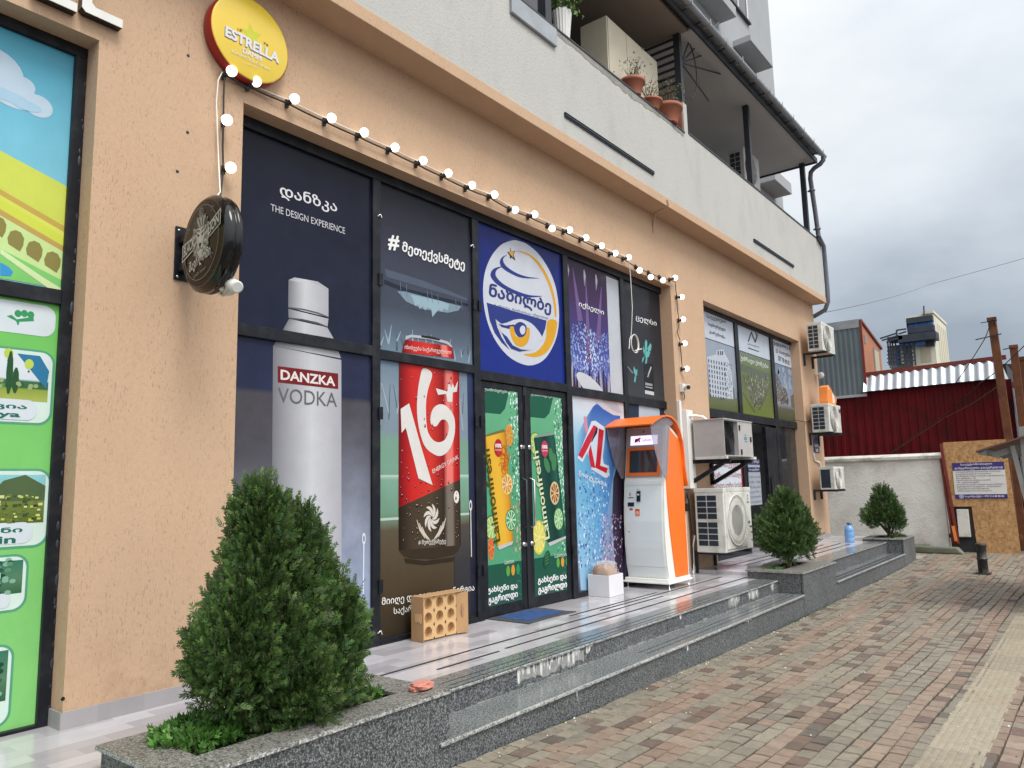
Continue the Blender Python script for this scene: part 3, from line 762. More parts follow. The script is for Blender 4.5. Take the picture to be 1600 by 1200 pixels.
# two door leaves
for y0, y1, hs in ((5.322, 5.985, 1), (6.035, 6.762, -1)):
    mb = MB(); z0, z1 = PLAT + .01, 2.54; w = .075
    for a, b, c, d in ((y0, y0 + w, z0, z1), (y1 - w, y1, z0, z1), (y0 + w, y1 - w, z0, z0 + .10), (y0 + w, y1 - w, z1 - .06, z1)): mb.box(-4.585, -4.522, a, b, c, d)
    leaf = mb.build('door', 'black_frame', SF, bevel=.004, seg=1)
    mb = MB(); yh = y1 - .04 if hs > 0 else y0 + .04
    for z in (1.93, .98):
        mb.lathe((-4.522, yh, z), [(.024, 0), (.024, .006), (.014, .008), (.014, .02)], 16, 'x')
        mb.lathe((-4.502, yh, z), [(.018, 0), (.021, .004), (.018, .008)], 14, 'x'); mb.build('lock', 'steel_bright', leaf); mb = MB()
    mb.tube([(-4.524, yh, 1.62), (-4.475, yh, 1.60), (-4.475, yh, 1.16), (-4.524, yh, 1.14)], .011, 8)
    mb.build('handle', 'steel_bright' if hs < 0 else 'dark_steel', leaf)
mb = MB(); mb.box(-4.57, -4.515, 5.985, 6.035, PLAT + .01, 2.54); mb.box(-4.515, -4.505, 6.0, 6.02, 2.2, 2.45); mb.build('door_gap', 'near_black', SF)

SL = thing('shopfront', (-4.55, .3, PLAT), 'black framed window at the left edge of the photo with travel print', 'shopfront')
for nm_, q in (('upright', (1.69, 1.754, PLAT, 4.12)), ('head_rail', (-1.2, 1.754, 4.12, ZT)), ('upright', (-1.2, -1.12, PLAT, 4.12)), ('transom', (-1.12, 1.69, 2.615, 2.70)), ('bottom_rail', (-1.12, 1.69, PLAT, PLAT + .02))): frame_bar(nm_, SL, *q)
mb = MB(); mb.box(-4.64, -4.60, -1.2, 1.75, PLAT, 4.12); mb.build('backing_pane', 'dark_glass', SL)
mb = MB(); z = .45
while z < 4.0:                                   # lumps of old mounting foam along the jamb
    h = random.uniform(.02, .09); mb = MB(); mb.sphere((-4.507, 1.745 + random.uniform(-.006, .004), z), random.uniform(.008, .016), 7, 5, 0, None, (.6, .8, random.uniform(1, 3.2))); mb.build('foam_bead', 'dark_grille', SL); z += h * random.uniform(1.1, 3.2)

SR = thing('shopfront', (-4.55, 12.4, .40), 'far black framed shopfront with open glass door and estate agency prints', 'shopfront')
frame_bar('head_rail', SR, 10.215, 14.90, 4.12, ZT)
for a, b in ((10.22, 10.29), (11.76, 11.90), (13.44, 13.60), (14.84, 14.90)): frame_bar('upright', SR, a, b, .40, 4.12)
for a, b in ((10.29, 11.76), (11.90, 13.44), (13.60, 14.84)): frame_bar('transom', SR, a, b, 2.50, 2.63)
for a, b in ((10.29, 11.76), (13.60, 14.84)): frame_bar('bottom_rail', SR, a, b, .40, .47)
for a, b in ((10.29, 11.76), (13.60, 14.84)):
    mb = MB(); mb.box(-4.56, -4.55, a, b, .47, 2.50); mb.build('pane', 'window_glass', SR, fix=False)
mb = MB(); mb.box(-4.64, -4.60, 10.22, 14.9, 2.56, 4.15); mb.build('backing_pane', 'dark_glass', SR)
mb = MB()                                        # dim room behind the glass
mb.box(-7.4, -7.3, 9.6, 15.4, .2, 2.56); mb.box(-7.3, -4.64, 9.5, 9.6, .2, 2.56); mb.box(-7.3, -4.66, 15.3, 15.44, .2, 2.56); mb.box(-7.3, -4.64, 9.6, 15.3, 2.5, 2.56)
mb.build('room', 'wall_grey', SR)
mb = MB(); mb.box(-7.3, -4.9, 9.6, 15.3, .3, .40); mb.build('room_floor', 'floor_tile', SR)
mb = MB()                                        # door leaf standing open inward
a0 = Vector((-4.58, 11.93, 0)); a1 = Vector((-5.25, 12.35, 0))
for p, q, z0, z1 in ((0, .12, .42, 2.46), (.88, 1, .42, 2.46), (.12, .88, .42, .55), (.12, .88, 2.36, 2.46)):
    u = a0.lerp(a1, p); w = a0.lerp(a1, q); mb.bar((u.x, u.y, (z0 + z1) / 2), (w.x, w.y, (z0 + z1) / 2), .05, z1 - z0)
dl = mb.build('door', 'black_frame', SR)
mb = MB(); u = a0.lerp(a1, .12); w = a0.lerp(a1, .88); mb.bar((u.x, u.y, 1.46), (w.x, w.y, 1.46), .012, 1.8); mb.build('pane', 'window_glass', dl)
mb = MB(); mb.box(-4.575, -4.51, 12.9, 13.44, .42, 2.46); mb.box(-4.51, -4.49, 12.98, 13.0, 1.2, 1.6); mb.build('door', 'black_frame', SR)

# ------------------------------------------------------------------ printed adverts on the glass
PX_ = -4.53
C = rgb
def poster(name, y, z, label, group=None, cat='advert'):
    return thing(name, (PX_, y, z), label, cat, group), Art('x', PX_)
def haze(a, n, u0, u1, v0, v1, cols, smin, smax, seed=1, asp=1.0):
    """many soft-edged blotches of print"""
    r = random.Random(seed)
    for i in range(n):
        w = r.uniform(smin, smax); h = w * asp * r.uniform(.5, 1.5)
        u = r.uniform(u0 + w, u1 - w) if u1 - u0 > 2 * w else (u0 + u1) / 2; v = r.uniform(v0 + h, v1 - h) if v1 - v0 > 2 * h else (v0 + v1) / 2
        a.ell(u, v, w, h, r.choice(cols), 12, rot=r.uniform(0, 3))

# 1 vodka
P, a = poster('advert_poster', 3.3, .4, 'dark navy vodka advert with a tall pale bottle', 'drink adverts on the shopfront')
nav = C(24, 28, 42, .8); nav2 = C(34, 40, 62, .8)
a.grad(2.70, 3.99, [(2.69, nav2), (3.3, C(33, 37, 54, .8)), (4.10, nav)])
a.grad(2.70, 3.99, [(.40, C(38, 42, 58, .8)), (.62, C(120, 130, 152, .8)), (1.2, C(128, 132, 146, .8)), (1.8, C(84, 82, 90, .8)), (2.22, C(78, 76, 82, .8)), (2.26, C(44, 50, 76, .8)), (2.605, C(40, 46, 72, .8))])  # grey tones below the navy band: street reflection painted into the print
a.layer()
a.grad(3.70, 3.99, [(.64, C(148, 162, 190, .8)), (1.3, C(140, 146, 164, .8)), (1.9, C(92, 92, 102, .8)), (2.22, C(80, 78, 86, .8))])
a.done('printed_background', P, 'smoke_reflection_film')
a.layer()
zb = (360, 400); kb = 4
lo, mid, hi = C(120, 120, 128, .82), C(168, 168, 175, .84), C(196, 197, 202, .86)
def hq(pl, pr, bl, br, cl, cm, cr_, split=.45):
    """horizontal three-tone strip between two edges given in photo pixels (zoom b)"""
    A, Bq, Cc, D = [a.uv(zb[0] + x / kb, zb[1] + y / kb) for x, y in (pl, pr, br, bl)]
    T = (A[0] + (Bq[0] - A[0]) * split, A[1] + (Bq[1] - A[1]) * split); U = (D[0] + (Cc[0] - D[0]) * split, D[1] + (Cc[1] - D[1]) * split)
    a.poly([D, U, T, A], [cl, cm, cm, cl]); a.poly([U, Cc, Bq, T], [cm, cr_, cr_, cm])
hq((362, 150), (612, 205), (360, 322), (612, 383), lo, hi, mid, .4)
hq((400, 134), (545, 160), (362, 150), (612, 205), mid, hi, mid)
hq((360, 330), (612, 392), (362, 384), (606, 440), lo, hi, mid, .4)
hq((365, 392), (604, 446), (325, 466), (655, 535), lo, hi, mid, .4)
hq((325, 466), (655, 535), (268, 560), (690, 640), lo, hi, mid, .5)
hq((265, 560), (692, 650), (252, 2220), (694, 2240), lo, hi, mid, .55)
yl, yr = a.uv(424, 700)[0], a.uv(533, 700)[0]
if 0: a.hgrad([(yl, C(116, 113, 120, .82)), (yl + (yr - yl) * .55, C(176, 174, 180, .85)), (yr, C(190, 189, 196, .86))], .62, 1.75)
a.layer()
a.px([(362, 318), (455, 330), (545, 352), (612, 380), (612, 386), (540, 360), (450, 338), (362, 326)], C(96, 96, 104, .8), zb, kb)
a.px([(362, 384), (450, 394), (545, 415), (606, 440), (604, 448), (540, 424), (450, 404), (365, 394)], C(84, 84, 92, .8), zb, kb)
a.px([(294, 688), (672, 735), (672, 832), (294, 790)], C(118, 34, 38, .8), zb, kb)
a.layer()
a.tpx('DANZKA', (314, 770), (650, 812), (314, 712), C(222, 214, 212, .86), zb, kb, .03)
a.tpx('VODKA', (296, 916), (664, 944), (296, 822), C(104, 102, 106, .8), zb, kb, -.012)
a.done('bottle_picture', P)
z4 = (280, 0)
a.tpx('დანზკა', (472, 930), (738, 1008), (472, 862), C(214, 214, 218, .86), z4, 3, .018)
a.tpx('THE DESIGN EXPERIENCE', (428, 988), (776, 1098), (428, 955), C(200, 200, 206, .86), z4, 3)
a.tpx('ბ ს', (560, 1000), (571, 998), (560, 965), WHITE)
q0 = a.uv(568, 848); q1 = a.uv(567, 945); a.stroke([q0, q1], .012, C(206, 214, 226, .86)); a.ell(q0[0], q0[1] + .03, .018, .045, C(214, 220, 230, .86), 16, hole=.55)
a.done('lettering', P)

# 2 energy drink in a stadium
P, a = poster('advert_poster', 4.65, .4, 'dark stadium advert with a red and brown energy drink can marked 16', 'drink adverts on the shopfront')
z2, k2 = (590, 280), 4.2875
zc, kc = (590, 540), 2.727
a.grad(4.066, 5.228, [(2.66, C(116, 136, 152, .8)), (2.85, C(92, 104, 120, .8)), (3.05, C(70, 78, 92, .8)), (3.35, C(66, 70, 84, .8)), (3.75, C(50, 52, 64, .8)), (4.10, C(34, 35, 44, .8))])
a.grad(4.066, 5.228, [(.40, C(56, 48, 38, .8)), (.8, C(76, 64, 48, .8)), (1.22, C(92, 82, 66, .8)), (1.30, C(110, 128, 110, .8)), (1.36, C(112, 150, 128, .8)), (1.62, C(126, 166, 146, .8)), (1.64, C(156, 186, 172, .8)), (1.66, C(120, 160, 140, .8)), (1.95, C(122, 158, 140, .8)), (2.02, C(128, 144, 158, .8)), (2.35, C(130, 146, 160, .8)), (2.60, C(112, 132, 150, .8))])
a.layer()
for s in range(26):
    u = 4.09 + (s % 13) * .09; v0 = 2.69 + .02 * ((s * 7) % 5); a.stroke([(u, v0), (u + random.uniform(-.05, .05), v0 + random.uniform(.05, .16))], [.02, .004], C(150, 172, 188, .8) if s % 3 else C(74, 88, 104, .8))
    a.stroke([(u, 2.06 + .05 * (s % 4)), (u + random.uniform(-.08, .08), 2.4)], [.012, .006], C(84, 104, 122, .8) if s % 2 else C(168, 182, 190, .8))
for v in (1.30, 1.64): a.rect(4.066, 5.228, v, v + .02, C(176, 200, 186, .8))
# roof ring of the stadium with its bright opening
a.px([(45, 600), (180, 640), (330, 690), (470, 745), (600, 800), (600, 815), (470, 775), (330, 735), (180, 690), (60, 655)], C(82, 92, 110, .8), z2, k2)
a.px([(44, 672), (200, 735), (420, 790), (606, 835), (606, 852), (420, 815), (200, 762), (44, 702)], C(38, 44, 60, .8), z2, k2)
a.layer()
a.px([(130, 750), (180, 752), (250, 770), (430, 818), (560, 852), (540, 880), (470, 895), (300, 870), (190, 820)], C(126, 146, 160, .8), z2, k2)
a.layer()
jag = [(215, 772), (430, 818), (478, 840), (468, 880), (440, 868), (425, 890), (410, 872), (380, 905), (365, 925), (358, 872), (330, 860), (318, 880), (300, 850), (280, 872), (270, 842), (248, 850), (235, 805)]
a.px(jag, C(146, 172, 184, .84), z2, k2)
for x in (150, 190, 330, 360, 400, 520, 560): a.stroke([a.uv(z2[0] + x / k2, z2[1] + (640 + x * .32) / k2), a.uv(z2[0] + (x + 6) / k2, z2[1] + (740 + x * .25) / k2)], .006, C(110, 122, 138, .8))
a.rect(4.90, 5.228, .40, 2.59, C(60, 66, 84, .8)) if False else None
a.grad(5.15, 5.228, [(.42, C(36, 38, 50, .8)), (1.3, C(44, 46, 66, .8)), (2.59, C(52, 62, 100, .8))])
a.grad(4.94, 5.15, [(.42, C(44, 44, 52, .8)), (.9, C(60, 58, 60, .8)), (1.22, C(80, 76, 72, .8))])
a.done('printed_background', P)
a.layer()
red, redd, redl = C(196, 40, 38, .82), C(140, 22, 26, .82), C(226, 120, 112, .84)
br, brl = C(70, 58, 46, .8), C(120, 110, 98, .8)
def strips(edge_top, edge_bot, o, k, tones):
    (tl, tr), (bl, br_) = [[a.uv(o[0] + x / k, o[1] + y / k) for x, y in e] for e in (edge_top, edge_bot)]
    for (f0, c0), (f1, c1) in zip(tones, tones[1:]):
        L = lambda p, q, f: (p[0] + (q[0] - p[0]) * f, p[1] + (q[1] - p[1]) * f)
        a.poly([L(bl, br_, f0), L(bl, br_, f1), L(tl, tr, f1), L(tl, tr, f0)], [c0, c1, c1, c0])
tr_ = [(0, C(104, 16, 20, .82)), (.06, redd), (.2, red), (.5, C(206, 56, 46, .82)), (.72, redd), (.78, redl), (.86, redl), (.9, red), (1, redd)]
strips([(182, 1075), (497, 1120)], [(160, 1160), (512, 1200)], z2, k2, tr_)
a.layer()
a.px([(182, 1078), (186, 1052), (220, 1042), (360, 1056), (470, 1088), (497, 1118), (496, 1128), (455, 1102), (350, 1074), (225, 1060)], C(176, 178, 182, .85), z2, k2)
a.px([(290, 1046), (360, 1054), (420, 1072), (410, 1082), (350, 1070), (290, 1060)], C(40, 40, 44, .8), z2, k2)
a.tpx('იხიბვება საქართველოთი', (178, 1145), (490, 1180), (180, 1108), C(226, 210, 206, .84), z2, k2, .01)
a.n -= 1
strips([(90, 70), (346, 105)], [(88, 690), (350, 570)], zc, kc, tr_)
tb = [(0, C(34, 28, 22, .8)), (.2, br), (.5, C(78, 66, 50, .8)), (.72, C(52, 44, 36, .8)), (.78, brl), (.86, brl), (.9, br), (1, C(50, 42, 34, .8))]
strips([(88, 690), (350, 570)], [(90, 872), (354, 850)], zc, kc, tb)
a.px([(90, 872), (354, 850), (340, 878), (318, 892), (240, 908), (150, 906), (112, 896)], C(58, 48, 38, .8), zc, kc)
a.px([(112, 905), (200, 918), (330, 900), (322, 918), (200, 934), (120, 925)], C(52, 44, 34, .8), zc, kc)
a.layer(2)
nw = C(214, 210, 206, .86)
a.px([(168, 210), (176, 150), (192, 98), (230, 120), (212, 190), (204, 250), (206, 330), (214, 372), (236, 404), (262, 412), (285, 400), (298, 372), (300, 340), (288, 318), (268, 318), (246, 345), (224, 330), (226, 290), (240, 262), (266, 250), (296, 262), (322, 300), (328, 350), (320, 405), (300, 448), (268, 470), (236, 462), (200, 430), (178, 370), (166, 290)], nw, zc, kc, True)
a.px([(96, 270), (132, 246), (180, 420), (232, 594), (172, 566), (118, 350), (100, 372)], nw, zc, kc)
a.px([(246, 182), (296, 196), (300, 150), (312, 180), (318, 160), (326, 182), (340, 150), (336, 196), (318, 200), (316, 240), (296, 240), (290, 206), (256, 210)], nw, zc, kc)
a.tpx('ENERGY DRINK', (234, 545), (344, 482), (230, 528), C(222, 190, 184, .84), zc, kc, .02)
# swirl of seven curved blades above two fans
cu, cv = a.uv(zc[0] + 228 / kc, zc[1] + 733 / kc)
for i in range(8):
    t0 = i * PI / 4
    a.stroke([(cu + .095 * f * math.cos(t0 + 1.5 * f), cv + .115 * f * math.sin(t0 + 1.5 * f)) for f in (.12, .3, .5, .7, .85, 1)], [.006, .020, .030, .030, .022, .004], C(206, 198, 188, .86))
for sg in (-1, 1):
    for q in range(3):
        a.stroke([(cu + sg * (.02 + .03 * q), cv - .19 + .012 * q), (cu + sg * (.085 + .028 * q), cv - .13 + .02 * q), (cu + sg * (.115 + .03 * q), cv - .07 + .03 * q)], [.008, .018, .006], C(196, 188, 176, .86))
a.tpx('# მეთექვსმეტე', (172, 852), (288, 846), (172, 828), C(206, 200, 192, .86), zc, kc, .015)
rr = random.Random(5)
for i in range(120):                              # printed water drops
    f = rr.random(); x = 96 + 250 * f; y = rr.uniform(110, 840); u, v = a.uv(zc[0] + x / kc, zc[1] + y / kc); s_ = rr.uniform(.004, .011)
    a.ell(u, v, s_, s_ * 1.6, C(120, 26, 28, .8) if y < 600 - f * 120 else C(30, 26, 22, .8), 8); a.n += 1; a.ell(u - s_ * .25, v + s_ * .5, s_ * .4, s_ * .6, C(232, 190, 184, .84), 6); a.n -= 1
a.ell(*a.uv(zc[0] + 334 / kc, zc[1] + 645 / kc), .035, .055, C(222, 214, 208, .86), 18)
a.done('can_picture', P)
a.tpx('#', (68, 470), (136, 478), (74, 376), WHITE, z2, k2, .03)
a.tpx('მეთექვსმეტე', (160, 500), (578, 620), (166, 418), WHITE, z2, k2, .03)
z6 = (360, 680)
a.tpx('მიიღე და გადაეცი ენერგია', (708, 806), (1142, 736), (708, 762), C(222, 220, 214, .87), z6, 3, .014)
a.tpx('საქართველოს გუნდებს', (764, 848), (1102, 792), (764, 808), C(222, 220, 214, .87), z6, 3, .014)
q0 = a.uv(360 + 1124 / 3, 680 + 345 / 3); q1 = a.uv(360 + 1128 / 3, 680 + 570 / 3); a.stroke([q0, q1], .012, C(200, 200, 200, .86)); a.ell(q0[0], q0[1] + .03, .02, .05, C(214, 214, 214, .86), 16, hole=.55)
a.done('lettering', P)

# 3 round company emblem on blue
P, a = poster('emblem_poster', 6.04, 2.64, 'deep blue panel above the doors with a white round emblem of an eye', cat='sign panel')
bl = C(25, 42, 122, .82)
a.grad(5.318, 6.765, [(2.637, C(30, 48, 132, .82)), (3.4, bl), (4.10, C(24, 38, 108, .82))])
a.done('printed_background', P)
zl, kl = (740, 340), 4.6125
a.layer()
ring = [(280, 165), (200, 195), (130, 275), (85, 380), (68, 500), (75, 640), (105, 770), (160, 890), (240, 990), (330, 1048), (415, 1065), (500, 1030), (560, 950), (600, 850), (615, 730), (608, 600), (585, 480), (540, 370), (470, 265), (390, 195), (330, 170)]
wl = C(196, 200, 210, .86)
a.px(ring, wl, zl, kl, True)
a.layer()
ind, yel = C(44, 58, 128, .82), C(214, 160, 40, .82)
a.px([(93, 612), (300, 678), (525, 742), (516, 800), (490, 866), (470, 830), (420, 780), (350, 740), (290, 735), (240, 756), (200, 766), (156, 732), (170, 790), (200, 860), (260, 955), (200, 900), (150, 830), (115, 740)], ind, zl, kl)
a.px([(532, 745), (598, 745), (592, 830), (568, 905), (530, 965), (480, 998), (420, 1004), (356, 985), (430, 975), (480, 940), (520, 870)], yel, zl, kl, True)
a.px([(585, 712), (597, 700), (590, 610), (565, 500), (520, 395), (460, 310), (400, 262), (350, 244), (300, 240), (345, 252), (395, 275), (450, 326), (505, 410), (550, 515), (575, 620)], yel, zl, kl, True)
a.px([(245, 268), (205, 285), (188, 320), (205, 362), (270, 405), (350, 435), (474, 438), (380, 425), (300, 395), (235, 350), (212, 310), (220, 285)], ind, zl, kl, True)
a.px([(215, 350), (150, 365), (122, 400), (130, 440), (180, 490), (280, 545), (390, 575), (496, 566), (400, 558), (300, 525), (215, 480), (165, 430), (158, 395), (175, 370)], ind, zl, kl, True)
a.layer()
a.tpx('ნაზილბე', (108, 590), (552, 706), (118, 474), C(48, 58, 120, .82), zl, kl, .035)
a.tpx('ხარისხი, რომელსაც ენდობით', (146, 648), (534, 742), (150, 620), C(74, 82, 128, .82), zl, kl, .004)
a.px([(156, 732), (200, 770), (250, 756), (300, 735), (355, 735), (430, 775), (495, 865), (474, 892), (440, 830), (380, 785), (320, 760), (260, 780), (200, 800)], wl, zl, kl, True)
a.px([(186, 780), (260, 770), (330, 750), (400, 790), (450, 840), (470, 880), (440, 940), (390, 960), (310, 950), (250, 910), (210, 850)], wl, zl, kl, True)
a.layer()
a.px([(178, 766), (230, 778), (290, 770), (300, 800), (250, 802), (200, 790)], ind, zl, kl)
a.px([(258, 792), (290, 790), (300, 850), (340, 862), (372, 840), (378, 795), (400, 800), (402, 850), (385, 905), (345, 932), (300, 915), (270, 860)], yel, zl, kl, True)
a.px([(290, 782), (330, 752), (375, 775), (378, 820), (360, 856), (325, 862), (298, 830)], ind, zl, kl, True)
a.px([(200, 828), (240, 860), (280, 920), (340, 950), (400, 955), (330, 966), (270, 945), (235, 900)], ind, zl, kl)
a.layer()
a.px([(335, 790), (352, 778), (368, 790), (370, 820), (356, 842), (338, 836), (330, 812)], wl, zl, kl, True)
star = [(262, 214), (272, 246), (300, 238), (286, 266), (298, 310), (272, 286), (262, 298), (258, 270), (240, 248), (262, 246)]
a.px(star, C(60, 54, 70, .82), zl, kl); a.layer(); a.px([(264, 224), (272, 250), (294, 243), (281, 264), (284, 290), (271, 276), (260, 264), (248, 250), (263, 249)], yel, zl, kl)
a.done('emblem', P)

# 4 tall XL can and concert
P, a = poster('advert_poster', 7.45, .4, 'purple and blue concert advert with a tilted blue and red can', 'drink adverts on the shopfront')
z4p, k4p = (880, 380), 5.0
a.grad(6.862, 8.035, [(2.62, C(118, 112, 150, .8)), (2.8, C(92, 100, 176, .8)), (3.05, C(78, 84, 158, .8)), (3.35, C(70, 58, 116, .8)), (3.7, C(66, 42, 82, .8)), (4.10, C(50, 36, 58, .8))])
a.layer(); rr = random.Random(9)
for i in range(620):                              # bokeh wall of lights
    u = rr.uniform(6.9, 7.78); v = 2.72 + .62 * rr.random() ** 1.0 + .04 * math.sin(u * 9); d = abs(u - 7.3) + abs(v - 3.0) * .8
    br_ = max(0, 1 - d * 1.5 + rr.uniform(-.3, .25)); s_ = rr.uniform(.006, .015)
    a.ell(u, v, s_, s_ * 1.25, C(84 + 130 * br_, 104 + 126 * br_, 182 + 62 * br_, .82), 7)
for u, v, l in ((7.27, 3.93, 1.0), (7.62, 3.9, .7), (7.0, 4.0, .6)):
    a.stroke([(u, v), (u + (7.3 - u) * .4, v - l)], [.015, .11], C(112, 90, 140, .8))
a.layer()
for u in (6.89, 7.24, 7.50, 7.76):
    a.stroke([(u, 4.03), (u + .01, 3.95), (u - .005, 3.83)], [.03, .06, .006], C(150, 138, 166, .82)); a.layer(); a.stroke([(u, 4.02), (u + .008, 3.96), (u, 3.90)], [.015, .03, .006], C(200, 196, 210, .84)); a.n -= 1
# raised hands of the crowd
for i in range(18):
    u = 6.9 + i * .053; h = rr.uniform(.06, .2); a.stroke([(u, 2.62), (u + rr.uniform(-.02, .02), 2.66 + h), (u + rr.uniform(-.03, .03), 2.72 + h)], [.05, .03, .012], C(56, 46, 60, .8) if i % 3 else C(168, 162, 182, .8))
a.rect(7.74, 8.035, 2.62, 4.06, C(186, 192, 200, .84))
a.layer(); a.ell(7.3, 2.66, .32, .10, C(196, 198, 206, .85), 24, rot=-.35)
a.done('concert_picture', P)
zx, kx = (890, 590), 6.318
a.n = 0
a.grad(6.862, 8.035, [(.40, C(70, 70, 90, .8)), (.7, C(140, 150, 176, .8)), (1.2, C(120, 150, 190, .8)), (1.7, C(126, 178, 212, .82)), (2.1, C(150, 196, 220, .83)), (2.35, C(200, 210, 220, .84)), (2.53, C(198, 198, 208, .84))])
a.layer()
a.px([(430, 1000), (520, 700), (540, 1200), (545, 2300), (480, 2360), (420, 1400)], C(54, 44, 62, .8), zx, kx)
a.px([(232, 285), (265, 258), (500, 385), (470, 700), (395, 1180), (330, 1560), (290, 2100), (110, 2100), (70, 1500), (70, 860), (60, 600), (160, 400)], [C(58, 92, 170, .82), C(60, 96, 176, .82), C(52, 92, 176, .82), C(52, 100, 176, .82), C(66, 126, 188, .82), C(90, 150, 200, .82), C(120, 160, 200, .82), C(150, 190, 215, .82), C(120, 170, 205, .82), C(110, 176, 210, .82), C(150, 190, 215, .83), C(110, 150, 200, .82)], zx, kx)
a.layer()
a.px([(255, 240), (400, 165), (470, 200), (520, 290), (528, 350), (505, 380), (430, 370), (330, 310)], C(186, 188, 196, .85), zx, kx)
a.px([(310, 230), (360, 205), (392, 170), (440, 205), (490, 290), (510, 345), (470, 350), (390, 300)], C(168, 170, 180, .84), zx, kx)
for i in range(380):                              # splash
    y = rr.uniform(900, 1900); x = rr.uniform(80, 400 - (y - 900) * .05); u, v = a.uv(zx[0] + x / kx, zx[1] + y / kx); s_ = rr.uniform(.005, .016)
    a.ell(u, v, s_, s_ * rr.uniform(.8, 1.8), rr.choice([C(206, 222, 236, .84), C(160, 196, 224, .83), C(84, 128, 186, .82), C(60, 104, 168, .82)]), 7)
for i in range(220):
    y = rr.uniform(1350, 2050); x = rr.uniform(300, 520); u, v = a.uv(zx[0] + x / kx, zx[1] + y / kx); s_ = rr.uniform(.005, .014)
    a.ell(u, v, s_, s_ * 1.3, rr.choice([C(150, 96, 160, .82), C(196, 150, 196, .83), C(90, 70, 120, .8), C(200, 190, 214, .84)]), 7)
a.px([(138, 385), (162, 380), (182, 520), (158, 560), (145, 480)], C(206, 140, 160, .82), zx, kx)
a.layer()
a.px([(215, 430), (252, 425), (350, 495), (352, 530), (325, 790), (335, 850), (388, 872), (378, 985), (350, 990), (215, 905), (190, 780), (170, 742), (125, 838), (75, 795), (100, 730)], C(200, 210, 222, .85), zx, kx)
a.layer()
a.px([(235, 468), (265, 485), (210, 630), (165, 720), (122, 800), (82, 765), (160, 600)], C(196, 44, 60, .82), zx, kx)
a.px([(205, 660), (182, 740), (208, 880), (245, 895), (250, 880)], C(196, 44, 60, .82), zx, kx)
a.px([(285, 500), (336, 522), (300, 868), (375, 895), (362, 945), (250, 888), (262, 800)], C(190, 34, 46, .82), zx, kx)
a.px([(265, 485), (276, 500), (270, 545), (215, 640), (212, 630)], C(40, 44, 70, .8), zx, kx)
a.tpx('Energy Drink', (86, 975), (366, 1095), (92, 915), C(206, 216, 230, .85), zx, kx, .01)
a.done('can_picture', P)
a.n = 4
a.tpx('იქსელი', (118, 500), (314, 570), (122, 452), WHITE, z4p, k4p, .012)
a.done('lettering', P)

# 5 bottle advert beside the right jamb
P, a = poster('advert_poster', 8.7, .4, 'charcoal advert with a dark bottle and turquoise leaves, right end of the wide shopfront', 'drink adverts on the shopfront')
z5, k5 = (960, 420), 5.0
a.grad(8.12, 9.31, [(.40, C(40, 40, 50, .8)), (1.5, C(36, 40, 52, .8)), (2.52, C(40, 54, 74, .8))])
a.grad(8.12, 9.31, [(2.622, C(62, 66, 70, .8)), (3.2, C(50, 50, 56, .8)), (4.10, C(42, 42, 48, .8))])
a.done('printed_background', P)
a.layer()
tq = C(98, 178, 176, .82)
for pts in ([(245, 550), (256, 570), (254, 640), (240, 640), (236, 580)], [(258, 620), (280, 580), (290, 600), (284, 640), (262, 650)], [(240, 640), (280, 650), (268, 690), (240, 690)], [(225, 600), (238, 640), (234, 680), (224, 640)], [(245, 690), (258, 690), (252, 740), (240, 740)], [(236, 680), (224, 720), (214, 736), (218, 700)], [(150, 760), (166, 790), (158, 830), (150, 800)], [(164, 800), (180, 780), (176, 830), (160, 850)], [(158, 840), (170, 850), (162, 890), (152, 880)]): a.px(pts, tq, z5, k5)
a.px([(98, 762), (108, 765), (146, 812), (140, 818)], C(140, 146, 150, .82), z5, k5)
a.px([(228, 750), (262, 735), (300, 745), (312, 985), (236, 975)], C(34, 36, 40, .8), z5, k5)
a.layer()
a.px([(284, 760), (290, 772), (276, 810), (262, 850), (256, 845), (268, 800)], C(176, 180, 184, .84), z5, k5)
a.px([(240, 888), (296, 900), (296, 918), (240, 908)], C(150, 152, 156, .83), z5, k5); a.px([(240, 918), (298, 930), (298, 936), (240, 925)], C(190, 192, 194, .84), z5, k5)
a.px([(238, 948), (308, 962), (308, 990), (238, 975)], C(196, 198, 202, .85), z5, k5)
a.px([(190, 1070), (215, 1038), (275, 1032), (330, 1056), (352, 1100), (356, 1240), (190, 1260)], C(176, 186, 198, .84), z5, k5)
for i in range(14): a.stroke([a.uv(z5[0] + (200 + i * 10) / k5, z5[1] + (1062 - 18 * math.sin(i * .25)) / k5), a.uv(z5[0] + (212 + i * 10) / k5, z5[1] + (1050 - 16 * math.sin(i * .25) + (i % 3) * 14) / k5)], .008, C(96, 110, 130, .82))
a.px([(386, 1130), (396, 1080), (404, 1128)], C(150, 170, 186, .83), z5, k5)
a.done('bottle_picture', P)
a.tpx('ცელსი', (166, 408), (326, 458), (170, 356), WHITE, z5, k5, .012)
a.done('lettering', P)

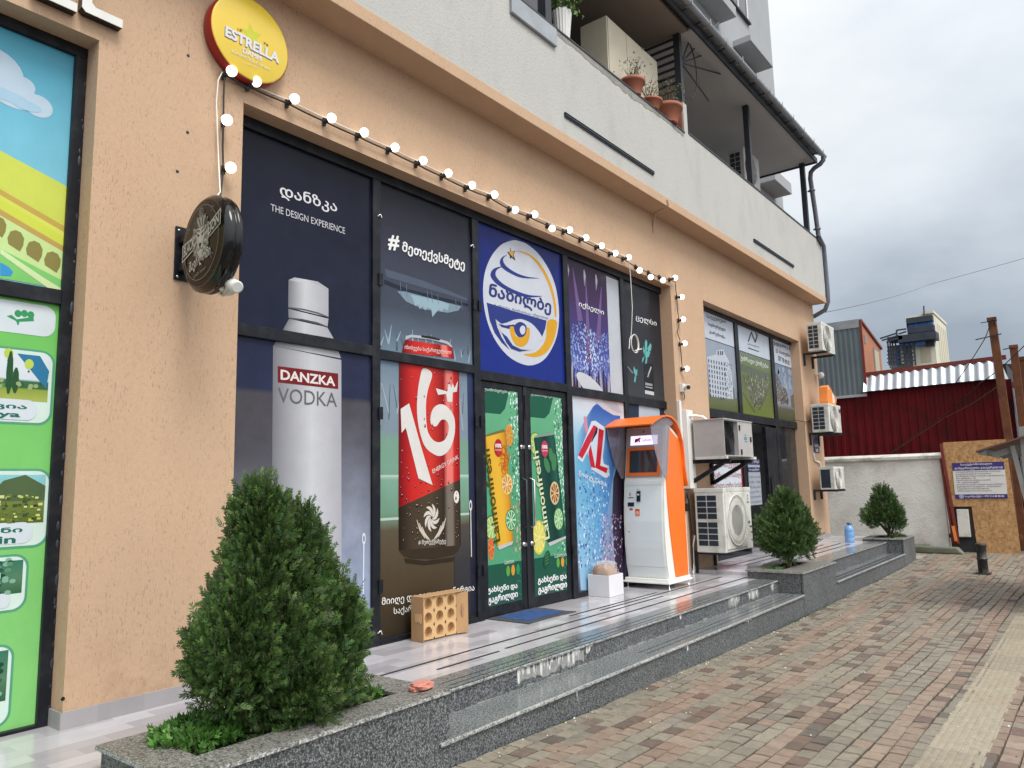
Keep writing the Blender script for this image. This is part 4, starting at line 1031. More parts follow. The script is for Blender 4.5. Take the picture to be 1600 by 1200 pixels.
# 6, 7 green door prints
zd, kd = (740, 570), 6.319
ze, ke = (740, 760), 5.7125
def slice_(a, u, v, ru, rv, rind, flesh, rays, nn=9):
    a.ell(u, v, ru, rv, rind, 28); a.n += 1; a.ell(u, v, ru * .88, rv * .88, rays, 28); a.n += 1
    for i in range(nn):
        t = 2 * PI * i / nn
        a.poly([(u + .1 * ru * math.cos(t + .35), v + .1 * rv * math.sin(t + .35)), (u + .8 * ru * math.cos(t + .1), v + .8 * rv * math.sin(t + .1)), (u + .84 * ru * math.cos(t + .35), v + .84 * rv * math.sin(t + .35)), (u + .8 * ru * math.cos(t + .6), v + .8 * rv * math.sin(t + .6))], flesh)
    a.n -= 2
def door_print(second):
    y0, y1 = (6.105, 6.685) if second else (5.40, 5.908)
    lab = 'green door print with a dark green mint drink can, right door leaf' if second else 'green door print with a yellow orange drink can, left door leaf'
    P, a = poster('door_poster', (y0 + y1) / 2, .46, lab, 'green drink prints on the door leaves')
    gr = C(84, 156, 118, .82); dg = C(34, 92, 72, .8)
    a.grad(y0, y1, [(.46, C(70, 112, 98, .8)), (.80, gr), (1.6, C(86, 160, 120, .82)), (2.48, C(104, 172, 132, .82))])
    W_ = y1 - y0; U = lambda f: y0 + W_ * f
    a.layer(); a.grad(y0, y1, [(.47, C(40, 84, 72, .8)), (.83, C(36, 88, 70, .8))])
    a.poly([(y0, 2.48), (y0, 2.24), (U(.45), 2.24), (U(.6), 2.30), (U(.74), 2.48)], dg)
    fr = random.Random(11 + second)
    for i in range(300):                          # drops down the right side
        f = 1 - fr.random() ** 1.6 * .27; v = fr.uniform(.86, 2.46); s_ = fr.uniform(.004, .012)
        cc = fr.choice([C(176, 214, 196, .84), C(60, 120, 98, .8), C(214, 232, 224, .85)]) if v > 1.4 or second else fr.choice([C(170, 140, 108, .82), C(206, 176, 140, .83), C(90, 130, 104, .8)])
        a.ell(U(f), v, min(s_, y1 - U(f) - .0005) if y1 - U(f) > .002 else .001, s_ * 1.5, cc, 7)
    for q in range(5): a.ell(U(.9), .50 + q * .06, .035, .03, C(64, 118, 100, .8), 12, .2, PI - .2, hole=.75)
    a.done('printed_background', P); a.layer()
    # the can, leaning a little
    A = (lambda x, y: a.uv(zd[0] + x / kd, zd[1] + y / kd)); E_ = (lambda x, y: a.uv(ze[0] + x / ke, ze[1] + y / ke))
    if second: tl, tr2, br2, bl2 = A(590, 722), A(795, 690), E_(822, 442), E_(660, 505)
    else: tl, tr2, br2, bl2 = A(102, 715), A(315, 660), E_(352, 488), E_(208, 535)
    L = lambda p, q, f: (p[0] + (q[0] - p[0]) * f, p[1] + (q[1] - p[1]) * f)
    if not second: slice_(a, U(.12), 1.17, .10, .115, C(70, 120, 60, .8), C(150, 190, 110, .82), C(206, 216, 160, .84)); slice_(a, U(.0) + .05, .93 + .06, .045, .12, C(214, 120, 50, .82), C(206, 84, 50, .82), C(222, 150, 90, .82))
    else: slice_(a, U(.14), 1.97, .10, .12, C(90, 150, 60, .8), C(160, 196, 100, .82), C(206, 216, 150, .84)); slice_(a, U(.17), 1.03, .115, .17, C(206, 196, 60, .82), C(214, 206, 96, .83), C(226, 220, 150, .85))
    if not second: slice_(a, U(.70), 2.04, .065, .11, C(206, 140, 70, .82), C(214, 130, 50, .82), C(196, 176, 90, .82))
    a.layer(3)
    tone = [(0, C(176, 122, 34, .82)), (.12, C(222, 172, 56, .83)), (.5, C(224, 176, 60, .83)), (.85, C(212, 150, 44, .82)), (1, C(168, 116, 36, .82))] if not second else [(0, C(24, 60, 54, .8)), (.15, C(32, 76, 66, .8)), (.5, C(26, 58, 54, .8)), (.85, C(40, 92, 78, .8)), (1, C(28, 66, 58, .8))]
    for (f0, c0), (f1, c1) in zip(tone, tone[1:]): a.poly([L(bl2, br2, f0), L(bl2, br2, f1), L(tl, tr2, f1), L(tl, tr2, f0)], [c0, c1, c1, c0])
    a.poly([tl, L(tl, tr2, .12), L(tl, tr2, .9), tr2, (L(tl, tr2, .9)[0], tr2[1] + .022), (L(tl, tr2, .12)[0], tl[1] + .028)], C(120, 106, 60, .82) if not second else C(130, 150, 140, .82))
    a.poly([bl2, (L(bl2, br2, .1)[0], bl2[1] - .035), (L(bl2, br2, .92)[0], br2[1] - .03), br2], C(186, 186, 184, .84))
    a.layer()
    if not second:
        fb, fe = E_(232, 483), A(150, 830)
        slice_(a, *A(325, 1180), .085, .10, C(222, 186, 90, .83), C(206, 140, 70, .82), C(230, 210, 160, .85)); slice_(a, *E_(330, 300), .085, .105, C(46, 120, 70, .8), C(60, 150, 104, .82), C(206, 222, 190, .85))
    else:
        fb, fe = E_(672, 460), A(630, 850)
        slice_(a, *E_(720, 60), .085, .12, C(206, 186, 140, .83), C(150, 90, 60, .8), C(220, 196, 150, .84)); slice_(a, *E_(755, 290), .085, .115, C(90, 150, 80, .8), C(120, 180, 120, .82), C(206, 222, 186, .85))
        for x, y, w in ((720, 990, .07), (790, 960, .075), (760, 890, .06)):
            q = A(x, y); a.ell(q[0], q[1], w * .62, w * 1.25, C(70, 128, 84, .8), 16, rot=.3 - (x - 740) * .008)
        q = E_(650, 650); a.layer(); a.ell(q[0], q[1], .055, .09, C(40, 84, 60, .8), 16, rot=-.4)
        for t in range(4): a.stroke([(q[0] - .03, q[1] - .05 + .03 * t), (q[0] + .03, q[1] - .03 + .03 * t)], .005, C(96, 150, 104, .82))
    a.layer(3)
    d = np.array([fe[0] - fb[0], fe[1] - fb[1]]); n_ = np.array([-d[1], d[0]]) / np.hypot(*d) * .10
    a.text('Laimonfresh', fb, fe, tuple(np.array(fb) + n_), C(70, 78, 30, .8) if not second else C(206, 214, 170, .85), .018)
    q = A(238, 820) if not second else A(695, 830)
    a.ell(*q, .062, .085, C(178, 36, 44, .82) if not second else C(190, 60, 90, .82), 20); a.layer()
    a.tline('100%', q[0] - .045, q[0] + .045, q[1] + .004, .034, WHITE, .04); a.tline('ნატურალური', q[0] - .05, q[0] + .05, q[1] - .03, .018, WHITE, .01)
    if not second:
        for t in range(14): a.ell(A(290, 900)[0] + random.uniform(-.05, .07), A(290, 950)[1] + random.uniform(-.13, .13), .04, .045, C(206, 100, 40, .82), 14, 0, 4.5, rot=t, hole=.85)
    a.done('can_picture', P)
    a.n = 3
    o1 = (lambda *p: [A(*q) for q in p])
    if not second: a.text('ლაიმონფრეში', *o1((90, 262), (330, 290), (92, 222)), c=C(196, 214, 204, .85), bold=.01); a.tpx('გახსენი და', (126, 965), (388, 920), (126, 900), WHITE, ze, ke, .035); a.tpx('გაგრილდი', (130, 1062), (390, 1000), (130, 985), WHITE, ze, ke, .035); a.tpx('Laimon', (276, 696), (358, 682), (276, 656), C(206, 220, 212, .85), ze, ke)
    else: a.text('ლაიმონფრეში', *o1((566, 312), (790, 336), (568, 272)), c=C(196, 214, 204, .85), bold=.01); a.tpx('გახსენი და', (574, 880), (826, 836), (574, 812), WHITE, ze, ke, .035); a.tpx('გაგრილდი', (576, 968), (830, 914), (576, 892), WHITE, ze, ke, .035); a.tpx('Laimon', (722, 636), (826, 622), (722, 598), C(206, 220, 212, .85), ze, ke)
    for i, cc in enumerate((C(96, 160, 70, .82), C(214, 150, 60, .82), C(50, 140, 90, .82))):
        q = E_(306 + i * 44, 755 - i * 8) if not second else E_(752 + i * 40, 680 - i * 6); a.ell(*q, .028, .05, cc, 18)
    a.done('lettering', P)
door_print(False); door_print(True)

# 8-10 estate agency prints
zw, kw = (1100, 480), 6.669
g1 = 'estate agency prints above the far door'
wp = C(190, 198, 210, .85); ink = C(70, 74, 82, .8)
P, a = poster('agency_print', 11.0, 2.64, 'agency print with a pale stepped tower block, left of the three', g1)
a.rect(10.29, 11.76, 3.71, 4.12, wp); a.grad(10.29, 11.76, [(2.63, C(90, 98, 56, .8)), (2.85, C(110, 116, 84, .8)), (2.87, C(128, 138, 150, .8)), (3.3, C(150, 160, 172, .82)), (3.70, C(150, 160, 174, .82))])
a.layer(); a.rect(10.29, 11.76, 3.695, 3.71, C(70, 76, 86, .8))
a.px([(30, 520), (125, 490), (130, 450), (200, 440), (215, 480), (260, 560), (290, 700), (310, 960), (70, 930), (50, 700)], C(186, 194, 204, .84), zw, kw)
a.layer(); rr = random.Random(2)
for r_ in range(8):
    for c_ in range(7):
        x = 42 + c_ * 27 + r_ * 3; y = 540 + r_ * 52 + c_ * 6; a.px([(x, y), (x + 11, y + 3), (x + 12, y + 38), (x + 1, y + 34)], rr.choice([C(84, 92, 106, .8), C(110, 116, 128, .8), C(64, 70, 82, .8)]), zw, kw)
for i in range(70):
    x = rr.uniform(210, 285); y = rr.uniform(560, 940); a.px([(x, y), (x + 9, y + 3), (x + 9, y + 14), (x, y + 11)], rr.choice([C(120, 126, 138, .8), C(150, 156, 166, .82), C(96, 102, 114, .8)]), zw, kw)
for x in (140, 165, 185): a.px([(x, 455), (x + 14, 457), (x + 14, 500), (x, 497)], C(90, 96, 108, .8), zw, kw)
a.px([(300, 840), (312, 842), (322, 965), (305, 960)], C(96, 100, 108, .8), zw, kw); a.px([(340, 880), (356, 884), (362, 975), (345, 970)], C(84, 88, 96, .8), zw, kw)
a.done('tower_picture', P)
for i, s_ in enumerate(('საუკეთესო', 'საცხოვრებელი', 'გარემოში')): a.tpx(s_, (28 + i * 14, 118 + i * 78), (228 - i * 5, 182 + i * 80), (28 + i * 14, 70 + i * 82), ink, zw, kw, .02)
a.done('lettering', P)
P, a = poster('agency_print', 12.6, 2.64, 'agency print with a green aerial view of a housing estate, middle of the three', g1)
a.rect(11.90, 13.44, 3.69, 4.12, wp); a.grad(11.90, 13.44, [(2.63, C(110, 124, 56, .8)), (3.1, C(96, 106, 68, .8)), (3.45, C(104, 118, 72, .8)), (3.68, C(116, 130, 112, .8))])
a.layer(); a.rect(11.90, 13.44, 3.675, 3.69, C(70, 76, 86, .8))
a.px([(375, 585), (690, 700), (690, 780), (375, 650)], C(92, 102, 84, .8), zw, kw)
a.layer()
for i in range(230):
    f = rr.random(); y = 720 + 320 * f; x = 545 + rr.uniform(-150, 150) * (1 - f * .8); h_ = rr.uniform(10, 34); a.px([(x, y), (x + 9, y + 4), (x + 9, y - h_ + 4), (x, y - h_)], rr.choice([C(120, 118, 112, .8), C(86, 84, 82, .8), C(160, 158, 150, .82), C(104, 100, 90, .8), C(72, 80, 60, .8)]), zw, kw)
a.px([(400, 890), (412, 892), (540, 1100), (520, 1095)], C(84, 90, 70, .8), zw, kw); a.px([(690, 800), (700, 806), (580, 1080), (570, 1060)], C(84, 90, 70, .8), zw, kw)
a.done('estate_picture', P)
a.px([(455, 355), (492, 245), (530, 340), (545, 300), (530, 265), (540, 262), (560, 300), (556, 275), (562, 278), (538, 372), (526, 365), (492, 280), (468, 360)], ink, zw, kw)
a.tpx('ახალი', (455, 395), (570, 430), (455, 370), ink, zw, kw, .01); a.px([(460, 418), (572, 458), (572, 468), (460, 430)], ink, zw, kw)
a.tpx('უძრავი ქონება', (380, 560), (668, 650), (380, 500), C(206, 210, 206, .85), zw, kw, .02)
a.done('lettering', P)
P, a = poster('agency_print', 14.2, 2.64, 'agency print with dark blocks under a cloudy blue sky, right of the three', g1)
a.rect(13.60, 14.84, 3.68, 4.12, wp); a.grad(13.60, 14.84, [(2.63, C(70, 78, 50, .8)), (2.85, C(90, 92, 76, .8)), (2.95, C(140, 152, 166, .82)), (3.3, C(120, 140, 164, .82)), (3.67, C(112, 128, 150, .82))])
a.layer(); haze(a, 40, 13.7, 14.8, 3.1, 3.66, [C(150, 162, 178, .84), C(132, 148, 168, .82), C(140, 154, 172, .83)], .02, .08, 6)
a.layer()
a.px([(730, 680), (760, 695), (810, 800), (830, 990), (770, 980), (745, 850)], C(100, 100, 102, .8), zw, kw); a.px([(815, 820), (850, 850), (880, 960), (880, 1010), (830, 1000)], C(92, 92, 94, .8), zw, kw); a.px([(900, 930), (950, 890), (965, 1060), (910, 1040)], C(110, 100, 92, .8), zw, kw)
a.layer()
for i in range(60):
    x = rr.uniform(745, 870); y = 720 + (x - 740) * 1.3 + rr.uniform(0, 200); 
    if y < 1000: a.px([(x, y), (x + 7, y + 4), (x + 7, y + 22), (x, y + 18)], rr.choice([C(60, 62, 66, .8), C(150, 148, 144, .82)]), zw, kw)
a.done('block_picture', P)
for i, s_ in enumerate(('ჭავჭავაძის ქ. 38', 'ქ. ბათუმი', '557 78 98 78')): a.tpx(s_, (725 + i * 24, 395 + i * 78), (900 - i * 6, 455 + i * 76), (725 + i * 24, 350 + i * 78), ink, zw, kw, .02)
a.done('lettering', P)
# red-edged price notice low in the agency window
P, a = poster('price_notice', 11.0, .5, 'white notice with red border and rows of dark red words behind the air conditioners', cat='notice')
a.rect(10.29, 11.76, .50, 2.50, C(150, 36, 42, .82)); a.layer(); a.rect(10.29, 11.70, .56, 2.44, C(206, 212, 222, .86)); a.layer()
for i, s_ in enumerate(('ბინების გაყიდვა', 'გაქირავება', 'კომერციული ფართი', 'მიწის ნაკვეთები', 'აგარაკები სახლები', 'იპოთეკური სესხი', 'შეფასება', 'იურიდიული მომსახურება')): a.tline(s_, 10.55, 10.9 + .06 * len(s_), 2.2 - i * .155, .10, C(150, 66, 74, .82), .015)
a.done('lettering', P)
P, a = poster('opening_notice', 12.0, 1.2, 'white notice with two dark blue headings on the agency door post', cat='notice')
a.val = -4.49
u0, u1 = a.uv(1169, 736)[0], a.uv(1188, 742)[0]
a.rect(u0, u1, 1.15, 1.90, C(160, 166, 176, .84)); a.layer(); a.rect(u0, u1, 1.80, 1.90, C(56, 60, 100, .8)); a.rect(u0, u1, 1.68, 1.76, C(56, 60, 100, .8))
for i in range(6): a.tline(('სამუშაო საათები', '10:00 - 19:00', 'შაბათი', 'კვირა', 'ტელეფონი', 'დასვენება')[i], u0 + .03, u1 - .03, 1.58 - i * .08, .04, C(84, 88, 108, .8))
a.layer(); a.tline('უძრავი ქონება', u0 + .02, u1 - .02, 1.825, .05, WHITE); a.tline('სააგენტო', u0 + .05, u1 - .05, 1.70, .04, WHITE)
a.done('lettering', P)

# 11 travel print at the left edge
P, a = poster('travel_poster', .9, .38, 'bright green and blue travel print with cartoon bridge and photo cards', cat='advert')
sky1, sky2 = C(84, 168, 196, .83), C(140, 204, 222, .85)
a.grad(-1.12, 1.69, [(2.70, sky2), (3.5, C(120, 190, 212, .84)), (4.12, sky1)])
a.grad(-1.12, 1.69, [(.375, C(136, 206, 122, .83)), (.9, C(130, 200, 116, .83)), (1.8, C(124, 200, 110, .83)), (2.615, C(112, 192, 96, .83))])
a.done('printed_background', P); a.layer()
zf = (0, 60); kf = 3
def fpx(pts, c): a.px(pts, c, zf, kf)
cl = C(186, 206, 222, .85)
for u, v, w, h in ((1.28, 3.86, .16, .13), (1.44, 3.83, .06, .05), (1.40, 3.76, .12, .08), (1.52, 3.74, .075, .065), (1.05, 3.85, .16, .10)): a.ell(u, v, w, h, cl, 24)
a.layer(); 
for u, v, w, h in ((1.30, 3.74, .17, .035), (1.46, 3.72, .08, .03)): a.ell(u, v, w, h, C(168, 200, 222, .84), 20)
Lu = -1.12
def band(yA, yB, c):      # bands that slope on the print: y values of the photo at px x=0 and x=340 (zoom)
    p0, p1 = a.uv(zf[0] + 0, zf[1] + yA[0] / kf), a.uv(zf[0] + 340 / kf, zf[1] + yA[1] / kf); q0, q1 = a.uv(zf[0], zf[1] + yB[0] / kf), a.uv(zf[0] + 330 / kf, zf[1] + yB[1] / kf)
    ex = lambda p, q: (Lu, p[1] + (p[1] - q[1]) / (q[0] - p[0]) * (p[0] - Lu))
    fx = lambda p, q: (1.69, q[1] + (q[1] - p[1]) / (q[0] - p[0]) * (1.69 - q[0]))
    t0, b0 = ex(p0, p1), ex(q0, q1); t1, b1 = fx(p0, p1), fx(q0, q1)
    cz = lambda p: (p[0], max(2.70, min(4.12, p[1])))
    a.poly([cz(b0), cz(b1), cz(t1), cz(t0)], c)
a.n = 1; band((482, 712), (690, 905), C(204, 214, 92, .83))
a.n = 2; band((690, 905), (720, 932), C(196, 168, 84, .82)); band((722, 934), (745, 955), C(212, 220, 96, .83)); band((745, 955), (800, 1000), C(206, 216, 80, .83)); band((800, 1000), (830, 1026), C(190, 160, 90, .82)); band((830, 1026), (985, 1160), C(196, 222, 150, .84)); band((985, 1160), (1130, 1180), C(128, 200, 112, .83))
a.n = 3
for x, y in ((-65, 838), (-5, 880), (78, 945), (165, 995), (250, 1045), (318, 1095)):
    fpx([(x - 40, y + 18), (x - 44, y - 10), (x - 30, y - 40), (x - 5, y - 46), (x + 20, y - 34), (x + 34, y - 6), (x + 30, y + 26), (x + 14, y + 54)] if x < 300 else [(x - 30, y + 10), (x - 18, y - 30), (x + 10, y - 42), (x + 6, y + 46)], C(140, 132, 74, .82))
fpx([(0, 985), (200, 1120), (322, 1195), (250, 1190), (0, 1010)], C(206, 226, 170, .85)); fpx([(0, 1050), (40, 1072), (60, 1095), (50, 1115), (0, 1112)], C(60, 150, 206, .82))
a.done('bridge_picture', P)
def rr_rect(u0, u1, v0, v1, r, c):
    pts = []
    for cx_, cy_, t0 in ((u1 - r, v1 - r, 0), (u0 + r, v1 - r, PI / 2), (u0 + r, v0 + r, PI), (u1 - r, v0 + r, 1.5 * PI)): pts += [(cx_ + r * math.cos(t0 + i * PI / 12), cy_ + r * math.sin(t0 + i * PI / 12)) for i in range(7)]
    a.poly(pts, c)
a.n = 1
uR = a.uv(88, 480)[0]; zt, zb_ = a.uv(88, 480)[1], a.uv(80, 520)[1]
rr_rect(.6, uR, a.uv(60, 525)[1], 2.60, .06, C(206, 216, 220, .86)); a.layer()
for x, y, s_ in ((28, 490, 5), (38, 490, 5), (48, 492, 4.5)): q = a.uv(x, y); a.ell(q[0], q[1], .017, .02, C(60, 150, 96, .82), 14)
a.px([(10, 494), (18, 492), (26, 499), (52, 495), (53, 502), (30, 503), (29, 508), (27, 508), (25, 502)], C(60, 150, 96, .82)); a.done('pictogram', P)
def card(c_tr, c_br, words, kind):
    a.n = 1
    uR, vT = a.uv(*c_tr); _, vB = a.uv(*c_br); u0 = uR - .85
    rr_rect(u0 - .012, uR + .012, vB - .012, vT + .012, .07, C(90, 160, 130, .82)); a.layer(); rr_rect(u0, uR, vB, vT, .06, C(206, 226, 216, .86)); a.layer()
    H = vT - vB; v1 = vB + H * .30; iu = uR - .016; r2 = random.Random(kind)
    if kind == 1:
        a.grad(u0 + .02, iu, [(v1, C(170, 180, 90, .82)), (v1 + H * .16, C(140, 160, 70, .82)), (v1 + H * .18, C(60, 100, 60, .8)), (v1 + H * .27, C(60, 110, 80, .8)), (v1 + H * .30, C(206, 216, 222, .86)), (vT - .02, C(214, 222, 226, .86))]); a.layer()
        a.poly([(iu - .16, vT - .02), (iu - .01, vT - .20), (iu, vT - .10), (iu - .05, vT - .02)], C(50, 120, 160, .82))
        for u, v, s_ in ((-.20, .22, .022), (-.10, .14, .022), (-.33, .28, .010), (-.42, .25, .008)):
            a.ell(iu + u, v1 + H * .30 + v * .6, s_, s_ * 1.25, C(186, 206, 90, .83), 14); a.ell(iu + u, v1 + H * .30 + v * .6 - s_ * 1.8, s_ * .25, s_ * .3, C(60, 80, 70, .8), 6)
        for u, h_ in ((-.19, .20), (-.16, .12), (-.33, .09)): a.ell(iu + u, v1 + H * .12 + h_ / 2, .016, h_ * .6, C(44, 86, 52, .8), 10)
        for i in range(60): a.ell(r2.uniform(u0 + .04, iu - .03), v1 + H * r2.uniform(.17, .27), .012, .012, r2.choice([C(50, 96, 56, .8), C(90, 140, 80, .8), C(150, 170, 120, .82)]), 7)
    elif kind == 2:
        a.grad(u0 + .02, iu, [(v1, C(90, 106, 50, .8)), (v1 + H * .34, C(120, 136, 70, .8)), (v1 + H * .36, C(120, 186, 190, .83)), (vT - .02, C(140, 200, 206, .84))]); a.layer()
        a.poly([(u0 + .3, v1 + H * .36), (iu - .25, v1 + H * .42), (iu - .2, vT - .05), (iu - .10, vT - .02), (iu, vT - .08), (iu, v1 + H * .3), (u0 + .3, v1 + H * .3)], C(84, 104, 70, .8)); a.layer()
        for i in range(260): a.rect(*(lambda u, v, s_: (u, u + s_ * 1.5, v, v + s_))(r2.uniform(u0 + .03, iu - .03), v1 + H * r2.uniform(.0, .36), r2.uniform(.006, .016)), r2.choice([C(186, 196, 90, .82), C(70, 84, 50, .8), C(206, 212, 140, .83), C(110, 126, 60, .8)]))
    else:
        a.grad(u0 + .02, iu, [(v1, C(60, 100, 70, .8)), (v1 + H * .3, C(90, 130, 100, .8)), (vT - .02, C(60, 120, 100, .8))]); a.layer()
        for i in range(150): a.ell(r2.uniform(u0 + .04, iu - .03), v1 + H * r2.uniform(.02, .66), .016, .012, r2.choice([C(50, 96, 76, .8), C(96, 146, 116, .8), C(130, 176, 156, .82), C(40, 76, 60, .8)]), 7)
        a.poly([(u0 + .1, v1 + H * .1), (iu - .1, v1 + H * .3), (iu - .1, v1 + H * .44), (u0 + .1, v1 + H * .36)], C(150, 190, 160, .83))
    a.n = 4; rr_rect(u0, iu - .05, vB + .012, v1 + .005, min(.05, (v1 - vB) * .4), C(206, 216, 222, .86)); a.layer()
    if words:
        a.tline(words[0], iu - .12 - .055 * len(words[0]), iu - .10, vB + H * .165, H * .085, C(44, 110, 96, .8), .03); a.tline(words[1], iu - .13 - .055 * len(words[1]), iu - .13, vB + H * .045, H * .095, C(44, 110, 96, .8), .03)
    a.done('photo_card', P)
card((83, 553), (80, 662), ('კაპადოკია', 'Kapadokya'), 1); card((77, 736), (73, 850), ('მარდინი', 'Mardin'), 2); card((42, 868), (38, 950), ('მუღლა', 'Mugla'), 3); card((19, 1008), (12, 1130), None, 4)

# ------------------------------------------------------------------ string of globe lamps and the white cable
def wall(px, py, x=WX + .03): return Vector(CX(px, py, x))
SOCK = [((351, 117), (362, 111)), ((388, 135), (400, 127.5)), ((449.5, 161.5), (460.3, 154.5)), ((508, 190), (518, 184.5)), ((559, 213), (569, 207)), ((607, 235), (617, 230.5)), ((651, 256.5), (661, 251)), ((691, 276), (700.5, 270.5)), ((728, 294), (737.5, 289.5)), ((764, 308), (772.5, 304)),
        ((796, 327), (805, 328)), ((826, 338.5), (835.3, 335)), ((856, 352.5), (862.7, 357)), ((881, 362), (890, 359.3)), ((907, 374.5), (915.5, 371.5)), ((932, 386.5), (940, 384)), ((953, 397), (961.3, 395.7)), ((974, 404.5), (982.3, 402)), ((994, 417), (999.5, 422.5)), ((1014, 426), (1016.8, 433)), ((1031, 433), (1036, 438)), ((1047, 437), (1055, 434)),
        ((1058, 464.5), (1065.5, 464)), ((1061, 501), (1067.5, 499)), ((1063, 538), (1070, 536.5)), ((1066, 577), (1073.2, 576)), ((350, 191), (354.5, 187.5)), ((350, 265), (360.5, 262))]
SL_ = thing('string_lights', wall(700, 276), 'black cable string of lit white globe lamps above and beside the wide shopfront', 'string lights')
main = [wall(*s[0]) for s in SOCK[:22]]
def sag(pts, d, n=4):
    out = []
    for a, b in zip(pts, pts[1:]):
        for i in range(n):
            f = i / n; q = a.lerp(b, f); q.z -= d * 4 * f * (1 - f) * (b - a).length; out.append(q)
    return out + [pts[-1]]
mb = MB(); mb.tube(sag(main, .015), .0065, 6)
mb.tube(sag([wall(1047, 437), wall(1055, 441), wall(1056, 455), wall(1058, 464.5), wall(1058, 480), wall(1061, 501), wall(1061, 508), wall(1058, 519), wall(1062, 530), wall(1063, 538), wall(1066, 577)], .0), .0055, 6)
mb.tube([wall(351, 117), wall(349.5, 150), wall(349, 191), wall(348, 230), wall(349, 265), wall(345, 300), wall(342, 330, -4.2)], .006, 6)
mb.tube([wall(362, 118), wall(372, 130, WX + .05), wall(388, 138, WX + .05)], .006, 6)
mb.build('cable', 'cable_black', SL_)
for s, b in SOCK:
    p = wall(*s); q = Vector(CX(b[0], b[1], WX + .075)); d = (q - p).normalized()
    r = .036; c0 = q - d * (r * .8)
    mb = MB(); mb.sphere(q, r, 16, 10); bo = mb.build('bulb', 'bulb_lit', SL_, fix=False)
    mb = MB(); mb.tube([p - d * .012, p, p.lerp(c0, .5), c0], [.012, .019, .017, .021], 10); mb.box(p.x - .02, p.x - .0, p.y - .010, p.y + .010, p.z - .03, p.z + .03)
    mb.build('socket', 'black_rubber', bo)
WC = thing('white_cable', wall(985, 440), 'thin white cable clipped along the lamps with a coiled loop hanging down at its end', 'cable')
mb = MB(); top = [wall(s[0][0] + 2, s[0][1] - 5, WX + .012) for s in SOCK[:18]]
mb.tube(sag([Vector((-4.02, 2.30, 3.28)), wall(344, 300, -4.15), wall(341, 240), wall(338, 160), wall(341, 125), wall(347, 113)] + top, .015), .0045, 6)
hang = [wall(982, 404, WX + .08), wall(985, 430, -4.30), wall(988, 480, -4.33), wall(987, 510, -4.36), wall(986, 525, -4.38)]
mb.tube(hang, .005, 6)
c = CX(991.5, 537, -4.38)
for k in range(2): mb.tube([(-4.38 + .008 * k, c[1] + (.088 + .006 * k) * math.cos(t), c[2] + (.108 + .008 * k) * math.sin(t)) for t in np.linspace(2.2, 2.2 + 2 * PI, 25)], .005, 6)
mb.tube([wall(986, 525, -4.38), wall(984, 530, -4.375), wall(983, 545, -4.37)], .005, 6); mb.tube([wall(992, 548, -4.37), wall(999, 546, -4.36), wall(1003, 545, -4.35)], .006, 6)
mb.build('wire', 'cable_white', WC)

# ------------------------------------------------------------------ round lightboxes, letters
YS_ = thing('round_sign', (-4.32, 2.68, 4.27), 'round yellow beer lightbox with red rim at the top of the near pillar', 'sign')
yc, zc_ = 2.685, 4.605
mb = MB(); mb.lathe((-4.355, yc, zc_), [(.298, 0), (.302, .01), (.302, .075), (.296, .083)], 56, 'x'); M('sign_red', rgb(150, 22, 22, .85), .3); mb.build('rim', 'sign_red', YS_)
a = Art('x', -4.271); yel2 = C(232, 200, 60, .86)
M('sign_yellow', rgb(230, 198, 62, .88), .25, var=.03)
mb = MB(); mb.lathe((-4.273, yc, zc_), [(.293, 0), (.293, .003), (.286, .006), (0, .0062)], 56, 'x'); mb.build('face', 'sign_yellow', YS_)
a.val = -4.266
zs, ks = (320, 0), 8.571
lime = [C(226, 202, 66, .86), C(214, 208, 70, .86), C(206, 212, 72, .86)]
star = []
for i in range(10):
    t = PI / 2 + i * PI / 5 + .2; r = .085 if i % 2 == 0 else .038; star.append((yc + .0 + r * math.cos(t), zc_ + .03 + r * math.sin(t)))
a.tess(star, C(206, 210, 74, .86)); a.layer()
def tq(s_, bl, br, tl, c, b=0): a.tpx(s_, bl, br, tl, c, zs, ks, b)
tq('ESTRELLA', (272, 486), (982, 856), (280, 356), C(120, 118, 120, .8), .05); a.layer(); tq('ESTRELLA', (278, 478), (984, 846), (286, 350), C(222, 222, 226, .88), .04)
tq('DAMM', (508, 706), (754, 822), (512, 640), C(222, 218, 214, .88), .04); tq('BARCELONA', (362, 704), (874, 954), (366, 664), C(226, 216, 170, .87), .02)
tq('18', (436, 408), (494, 426), (440, 378), C(150, 110, 40, .8), .02); tq('76', (784, 588), (848, 622), (788, 560), C(120, 90, 40, .8), .02)
tq('1876', (540, 860), (700, 920), (544, 838), C(228, 212, 160, .87))
a.done('lettering', YS_)

BSN = thing('bracket_sign', (-4.3, 2.28, 2.7), 'black oval brewery lightbox with lion emblem on a wall bracket', 'sign')
bx, by, bz, R_ = -4.005, 2.30, 3.0, .292
mb = MB(); mb.lathe((bx, by, bz), [(.262, -.078), (.272, -.07), (.29, -.045), (.292, -.03), (.292, -.012), (.280, -.008), (.280, .008), (.292, .012), (.292, .03), (.285, .05), (.262, .07), (0, .074)], 56, 'y')
mb.build('casing', 'black_gloss', BSN)
mb = MB(); mb.lathe((bx, by - .0775, bz), [(0, -.012), (.2, -.010), (.258, 0)], 56, 'y'); M('sign_face', rgb(24, 21, 18, .9), .3, spec=.2); mb.build('face', 'sign_face', BSN)
a = Art('y', by - .092, -1, .0008)
sv = C(132, 130, 125, .86); svd = C(70, 67, 62, .82); svl = C(186, 184, 178, .87); dk = C(24, 22, 20, .85)
a.ell(bx, bz, .215, .225, sv, 56, hole=.985)
